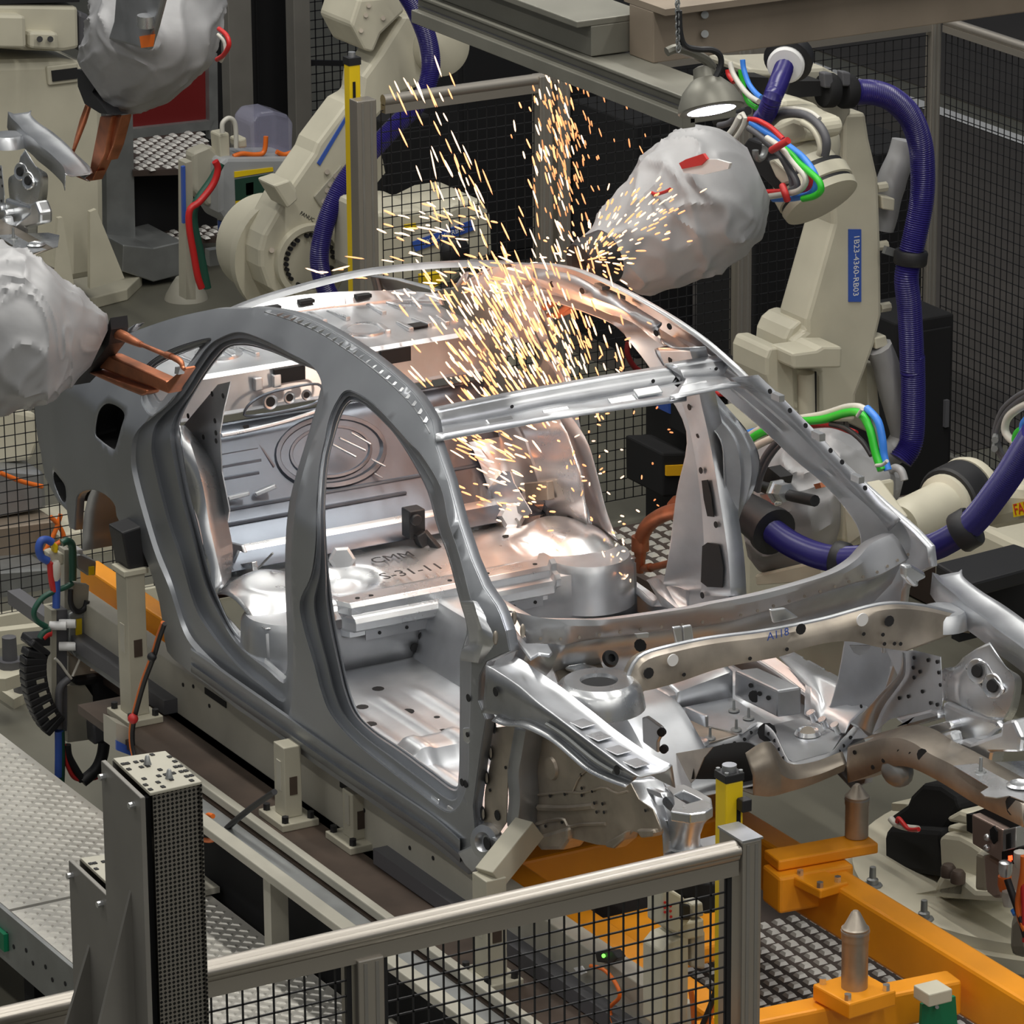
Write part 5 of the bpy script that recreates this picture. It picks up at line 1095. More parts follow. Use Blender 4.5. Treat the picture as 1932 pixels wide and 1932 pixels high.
pl(k1(240,1290, 330,1160, 560,1240, 570,1420, 780,1700, 650,1790, 420,1560, 330,1420), y=1.70, d=.05).build('gun_bracket', 'black', rr, bevel=.008)
pl(k1(570,1440, 640,1420, 800,1560, 830,1700, 740,1730, 660,1640), y=1.66, d=.04).build('gun_flange', 'cream', rr, bevel=.008)
sc_ = at(k1(480,1300)[0], y=1.64); MB().tube([sc_+Matrix.Rotation(.5, 3, 'Z') @ V((0, .036*math.cos(a), .034*math.sin(a))) for a in [3.0+i*.36 for i in range(11)]], .012, 8).build('shackle', 'zinc', rr)
# hose hub
hc = at(k1(795,265)[0], y=2.0); hd = (-rgt*.3-upv*.6-fwd*.7).normalized()
MB().lathe(hc, hd, [(-.07, .085), (-.02, .09), (-.02, .03)], 30).build('hose_hub', 'black', rr); MB().lathe(hc, (hd*.6+(EYE-hc).normalized()*.5), [(-.05, .062), (.012, .068), (.02, .060), (.02, .045)], 30).build('hub_collar', 'label_white', rr)
corr('corrugated_hose', on(k1(795,235), y=2.02)+on(k1(720,440), y=1.92)+on(k1(640,640, 560,850, 500,930), y=1.80), .034, rr)
corr('corrugated_hose', on(k1(1600,600), x=XR+.1)+on(r13(1050,480, 1150,482, 1250,520, 1340,610, 1390,740, 1405,880, 1400,1040, 1370,1200, 1342,1320, 1320,1450, 1335,1600, 1345,1780, 1350,1932), x=XR+.1)+on(r23(1352,200, 1355,420, 1345,640, 1290,740), x=XR+.1), .047, rr)
for p in r13(912,470, 1008,475): ringclamp('hose_clamp', at(p, x=XR+.1), (0, 1, -.1), .055, .05, 'near_black', rr); pl([(p_[0], p_[1]) for p_ in r13(*( [890,380, 935,380, 945,460, 895,460] if p[0] < 1580 else [985,372, 1030,378, 1030,450, 990,450]))], x=XR+.15, d=.04).build('clamp_jaw', 'cable_grey', rr, bevel=.006)
ringclamp('hose_clamp', at(r13(1342,1340)[0], x=XR+.1), (0, .1, 1), .055, .055, 'black', rr)
MB().bar(at(r13(1205,1300)[0], x=XR+.05), at(r13(1300,1330)[0], x=XR+.05), .02, .03).build('clamp_arm', 'zinc', rr)
# cables of the wrist
yk = 1.62
for nm, pts, r, mt, yy in (('hose', k1(340,935, 450,950, 600,1030, 700,1120, 760,1180), .010, 'cable_red', yk), ('hose', k1(370,975, 550,1090, 720,1190, 850,1280, 1000,1400, 1120,1560, 1165,1700, 1100,1830, 900,1890, 640,1900), .012, 'cable_blue', yk),
        ('hose', k1(740,1270, 860,1370, 950,1470, 1090,1585, 1195,1690, 1215,1800, 1130,1870, 1000,1900), .012, 'cable_green', yk-.02), ('hose', k1(560,1160, 740,1290, 900,1480, 1020,1620, 1025,1720, 950,1800, 800,1840, 540,1880), .011, 'cable_white', yk-.03),
        ('hose', k1(340,1040, 500,1150, 680,1320, 800,1480, 900,1640, 930,1750, 850,1800), .012, 'cable_grey', yk-.01), ('hose', k1(520,1200, 700,1360, 800,1530, 850,1650, 860,1750), .009, 'cable_grey', yk), ('hose', k1(1090,1620, 1090,1730, 1000,1830), .012, 'cable_red', yk+.02),
        ('hose', k1(110,240, 150,380, 250,540, 350,650, 460,720), .010, 'cable_white', 1.9), ('hose', k1(265,210, 280,330, 340,500, 420,610, 490,670), .010, 'cable_blue', 1.92), ('hose', k1(240,330, 260,470, 300,640, 350,740, 440,800), .010, 'cable_green', 1.93), ('hose', k1(85,330, 100,400, 160,480), .010, 'cable_red', 1.94),
        ('hose', k1(-400,1330, -200,1290, 0,1250, 120,1090, 220,900, 280,870, 290,960, 200,1130, 20,1340, -150,1480, -330,1560), .008, 'cable_white', 1.45), ('hose', r13(60,1005, 150,930, 300,790, 400,690, 450,610), .009, 'cable_white', 1.40),
        ('hose', k1(-60,960, 60,900, 200,860, 330,830), .016, 'black', 1.72), ('hose', k1(-20,1010, 100,980, 200,900), .012, 'cable_grey', 1.70), ('hose', k1(500,1830, 620,1825, 760,1820), .012, 'cable_red', yk)):
    hose(nm, on(pts, y=yy), r, mt, rr)
for a, b in (k1(620,1310, 820,1190), k1(750,1740, 810,1920)): hose('red_strap', [at(a, y=yk-.05), at(((a[0]+b[0])/2, (a[1]+b[1])/2), y=yk-.06), at(b, y=yk-.05)], .013, 'red', rr)
# its gun in a grey protective bag
bp = [((1088,460),(1152,522)), ((1112,436),(1172,530)), ((1140,390),(1212,553)), ((1180,335),(1272,542)), ((1225,287),(1332,518)), ((1290,252),(1400,484)), ((1350,247),(1437,440)), ((1412,283),(1452,372))]
bg = bag('gun_cover', bp, [.80, .86, .95, 1.05, 1.16, 1.28, 1.38, 1.46], rr, seed=1)
cu = at((1118, 494), y=.74); ca = (-rgt*.75-upv*.35-fwd*.45).normalized()
MB().lathe(cu, ca, [(-.06, .092), (.02, .092), (.05, .08), (.05, .05), (.02, .03)], 24).build('cover_cuff', 'black', rr)
pl(r13(135,850, 170,830, 260,800, 280,830, 250,860, 150,880), y=1.08, d=.01).build('red_patch', 'red', bg); pl(r13(150,880, 250,860, 280,830, 330,830, 400,850, 390,880, 260,910, 160,900), y=1.085, d=.01).build('white_patch', 'label_white', bg)
hose('red_cable', on(r13(-40,980, 10,1010, 60,1000, 90,985), y=1.0), .006, 'cable_red', bg)
for pts, r in ((r12(1180,1600, 1240,1570, 1300,1550), .012), (r12(1250,1640, 1300,1600, 1340,1565, 1400,1500), .014), (r12(1200,1640, 1260,1640, 1330,1610), .008)): hose('electrode', on(pts, y=.62), [r, r, r*1.4], 'copper', rr)

# ---------------------------------------------------------------- cream robot behind the roof, with the blue hose on its arm
XM = -6.9
rm = thing('welding_robot', 'cream robot with round bolted shoulder and blue hose standing behind the car roof', 'robot', (-7.2, 2.1, ZF))
armm = r12(440,85, 300,310, 235,400, 222,505, 150,545, 0,745)+c6(930,430, 740,705, 640,870, 560,1020, 470,1180, 435,1320, 440,1470, 500,1640, 640,1770, 900,1800, 1150,1700, 1250,1500, 1270,1200, 1245,900)+r12(150,880, 290,640, 420,500, 560,440, 640,400, 600,180, 520,90)
pl(armm, x=XM, d=.20).build('lower_arm', 'cream', rm, bevel=.02)
j2 = at(c6(870,1400)[0], x=XM)
MB().lathe(j2+V((.0, 0, 0)), (1, 0, 0), [(0, .165), (.03, .16), (.03, .135), (.012, .13), (.012, 0)], 40).build('shoulder_ring', 'cream', rm)
for i in range(30):
    a = 2*math.pi*i/30
    if i % 10 == 9: continue
    p = j2+V((.012, .115*math.cos(a), .115*math.sin(a))); MB().cyl(p, p+V((.018, 0, 0)), .0095, n=8).build('ring_bolt', 'black', rm)
MB().lathe(at(c6(720,1370)[0], x=XM-.14), (1, 0, 0), [(-.3, .22), (-.06, .235), (-.06, .27), (.0, .275), (.0, .2)], 48).build('base_turret', 'cream', rm)
for p in c6(575,975, 485,1052, 420,1148, 380,1255, 370,1365, 390,1480): MB().cyl(at(p, x=XM-.14), at(p, x=XM-.125), .012, n=8).build('turret_bolt', 'brown_steel', rm)
pl(c6(555,725, 715,672, 775,765, 790,850, 690,940, 600,800), x=XM+.12, d=.16).build('counter_block', 'cream', rm, bevel=.012)
pl(c6(960,520, 1228,80, 1245,100, 985,545), x=XM+.006, d=.008).build('number_label', 'label_blue', rm)
ta, tb = at(c6(795,968)[0], x=XM+.002), at(c6(940,1050)[0], x=XM+.002); text('FANUC', .024, (ta+tb)/2, basis(tb-ta, Matrix.Rotation(math.pi/2, 3, 'X') @ (tb-ta)), 'black', rm, 'maker_lettering')
for p in c6(1050,600, 1125,640, 1080,715, 1050,770, 1020,870, 545,1315): MB().cyl(at(p, x=XM), at(p, x=XM+.015), .012, n=8).build('arm_bolt', 'brown_steel', rm)
pl(c6(930,830, 1180,540, 1200,560, 1200,640, 1000,930, 975,900), x=XM+.01, d=.02).build('arm_cover', 'dull_cream', rm, bevel=.006)
je = at(r12(630,240)[0], x=XM)
MB().lathe(je+V((-.35, 0, 0)), (1, 0, 0), [(0, .15), (.12, .155), (.12, .20), (.20, .20), (.20, .14), (.40, .125), (.42, .08)], 40).build('elbow_motor', 'cream', rm)
MB().lathe(je, (1, 0, 0), [(0, .13), (.015, .12), (.015, 0)], 36).build('elbow_ring', 'dull_cream', rm)
for i in range(24):
    a = 2*math.pi*i/24; p = je+V((.015, .112*math.cos(a), .112*math.sin(a))); MB().cyl(p, p+V((.012, 0, 0)), .009, n=7).build('ring_bolt', 'black', rm)
pl(r12(170,130, 215,-10, 430,-30, 455,60, 330,180, 290,275, 240,262), x=XM+.02, d=.3).build('upper_arm', 'cream', rm, bevel=.015)
for p in r12(265,30, 225,160, 250,80, 340,95): MB().cyl(at(p, x=XM+.02), at(p, x=XM+.03), .01, n=8).build('arm_bolt', 'brown_steel', rm)
corr('corrugated_hose', on(px(758,-25, 785,20, 808,80, 812,135, 792,190, 748,235, 704,282, 655,335, 625,392, 607,450, 603,500, 618,552, 640,580), x=XM+.22), .041, rm)
MB().tube(on(px(500,590, 470,600), x=XM), .02, 8, 4).build('base_plug', 'black', rm)
# third robot, seen through the mesh panel
r3 = thing('slanted_robot', 'cream robot body with slanted blue label behind the wire mesh panel', 'robot', at((810, 560), z=ZF))
pl(r12(300,1105, 560,1090, 600,1122, 720,1062, 860,1040, 905,1120, 915,1330, 800,1400, 700,1480, 300,1480), x=-6.3, d=.4).build('robot_body', 'cream', r3, bevel=.03)
lb3 = pl(r12(488,1262, 800,1148, 820,1195, 510,1310), x=-6.29, d=.006).build('number_label', 'label_blue', r3)
a3, b3 = at(r12(500,1286)[0], x=-6.285), at(r12(810,1172)[0], x=-6.285); text('1B21-4360-RB02', .03, (a3+b3)/2, basis(b3-a3, Matrix.Rotation(math.pi/2, 3, 'X') @ (b3-a3)), 'label_white', lb3, 'label_text')
pl(r12(450,1170, 510,1162, 512,1185, 452,1192), x=-6.285, d=.006).build('yellow_sticker', 'yellow', r3)
MB().ball(at(r12(712,1312)[0], x=-6.2), .07, 16, 10, (.6, 1, 1)).build('black_cap', 'black', r3)
pl(r12(550,1440, 640,1425, 645,1475, 590,1505, 552,1495), x=-6.0, d=.05).build('yellow_box', 'yellow', r3)
pl(r12(330,800, 350,900, 310,950, 300,820), x=-6.8, d=.1).build('cream_cover', 'cream', r3)
MB().box(at((810, 600), x=-6.6)+V((0, 0, -.4)), (.5, .6, .9)).build('robot_column', 'cream', r3, bevel=.02)

# ---------------------------------------------------------------- gun at the tail of this car (grey bag, copper arms)
g2 = thing('weld_gun', 'grey bagged weld gun with copper arms gripping the rear window corner of the car', 'weld gun', at((60, 620), y=-1.15), 'bagged weld guns')
bp = [((-80,420),(-80,800)), ((-20,448),(-20,785)), ((40,472),(35,772)), ((92,505),(88,758)), ((128,535),(112,745)), ((152,548),(126,735)), ((172,572),(136,727)), ((200,598),(150,712)), ((204,622),(172,690))]
bag('gun_cover', bp, [-1.45, -1.38, -1.31, -1.24, -1.18, -1.14, -1.11, -1.06, -1.03], g2, seed=4)
ga = at((-40, 615), y=-1.42); hose('robot_wrist', [ga, ga+V((-.35, -.35, .05)), ga+V((-.8, -.9, .0)), ga+V((-1.0, -1.3, -.3)), ga+V((-1.0, -1.4, -1.9))], [.10, .11, .13, .15, .20], 'cream', g2, n=20)
pl(px(208,600, 210,622, 205,650, 188,672, 165,698, 138,727, 150,705, 172,668, 195,640), y=-1.0, d=.06).build('cover_cuff', 'black', g2)
hose('electrode_arm', on(cA(700,310, 790,340, 830,355, 960,420, 1000,435), y=-.97), [.017, .018, .017, .014, .010], 'copper', g2); hose('electrode_arm', on(cA(1000,435, 1120,485, 1230,532), y=-.97), .008, 'copper', g2)
MB().cyl(at(cA(1225,528)[0], y=-.97), at(cA(1275,545)[0], y=-.97), .011).build('electrode_nut', 'copper', g2); hose('electrode_tip', on(cA(1275,548, 1325,570, 1362,600, 1375,640, 1390,660), y=-.97), [.009, .011, .010, .006], 'copper', g2)
pl(cA(640,520, 700,535, 1215,765, 1255,810, 1240,885, 1180,862, 950,780, 610,650), y=-.96, d=.05).build('lower_arm', 'copper', g2, bevel=.006)
pl(cA(1215,790, 1330,690, 1385,640, 1395,660, 1300,800, 1245,880), y=-.965, d=.04).build('lower_tip', 'copper', g2, bevel=.004)
pl(cA(490,690, 560,680, 1045,855, 1035,890, 985,905, 800,830), y=-.98, d=.05).build('lower_arm', 'copper', g2, bevel=.008)
pl(cA(1305,640, 1350,650, 1335,710, 1300,700), y=-.98, d=.02).build('tip_holder', 'steel', g2)
# gun at the next car, upper left
g1_ = thing('weld_gun', 'grey bagged weld gun with long copper arms holding the neighbouring car nose', 'weld gun', at((290, 100), y=1.1), 'bagged weld guns')
bp = [((152,128),(214,216)), ((147,108),(262,210)), ((158,78),(332,182)), ((166,42),(395,120)), ((172,4),(421,40)), ((190,-60),(420,-40)), ((215,-150),(405,-150))]
bg = bag('gun_cover', bp, [.80, .82, .86, .92, .98, 1.04, 1.08], g1_, seed=9, wr=.045)
pl(r11(600,-20, 845,-20, 800,150, 765,262, 560,205, 590,110), y=.70, d=.03).build('gun_body', 'dull_steel', g1_, bevel=.01)
pl(r11(725,190, 785,180, 775,245, 735,250), y=.69, d=.02).build('orange_sticker', 'cable_orange', g1_)
MB().cyl(at(r11(760,80)[0], y=.68), at(r11(760,140)[0], y=.68), .035).build('gun_cylinder', 'bright_steel', g1_)
pl(r11(400,360, 470,380, 500,440, 480,480, 560,590, 600,600, 520,590, 440,540, 405,450), y=.76, d=.06).build('cover_cuff', 'black', g1_)
hose('electrode_arm', on(r11(462,545, 430,640, 400,730, 378,800), y=.80), [.014, .016, .012, .006], 'copper', g1_)
for q, y in ((r11(520,605, 580,605, 545,800, 490,920, 460,940, 470,860), .80), (r11(585,610, 632,600, 590,760, 560,835, 530,840), .82), (r11(380,880, 470,905, 500,890, 480,940, 450,945, 375,915), .79)): pl(q, y=y, d=.05).build('lower_arm', 'copper', g1_, bevel=.006)
hose('red_cable', on(r11(1140,150, 1180,185, 1192,235, 1165,285, 1130,310), y=1.0), .010, 'cable_red', g1_); hose('grey_cable', on(r11(1135,180, 1165,215, 1172,270, 1150,320), y=1.02), .007, 'cable_white', g1_)

# ---------------------------------------------------------------- low robot whose gun reaches the far sill
rc = thing('welding_robot', 'low cream robot with bagged gun, green and blue cables and purple-blue hose beyond the windscreen', 'robot', (-2.3, 3.0, -.6))
bp = [tuple(k2(*q)) for q in ((85,920, 170,1380), (170,780, 260,1480), (330,650, 430,1490), (520,585, 620,1450), (720,550, 780,1340), (900,650, 920,1230), (1060,790, 1060,1090), (1170,880, 1140,1000))]
bag('gun_cover', bp, [1.30, 1.34, 1.40, 1.47, 1.55, 1.63, 1.70, 1.76], rc, seed=14, wr=.045)
hose('electrode_arm', on(cE(610,1180, 500,1195, 400,1220, 300,1275, 240,1350, 215,1440), y=.80), [.024, .026, .026, .026, .025], 'copper', rc, n=14); MB().lathe(at(cE(215,1440)[0], y=.80), (0, 0, -1), [(-.03, .03), (.02, .031), (.02, .022), (.08, .016), (.10, .012)], 16).build('electrode_holder', 'copper', rc)
pl(cE(398,1150, 440,1100, 600,1060, 600,1150, 560,1165, 400,1170), y=.82, d=.06).build('arm_block', 'copper', rc, bevel=.008)
hose('electrode_arm', on(cE(640,1500, 590,1525, 500,1545, 380,1580, 290,1600), y=.80), [.020, .022, .012, .012], 'copper', rc); hose('electrode_tip', on(cE(290,1600, 250,1605, 215,1605), y=.80), [.016, .014, .008], 'copper', rc)
y_ = 1.12
for pts, r, mt, d in ((k2(95,800, 130,700, 240,605, 440,535, 650,512, 800,470, 890,475, 950,570, 985,720, 1025,835), .014, 'cable_green', 0), (k2(110,830, 160,980, 185,1040), .014, 'cable_green', .01), (k2(85,830, 90,740, 150,640, 300,550, 470,510, 650,480, 820,430, 920,450, 985,560, 1005,700, 1025,800), .012, 'cable_white', .03), (k2(40,668, 140,612, 240,580), .012, 'cable_blue', .05),
        (k2(930,440, 1000,520, 1030,640, 1040,740, 1065,835), .013, 'cable_blue', .02), (k2(170,1040, 118,930, 125,800, 200,700, 310,640, 420,600), .013, 'cable_white', -.02), (k2(215,960, 240,840, 290,730, 390,620, 500,565), .010, 'cable_grey', -.02), (k2(235,970, 260,860, 320,740, 420,630, 520,575), .010, 'cable_grey', -.01), (k2(200,1010, 190,930, 210,850, 260,760), .008, 'cable_white', -.02),
        (k2(60,700, 75,760, 80,900, 100,1000, 150,1110), .012, 'cable_red', .02), (k2(310,600, 520,560, 700,545, 860,600), .011, 'cable_red', .04), (k2(700,540, 800,570, 900,650, 960,740), .009, 'black', 0)): hose('hose', on(pts, y=y_+d), r, mt, rc)
hose('cable_tie', on(k2(870,490, 900,445), y=y_-.02), .006, 'cable_white', rc); hose('cable_tie', on(k2(990,805, 1030,800, 1060,775), y=y_-.02), .006, 'cable_white', rc)
hose('grey_sleeve', on(k2(1000,850, 1060,850, 1110,820, 1150,840, 1170,900), y=1.7), .014, 'cloth', rc)
cp = at(k2(210,1130)[0], y=1.02); ce = at(k2(340,1230)[0], y=1.02); MB().lathe(cp, ce-cp, [(-.06, .06), (.02, .07), ((ce-cp).length*.8, .072), ((ce-cp).length*.82, .082), ((ce-cp).length*1.0, .082), ((ce-cp).length, .05)], 28).build('hose_coupling', 'black', rc)
corr('corrugated_hose', on(k2(320,1215, 440,1300, 580,1365, 720,1400, 860,1400, 1000,1390, 1180,1365, 1350,1325, 1440,1285, 1545,1220, 1640,1130, 1740,1000, 1840,860, 1932,710, 2000,600), y=1.02), .042, rc)
ringclamp('hose_clamp', at(k2(765,1400)[0], y=1.02), (1, .6, -.1), .048, .05, 'black', rc); ringclamp('hose_clamp', at(k2(1560,1215)[0], y=1.02), (.6, .6, .6), .055, .06, 'black', rc)
hose('black_rod', on(k2(175,910, 280,945, 380,980, 460,1000, 600,1030), y=1.2), .020, 'black', rc)
MB().lathe(at(k2(345,965)[0], y=1.19), (at(k2(440,985)[0], y=1.19)-at(k2(345,965)[0], y=1.19)), [(0, .03), (.01, .042), (.025, .042), (.03, .034), (.075, .034), (.078, 0)], 6, False).build('rod_nut', 'bright_steel', rc)
pl(k2(240,985, 330,980, 345,1060, 310,1090, 270,1050), y=1.2, d=.03).build('nut_bracket', 'bright_steel', rc, bevel=.005)
pl(k2(255,840, 300,815, 380,880, 370,930, 250,900), y=1.25, d=.05).build('gun_bracket', 'black', rc); pl(k2(590,925, 630,915, 640,945, 605,955), y=1.2, d=.02).build('orange_sticker', 'copper', rc)
pl(k2(670,1050, 775,950, 800,940, 790,1300, 650,1300, 645,1230), y=1.45, d=.2).build('wrist_block', 'cream', rc, bevel=.015)
wcov = pl(k2(770,950, 835,928, 1010,1165, 1000,1190, 880,1170, 775,1040), y=1.38, d=.12).build('wrist_cover', 'cream', rc, bevel=.02)
for p in k2(790,965, 870,1065, 950,1105, 985,1160): MB().cyl(at(p, y=1.38), at(p, y=1.38)+V((0, -.006, 0)), .009, n=8).build('cover_bolt', 'black', wcov)
pl(k2(775,1040, 880,1170, 1000,1190, 1010,1240, 900,1260, 800,1330), y=1.40, d=.14).build('wrist_side', 'cream', rc, bevel=.02)
wa, wb = at(k2(1150,1190)[0], y=1.55), at(k2(1620,960)[0], y=1.95); wl2 = (wb-wa).length
MB().lathe(wa, wb-wa, [(0, .07), (.04, .085), (wl2*.55, .085), (wl2*.58, .105), (wl2*.62, .105)], 30).build('forearm', 'cream', rc); MB().lathe(wa, wb-wa, [(wl2*.62, .118), (wl2*.64, .125), (wl2*.86, .125), (wl2*.88, .118)], 30).build('forearm_seal', 'black', rc); MB().lathe(wa, wb-wa, [(wl2*.88, .125), (wl2*.92, .128), (wl2*.98, .12), (wl2*.98, .05)], 30).build('forearm_ring', 'cream', rc)
pl(k2(1650,960, 1690,930, 1932,945, 2050,950, 2050,1190, 1932,1160, 1700,1215, 1640,1180), y=2.0, d=.3).build('upper_arm', 'cream', rc, bevel=.04)
yl = pl(k2(1858,1052, 1990,1020, 1990,1110, 1865,1135), y=1.985, d=.006).build('maker_label', 'yellow', rc)
t0_, t1_ = at(k2(1862,1093)[0], y=1.983), at(k2(1990,1065)[0], y=1.983); text('FANUC', .055, t0_+(t1_-t0_)*.04, basis(t1_-t0_, (0, 0, 1)), 'red', yl, 'maker_lettering', align='LEFT')
for pts, r, mt in ((k2(1990,400, 1900,440, 1830,500, 1812,580, 1850,640, 1932,680, 1980,690), .014, 'cable_white'), (k2(1990,310, 1880,370, 1790,460, 1745,600, 1765,710, 1830,800), .010, 'cable_grey'), (k2(2000,330, 1890,400, 1810,480, 1760,600, 1785,720, 1850,790), .010, 'cable_grey'), (k2(1960,560, 1900,590, 1878,640, 1900,715), .014, 'cable_green'), (k2(1990,470, 1930,540, 1930,600), .014, 'cable_blue')): hose('hose', on(pts, y=1.9), r, mt, rc)
for p in k2(1745,630, 1742,685): MB().cyl(at(p, y=1.88)-V((.02, -.02, 0)), at(p, y=1.88)+V((.03, -.02, .004)), .012, n=8).build('cable_tie', 'zinc', rc)
for q, y in ((px(1415,1235, 1520,1205, 1612,1196, 1640,1260, 1625,1330, 1500,1290), 1.55), (k2(210,1500, 540,1425, 640,1450, 640,1540, 220,1570), 1.3), (cE(500,1280, 620,1270, 620,1530, 400,1640, 380,1600, 450,1520, 510,1500), 1.6)): pl(q, y=y, d=.2).build('base_cover', 'cream', rc, bevel=.01)
MB().box((-2.9, 3.3, -.4), (.8, .8, .4)).build('robot_base', 'cream', rc, bevel=.03)
tr = thing('cable_tray', 'flat black cable tray on the floor at the right of the blue hose', 'tray', at((1830, 1060), z=-.6)); 
pl(r23(1470,1275, 1880,1172, 1960,1200, 1960,1300, 1590,1400, 1560,1330), z=-.1, d=.06).build('tray_lid', 'black', tr, bevel=.01); pl(r23(1560,1400, 1960,1290, 1960,1330, 1600,1420), z=-.2, d=.2).build('tray_box', 'near_black', tr)
tpl = thing('robot_walkway', 'tread-plate walkway around the feet of the far robots', 'platform', (-4.0, 3.0, ZF))
for xa, xb, ya, yb in ((-4.75, -3.9, 2.1, 2.8), (-4.5, -2.6, 3.35, 4.38)):
    MB().box(((xa+xb)/2, (ya+yb)/2, -.75), (xb-xa, yb-ya, .28)).build('tread_plate', 'tread_dark', tpl); stuff(lugs(xa+.02, xb-.02, ya+.02, yb-.02, -.61, .066, .040, .036, .010, alt=False).build('tread_lug', 'tread', tpl))

# ---------------------------------------------------------------- round robot foot at the right
rf = thing('round_robot', 'cream robot foot with black motor on a round bolted floor plate at the right', 'robot', (-1.32, 2.15, ZF))
ctr = V((-1.32, 2.15, 0)); MB().lathe(ctr+V((0, 0, ZF)), (0, 0, 1), [(0, .80), (.05, .80), (.05, .765), (.09, .765), (.09, 0)], 72).build('round_plate', 'cream', rf)
for p in k5(35,1200, 585,1560)+r33(1095,1010): 
    q = at(p, z=-.81); MB().lathe(q, (0, 0, 1), [(0, .035), (.006, .034), (.008, .02), (.025, .02), (.03, .012), (.07, .011), (.072, 0)], 10).build('anchor_bolt', 'zinc', rf)
pl(k5(170,620, 215,560, 760,600, 770,690, 765,1112, 720,1110, 180,1040), y=1.62, d=.35).build('motor', 'near_black', rf, bevel=.02); pl(k5(400,330, 440,230, 560,110, 760,130, 920,240, 960,380, 800,640, 560,600, 240,560, 200,470), y=1.66, d=.3).build('motor_cap', 'near_black', rf, bevel=.03)
hose('motor_cable', on(k5(230,480, 290,540, 400,575, 520,590), y=1.58), .012, 'cable_white', rf); hose('motor_cable', on(k5(300,520, 320,480, 420,590, 530,595), y=1.57), .008, 'cable_red', rf)
pl(k5(230,310, 400,320, 400,410, 235,400), y=1.75, d=.1).build('terminal_box', 'cream', rf, bevel=.006)
pl(k5(740,690, 800,640, 950,660, 1100,740, 1200,810, 1180,1240, 1100,1250, 1040,1340, 780,1345, 700,1290, 690,1190, 760,1060), y=1.56, d=.4).build('foot_casting', 'cream', rf, bevel=.03)
pl(k5(710,1190, 790,1060, 1000,1130, 1130,1240, 1480,1250, 1480,1390, 1020,1350, 900,1350, 760,1340), y=1.50, d=.14).build('foot_flange', 'cream', rf, bevel=.02)
for p in k5(845,1095, 950,1160): MB().lathe(at(p, y=1.48)+V((0, 0, -.0)), (0, 0, 1), [(0, .026), (.03, .026), (.042, .018), (.045, 0)], 14).build('foot_bolt', 'brown_deck', rf)
pl(k5(800,480, 960,390, 1060,420, 1050,560, 850,520), y=1.55, d=.2).build('foot_ear', 'cream', rf, bevel=.02); pl(k5(830,540, 1100,600, 1100,740, 960,660, 800,640), y=1.6, d=.2).build('foot_body', 'cream', rf, bevel=.02)
pl(k5(900,150, 1180,280, 1190,310, 1070,300, 1040,400, 960,380), y=1.75, d=.2).build('foot_ear', 'cream', rf, bevel=.02)
pl(k5(1480,1500, 1720,1200, 1720,1990, 1460,1990), y=1.30, d=.3).build('foot_cover', 'beige', rf, bevel=.04)
ac = thing('clamp_actuator', 'pinkish metal clamp with cable plugs and a red lit digit over the round floor plate', 'clamp', at((1890, 1690), y=1.2))
pl(k5(1095,430, 1430,600, 1420,950, 1100,750), y=1.15, d=.12).build('clamp_body', 'pink_metal', ac, bevel=.006); pl(k5(1430,600, 1570,570, 1565,800, 1425,835), y=1.14, d=.08).build('clamp_head', 'bright_steel', ac, bevel=.004)
pl(k5(1290,600, 1330,560, 1365,620, 1365,720, 1330,755, 1295,690), y=1.145, d=.01).build('clamp_slot', 'near_black', ac); pl(k5(1465,650, 1505,635, 1505,800, 1465,810), y=1.135, d=.01).build('head_slot', 'near_black', ac)
pl(k5(1040,430, 1105,440, 1100,640, 1045,610), y=1.16, d=.1).build('clamp_spacer', 'near_black', ac); pl(k5(1095,420, 1290,350, 1590,480, 1600,570, 1430,595), y=1.18, d=.05).build('clamp_cover', 'near_black', ac)
pl(k5(1215,870, 1270,880, 1410,960, 1400,1330, 1340,1345, 1240,1260), y=1.16, d=.10).build('clamp_cylinder', 'pink_metal', ac, bevel=.012); pl(k5(1140,840, 1215,870, 1240,1260, 1130,1250), y=1.2, d=.1).build('clamp_mount', 'cream', ac, bevel=.01)
pl(k5(1420,835, 1600,800, 1590,960, 1420,980), y=1.15, d=.05).build('display_box', 'near_black', ac); pl(k5(1488,880, 1525,875, 1528,925, 1490,932), y=1.147, d=.004).build('lit_digit', 'red_glow', ac)
for p in k5(1265,680, 1260,795): MB().ball(at(p, y=1.14), .012, 10, 8).build('clamp_screw', 'bright_steel', ac)
for p, mt in ((k5(1460,1010)[0], 'bright_steel'), (k5(1450,1160)[0], 'cable_orange'), (k5(1495,1320)[0], 'cable_white'), (k5(1620,900)[0], 'cable_white')): MB().lathe(at(p, y=1.12)-V((0, 0, .03)), (0, 0, 1), [(0, .016), (.02, .022), (.05, .022), (.055, .012)], 14).build('cable_plug', mt, ac)
for pts, mt, r in ((k5(1480,1130, 1520,1250, 1580,1420, 1640,1600, 1680,1750), 'black', .012), (k5(1660,880, 1655,1040, 1620,1250, 1600,1400, 1625,1560, 1680,1680), 'cable_orange', .012), (k5(1555,1450, 1580,1500), 'cable_blue', .014), (k5(1640,1130, 1660,1500, 1665,1800), 'cable_red', .008)): hose('cable', on(pts, y=1.10), r, mt, ac)
# ================================================================ THE NEXT CAR, SPARKS, SMALL THINGS
car2 = thing('car_body', 'nose of the next bare steel car body, touched by the upper bagged weld gun', 'car', (-1.5-6.9, 0, 0))
for ch in list(car.children):
    if ch.type != 'MESH' or ch.name.startswith('side_frame'): continue
    vs_ = ch.data.vertices; n_ = len(vs_); cx = sum(v.co.x for v in vs_)/n_; cy = sum(v.co.y for v in vs_)/n_
    if cx > -.30 and cy > .2: copy_tree(ch, car2)
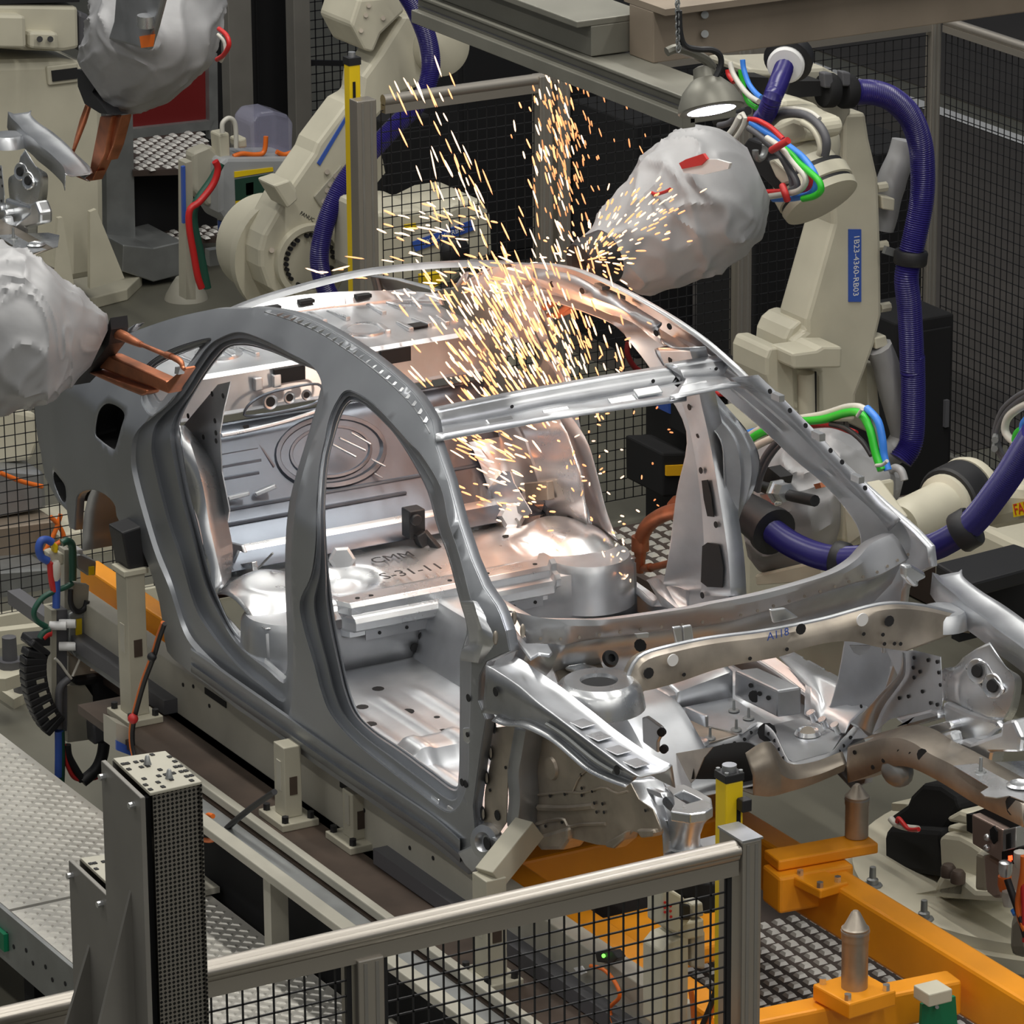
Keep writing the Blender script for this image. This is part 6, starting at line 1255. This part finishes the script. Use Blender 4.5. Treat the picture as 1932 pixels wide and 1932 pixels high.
# ---- pneumatic column at the rear left
X3 = -3.30
pcx = thing('pneumatic_column', 'upright grey column of valves, hoses and a black cable chain behind the rear support post', 'column', at((118, 1400), x=X3))
def P3(*a, x=X3, d=.05): return pl(c3c(*a), x=x, d=d)
P3(375,740, 412,740, 412,1620, 378,1605, d=.06).build('channel_upright', 'dull_cream', pcx); P3(412,740, 490,735, 488,1620, 412,1620, x=X3-.01, d=.06).build('channel_web', 'cable_grey', pcx)
P3(470,300, 520,300, 520,740, 470,740, x=X3-.03).build('mounting_strip', 'beige', pcx)
vb = P3(500,772, 560,735, 720,738, 720,1035, 545,1082, 500,1010, d=.10).build('valve_block', 'zinc', pcx, bevel=.006)
for q in ((555,810, 598,800, 598,940, 555,950), (668,770, 708,765, 706,1030, 668,1045)): P3(*q, x=X3+.006, d=.01).build('yellow_sticker', 'yellow', vb)
gb = P3(555,340, 590,335, 705,385, 700,488, 640,488, 560,430, x=X3+.02, d=.08).build('gauge_box', 'zinc', pcx, bevel=.006); P3(650,425, 690,420, 690,480, 650,485, x=X3+.026, d=.01).build('yellow_sticker', 'yellow', gb)
P3(530,545, 650,560, 640,725, 530,735, x=X3-.0, d=.03).build('bracket_plate', 'dull_cream', pcx); P3(565,300, 605,295, 610,335, 570,335, x=X3).build('gauge_cap', 'label_white', pcx, bevel=.004)
P3(355,325, 400,310, 470,330, 468,410, 380,420, x=X3+.01).build('fitting_block', 'cream', pcx, bevel=.006); P3(360,250, 390,240, 430,270, 425,325, 395,325, 390,285, x=X3+.02, d=.03).build('yellow_elbow', 'yellow', pcx, bevel=.006)
for pts, r, mt in ((c3c(380,245, 340,225, 300,235, 283,290, 300,350, 350,380), .014, 'label_blue'), (c3c(412,500, 412,600, 410,720), .014, 'label_blue'), (c3c(365,390, 372,480, 380,540, 395,600), .012, 'red'), (c3c(530,540, 480,570, 400,600, 310,650, 250,740, 262,810, 340,860), .010, 'hose_green'), (c3c(450,250, 490,235, 525,270, 530,400, 530,520), .014, 'hose_green'),
        (c3c(515,590, 515,680, 540,735, 580,750, 620,720, 635,670), .010, 'black'), (c3c(440,1620, 445,1800, 440,1990), .016, 'hose_green'), (c3c(430,1620, 432,1760, 430,1950), .016, 'label_blue'), (c3c(465,1720, 475,1800, 500,1890, 560,1970, 700,1960, 800,1900), .008, 'red'), (c3c(490,1720, 500,1800, 540,1880, 600,1980), .014, 'black'), (c3c(760,1700, 745,1800, 700,1900, 600,1990), .022, 'black'),
        (c3c(400,1090, 440,1130, 490,1200, 520,1240), .005, 'cable_white'), (c3c(590,1080, 560,1150, 530,1220), .005, 'cable_white'), (c3c(500,1240, 440,1300, 430,1400, 430,1600), .014, 'cable_grey'), (c3c(290,945, 320,900, 365,880), .012, 'hose_green'), (c3c(310,940, 345,910, 370,905), .014, 'red')): hose('hose', on(pts, x=X3+.02), r, mt, pcx)
for c in c3c(400,845, 470,830, 470,995): MB().cyl(at(c, x=X3)-V((0, .02, 0)), at(c, x=X3)+V((.03, .03, 0)), .016, n=10).build('push_fitting', 'label_white', pcx)
MB().lathe(at(c3c(405,440)[0], x=X3+.02), (0, 0, 1), [(-.04, .014), (-.02, .018), (.02, .018), (.03, .012)], 12).build('brass_fitting', 'cable_white', pcx)
P3(500,1075, 660,1070, 660,1215, 500,1225, x=X3-.05, d=.2).build('pedestal_column', 'beige', pcx); P3(660,1180, 825,1190, 700,1225, 660,1225, x=X3-.05, d=.1).build('pedestal_foot', 'beige', pcx)
P3(550,1240, 720,1215, 940,1225, 940,1450, 800,1500, 700,1560, 690,1290, 560,1300, x=X3-.02, d=.25).build('drive_motor', 'near_black', pcx, bevel=.02); P3(490,1290, 620,1285, 700,1400, 690,1560, 680,1680, 495,1705, x=X3-.04, d=.1).build('side_panel', 'dull_cream', pcx)
P3(680,1570, 840,1560, 845,1640, 760,1700, 690,1730, x=X3+.02, d=.12).build('connector_plug', 'cable_grey', pcx, bevel=.01)
# cable chain: links one by one
cpth = spl(on(c3c(290,990, 255,1040, 240,1130, 245,1240, 265,1340, 300,1440, 350,1530, 400,1580), x=X3+.02), 15)
for i in range(14):
    a, b = cpth[i], cpth[i+1]; d_ = (b-a); MB().bar(a-d_*.1, b+d_*.02, .085, .055, (1, 0, 0)).build('chain_link', 'black', pcx, bevel=.006)
    if 4 < i < 12 and i % 2: MB().bar(a.lerp(b, .25)+V((.030, .012, 0)), a.lerp(b, .8)+V((.030, .012, 0)), .028, .004, (1, 0, 0)).build('chain_window', 'dull_cream', pcx)
P3(215,985, 230,945, 370,935, 370,1000, 220,1010, x=X3+.03, d=.08).build('chain_end', 'black', pcx, bevel=.006)
ob = thing('cable_bundle', 'orange and black cable running down the rear support post', 'cable', at(c3c(960,1780)[0], x=-2.2))
cbx = on(c3c(1190,830, 1150,940, 1118,1050, 1080,1150, 1040,1260, 1000,1400, 970,1520, 955,1620, 958,1720, 975,1800), y=-.93)
hose('orange_cable', cbx, .008, 'cable_orange', ob); hose('black_cable', [p+V((.012, 0, 0)) for p in cbx], .008, 'black', ob)
MB().ball(at(c3c(970,1530)[0], y=-.94), .018, 12, 8).build('cable_tie', 'red', ob); MB().ball(at(c3c(1108,1080)[0], y=-.94), .016, 12, 8).build('cable_tie', 'black', ob)
be = thing('trunking_end', 'beige end of a boxed cable trunking with a blue label beside the walkway', 'trunking', at(c3c(880,1750)[0], z=-.3))
pl(c3c(790,1500, 870,1480, 1030,1590, 1200,1750, 1100,1790, 990,1620, 850,1570), z=-.14, d=.03).build('trunking_lid', 'cream', be); pl(c3c(845,1560, 945,1600, 955,1800, 850,1760), x=-2.42, d=.1).build('trunking_side', 'beige', be); pl(c3c(850,1690, 950,1740, 955,1800, 852,1760), x=-2.41, d=.01).build('blue_label', 'label_blue', be)
hb = thing('cable_pair', 'black cable with orange ends crossing the track below the middle support post', 'cable', at((450, 1560), z=-.1))
hose('black_cable', on(px(518,1494, 480,1520, 448,1545, 420,1570, 400,1585), y=-.98), .010, 'black', hb); hose('orange_end', on(px(418,1572, 400,1585, 380,1584), y=-1.0), .008, 'cable_orange', hb); hose('orange_end', on(px(380,1550, 392,1538, 402,1540), y=-1.0), .008, 'cable_orange', hb)
# ---- things at the foot of the floor on the left
fp_ = thing('floor_bracket', 'cream floor bracket with a dark bolt near the low fence', 'bracket', at((20, 1320), z=ZF))
pl(c3c(-60,1290, 180,1260, 215,1330, 100,1390, -60,1280), z=ZF+.04, d=.04).build('foot_plate', 'cream', fp_); pl(c3c(-60,1140, 180,1130, 190,1190, 40,1240, -60,1240), z=ZF+.2, d=.05).build('upper_plate', 'cream', fp_); pl(c3c(-60,900, 370,850, 370,940, -60,1030), x=-5.2, d=.05).build('back_plate', 'cream', fp_)
for p in c3c(75,1150, 190,1320): MB().lathe(at(p, z=ZF+.2 if p[1] < 1270 else ZF+.04), (0, 0, 1), [(0, .05), (.03, .05), (.03, .03), (.12, .028), (.125, 0)], 10).build('anchor_bolt', 'cable_grey', fp_)
nb = thing('weld_machine', 'pale machine base with orange cables behind the low wire fence', 'machine', (-7.5, .5, ZF))
for q, x, mt in ((px(-40,760, 70,780, 75,830, 60,870, -40,880), -6.4, 'cream'), (px(-40,880, 85,890, 90,960, -40,985), -6.3, 'dull_steel'), (px(-40,1000, 110,980, 110,1040, -40,1060), -6.2, 'beam_brown'), (px(110,1010, 240,985, 240,1100, 120,1110), -6.3, 'cream'), (px(-40,1080, 100,1070, 100,1150, -40,1160), -6.0, 'zinc')): pl(q, x=x, d=.4).build('machine_block', mt, nb, bevel=.02)
for pts in (px(0,892, 40,908, 80,918), px(95,975, 110,990, 120,1015, 100,1030), px(115,970, 105,1000, 95,1020, 85,1040)): hose('orange_cable', on(pts, x=-6.1), .010, 'cable_orange', nb)
# ---- control box on its stand behind the car tail
xk = -8.9
kb = thing('control_box', 'grey control box with yellow and blue stickers on a floor stand behind the car roof', 'control box', at((490, 540), z=ZF))
kbx = pl(r11(1145,850, 1180,822, 1540,818, 1555,850, 1545,1160, 1520,1175, 1185,1172, 1145,1110), x=xk, d=.25).build('box_body', 'box_grey', kb, bevel=.02)
for q, mt, nm in ((r11(1222,895, 1422,872, 1424,892, 1222,925), 'yellow', 'warning_strip'), (r11(1224,935, 1530,885, 1530,1000, 1345,1030, 1228,1045), 'panel_green', 'display_panel'), (r11(1228,1048, 1348,1028, 1350,1095, 1230,1115), 'yellow', 'warning_sticker'), (r11(1255,1120, 1410,1095, 1410,1150, 1258,1165), 'label_blue', 'number_label'), (r11(1280,955, 1320,948, 1320,1010, 1282,1018), 'zinc', 'switch_field')): pl(q, x=xk+.006, d=.008).build(nm, mt, kbx)
a4, b4 = at(r11(1262,1145)[0], x=xk+.009), at(r11(1400,1120)[0], x=xk+.009); text('1B22-4360', .075, (a4+b4)/2, basis(b4-a4, (0, 0, 1)), 'label_white', kbx, 'label_text')
pl(r11(1350,1070, 1370,1035, 1392,1065), x=xk+.008, d=.006).build('warning_triangle', 'cable_orange', kbx)
pl(r11(1140,700, 1195,690, 1200,820, 1150,830), x=xk-.05, d=.1).build('air_unit', 'cream', kb, bevel=.01); pl(r11(1240,730, 1285,715, 1290,770, 1245,775), x=xk-.05, d=.1).build('air_unit', 'cream', kb, bevel=.01)
pl(r11(1310,640, 1350,590, 1430,580, 1500,600, 1530,640, 1525,810, 1315,800), x=xk-.1, d=.2).build('clear_cover', 'clear', kb, bevel=.03)
for pts, mt in ((r11(1215,815, 1260,800, 1330,805, 1375,790, 1385,710), 'cable_orange'), (r11(1440,790, 1480,805, 1530,790), 'cable_orange'), (r11(1230,770, 1225,650, 1195,615, 1160,640, 1158,690), 'cable_white')): hose('cord', on(pts, x=xk-.03), .012, mt, kb)
pl(r11(950,870, 965,865, 970,1160, 955,1165), x=xk+.1, d=.02).build('blue_strip', 'label_blue', kb)
pl(r11(966,850, 1000,840, 1020,1560, 970,1560), x=xk+.08, d=.08).build('stand_post', 'dull_cream', kb); MB().lathe(at(r11(970,1555)[0], z=ZF), (0, 0, 1), [(0, .11), (.03, .10), (.08, .07), (.11, .05)], 24).build('stand_foot', 'beige', kb)
hose('red_hose', on(r11(1120,840, 1135,880, 1110,960, 1040,1050, 990,1090, 985,1180, 1010,1330, 1030,1440, 1050,1500), x=xk+.2), .017, 'cable_red', kb); hose('green_hose', on(r11(1150,850, 1100,940, 1020,1060, 1010,1160, 1040,1300, 1060,1400, 1080,1500), x=xk+.12), .02, 'hose_green', kb)
pl(r11(1005,800, 1100,760, 1150,800, 1150,1060, 1080,1080, 1010,1000), x=xk-.1, d=.1).build('valve_panel', 'dull_cream', kb, bevel=.02)
MB().bar(at(r11(1080,1340)[0], x=xk-.3), at(r11(1290,1310)[0], x=xk-.3), .05, .08).build('stand_rail', 'zinc', kb); pl(r11(1180,1170, 1230,1170, 1230,1300, 1185,1310), x=xk-.1, d=.1).build('stand_post', 'label_blue', kb)
# red-topped unit and yellow-banded unit beyond the far window opening
rd = thing('controller', 'black controller with a red rounded lid and a yellow warning triangle', 'controller', at((1400, 900), z=ZF))
pl(cE(765,380, 800,360, 900,330, 1010,335, 1060,390, 1050,410, 770,405), x=-4.6, d=.3).build('red_lid', 'red', rd, bevel=.02); pl(cE(770,405, 1120,405, 1130,560, 1125,800, 770,800), x=-4.62, d=.4).build('controller_body', 'near_black', rd, bevel=.01)
pl(cE(838,418, 952,415, 952,455, 838,458), x=-4.61, d=.01).build('white_label', 'label_white', rd); pl(cE(852,662, 893,592, 935,660), x=-4.61, d=.01).build('warning_triangle', 'yellow', rd); pl(cE(735,420, 760,418, 760,540, 735,540), x=-4.6, d=.05).build('red_edge', 'red', rd)
yb_ = thing('floor_unit', 'dark floor unit with a yellow-orange band seen through the rear door opening', 'unit', at((1280, 950), z=ZF))
pl(cE(370,800, 560,795, 575,1100, 375,1110), x=-4.9, d=.3).build('unit_body', 'near_black', yb_, bevel=.01); pl(cE(398,888, 570,880, 572,955, 398,958), x=-4.89, d=.02).build('warning_band', 'yellow_band', yb_)
pl(cE(410,440, 485,420, 490,540, 415,520), x=-5.0, d=.1).build('blue_label', 'label_blue', yb_); hose('red_cable', on(cE(130,20, 125,100, 170,190, 240,240), x=-5.2), .012, 'dark_red', yb_)
# small equipment in front of the fence end
eq = thing('valve_terminal', 'cream valve terminal on a stand behind the mesh at the end of the near fence', 'valve terminal', at((1290, 1930), x=.85))
k4 = crop(1240, 1560, 5.19)
for q, x, d, mt, nm in ((k4(45,625, 110,605, 260,690, 330,790, 320,920, 190,1050, 45,980), .88, .08, 'cream', 'terminal_block'), (k4(225,740, 330,770, 330,920, 225,920), .885, .02, 'black', 'terminal_face'), (k4(180,470, 300,540, 590,560, 590,840, 470,860, 340,750, 180,640), .80, .12, 'near_black', 'black_box'), (k4(385,440, 465,400, 465,560, 385,540), .86, .04, 'label_white', 'label_plate'), (k4(190,960, 460,900, 465,1080, 300,1110, 180,1060), .86, .10, 'cream', 'stand_head'), (k4(40,1230, 120,1130, 310,1060, 310,1400, 300,1990, 40,1990), .86, .10, 'cream', 'stand_column'), (k4(330,1060, 470,1020, 470,1400, 330,1380), .84, .08, 'beige', 'stand_side'), (k4(340,760, 450,740, 460,880, 345,900), .86, .05, 'dull_cream', 'terminal_side')): pl(q, x=x, d=d).build(nm, mt, eq, bevel=.006)
dots('terminal_dot', on(k4(75,740, 130,775, 75,790, 130,825, 75,835, 135,880), x=.884), .004, (1, 0, 0), eq, 'red')
for pts, mt in ((k4(330,1600, 350,1750, 365,1990), 'cable_orange'), (k4(600,1500, 540,1700, 460,1900, 420,1990), 'black'), (k4(590,1700, 540,1800, 480,1950), 'cable_orange')): hose('cord', on(pts, x=.9), .008, mt, eq)
sb = thing('sensor_module', 'small black sensor module with orange cord and green light on the conveyor beam', 'sensor', at((1100, 1830), z=-.1))
pl(r32(1440,1560, 1530,1550, 1560,1590, 1530,1620, 1450,1610), y=-.70, d=.03).build('module_body', 'black', sb, bevel=.004); pl(r32(1330,1640, 1370,1630, 1395,1665, 1360,1680), y=-.70, d=.005).build('module_label', 'label_white', sb); MB().ball(at(r32(1487,1577)[0], y=-.705), .006, 8, 6).build('module_light', 'green_glow', sb); hose('orange_cord', on(r32(1420,1630, 1490,1650, 1550,1720, 1570,1790, 1520,1850, 1540,1932), y=-.72), .006, 'cable_orange', sb)
tag(pl(r32(500,1470, 640,1570, 640,1590, 510,1510), z=-.118, d=.003).build('blue_marker', 'label_blue'), 'blue number marker lying on the brown deck behind the mesh', 'marker')

# ---------------------------------------------------------------- sparks of the weld
rs = random.Random(11); spk = []
SRC = (1350, 1300)
def add(n, cx, cy, sx, sy, ln, mode='src', y=(.25, .70), dim=False, w=2.0):
    for _ in range(n):
        p = (rs.gauss(cx, sx), rs.gauss(cy, sy))
        if mode == 'src': d = (SRC[0]-p[0]+rs.gauss(0, 18), SRC[1]-p[1]+rs.gauss(0, 18))
        elif mode == 'gun': d = (1108-p[0], 490-p[1])
        elif mode == 'low': d = (30, rs.gauss(14, 5))
        elif mode == 'col': d = (rs.gauss(9, 3), 30)
        elif mode == 'flat': d = (30, rs.gauss(8, 5))
        else: d = (rs.gauss(0, 1), rs.gauss(0, 1))
        l = math.hypot(*d) or 1; L = max(5, rs.gauss(ln, ln*.3)); spk.append((p, (d[0]/l, d[1]/l), L, rs.uniform(*y), dim, w*rs.uniform(.8, 1.12)))
for i in range(85):
    t = rs.random()**1.25; p = (rs.gauss(985-205*t, 44-6*t), rs.gauss(580-430*t, 26)); d = (rs.gauss(25, 4), 58); l = math.hypot(*d); spk.append((p, (d[0]/l, d[1]/l), rs.gauss(36, 8), rs.uniform(.2, .6), False, 1.7))
add(240, 945, 590, 74, 66, 27); add(170, 930, 690, 80, 46, 26); add(40, 815, 432, 45, 24, 22, 'flat'); add(95, 915, 862, 48, 40, 22, 'low'); add(40, 900, 520, 70, 26, 24, 'flat'); add(8, 650, 512, 55, 10, 32, 'flat')
add(120, 1062, 270, 32, 95, 16, 'col', (.5, 1.0), True, 1.7); add(70, 1050, 240, 32, 80, 24, 'col', (.5, 1.0), False, 1.9); add(40, 1130, 260, 55, 90, 13, 'col', (.8, 1.2), True, 1.5)
add(115, 1120, 470, 40, 38, 12, 'gun', (.62, .74), False, 1.9); add(75, 1215, 400, 48, 32, 12, 'gun', (.66, .74), False, 1.8)
add(110, 1065, 610, 52, 62, 20); add(60, 1030, 720, 45, 50, 20); add(80, 1110, 870, 55, 120, 8, 'any', (.35, .72), False, 1.8); add(40, 1160, 1065, 16, 45, 6, 'any', (.60, .72), False, 1.9)
add(30, 1290, 900, 60, 70, 5, 'any', (.9, 1.6), True, 1.8); add(40, 960, 950, 45, 30, 11, 'flat')
spk.sort(key=lambda s: -s[2]*s[5])
def sliver(mb, a, b, r):
    d = (b-a); R = frame(d); vs = [a]
    for t, q in ((.12, .75), (.5, 1.0), (.85, .8)): vs += [a+d*t+R @ V((r*q*math.cos(x), r*q*math.sin(x), 0)) for x in ang(5)]
    vs.append(b); fs = [(0, 1+(i+1) % 5, 1+i) for i in range(5)]
    for k in (0, 1): fs += [(1+k*5+i, 1+k*5+(i+1) % 5, 6+k*5+(i+1) % 5, 6+k*5+i) for i in range(5)]
    fs += [(11+i, 11+(i+1) % 5, 16) for i in range(5)]; return mb.add(vs, fs, True)
def ends_of(s):
    p, d, L, y, dim, w = s; a = at((p[0]-d[0]*L/2, p[1]-d[1]*L/2), y=y); b = at((p[0]+d[0]*L/2, p[1]+d[1]*L/2), y=y); return a, b, w*(a-EYE).length/FOC
proto = {}
for i, s in enumerate(spk[:300]):
    a, b, r = ends_of(s); key = 'spark_dim' if s[4] else ('spark_hot' if i % 5 < 2 else 'spark')
    if key not in proto: m_ = sliver(MB(), V((0, 0, -.5)), V((0, 0, .5)), 1.0); o = m_.build('spark', key); proto[key] = o
    else: o = proto[key].copy(); COL.objects.link(o)
    o.location = (a+b)/2; R = frame(b-a); o.rotation_euler = R.to_euler(); o.scale = (r, r, (b-a).length)
    hue = {'spark': 'orange', 'spark_hot': 'white-hot', 'spark_dim': 'dim orange'}[key]; X_, Y_ = s[0]
    where = 'rising in front of the wire mesh fence' if Y_ < 380 and X_ < 1085 else 'in front of the grey gun bag at the roof rail' if X_ >= 1085 and Y_ < 560 else 'in the dense shower above the windscreen header' if Y_ < 770 else 'inside the car body below the windscreen header'
    tag(o, hue+' spark '+where, 'spark', hue+' sparks '+where)
rest = {'spark': MB(), 'spark_hot': MB(), 'spark_dim': MB()}
for i, s in enumerate(spk[300:]):
    a, b, r = ends_of(s); sliver(rest['spark_dim' if s[4] else ('spark_hot' if i % 5 < 2 else 'spark')], a, b, r)
tag(stuff(rest['spark_hot'].build('spark_shower', 'spark_hot')), 'whitest small sparks at the heart of the shower over the rear seat', 'sparks')
tag(stuff(rest['spark'].build('spark_shower', 'spark')), 'dense shower of small bright sparks over the rear seat and roof rail', 'sparks')
tag(stuff(rest['spark_dim'].build('spark_shower', 'spark_dim')), 'fainter orange sparks rising in a column behind the roof', 'sparks')
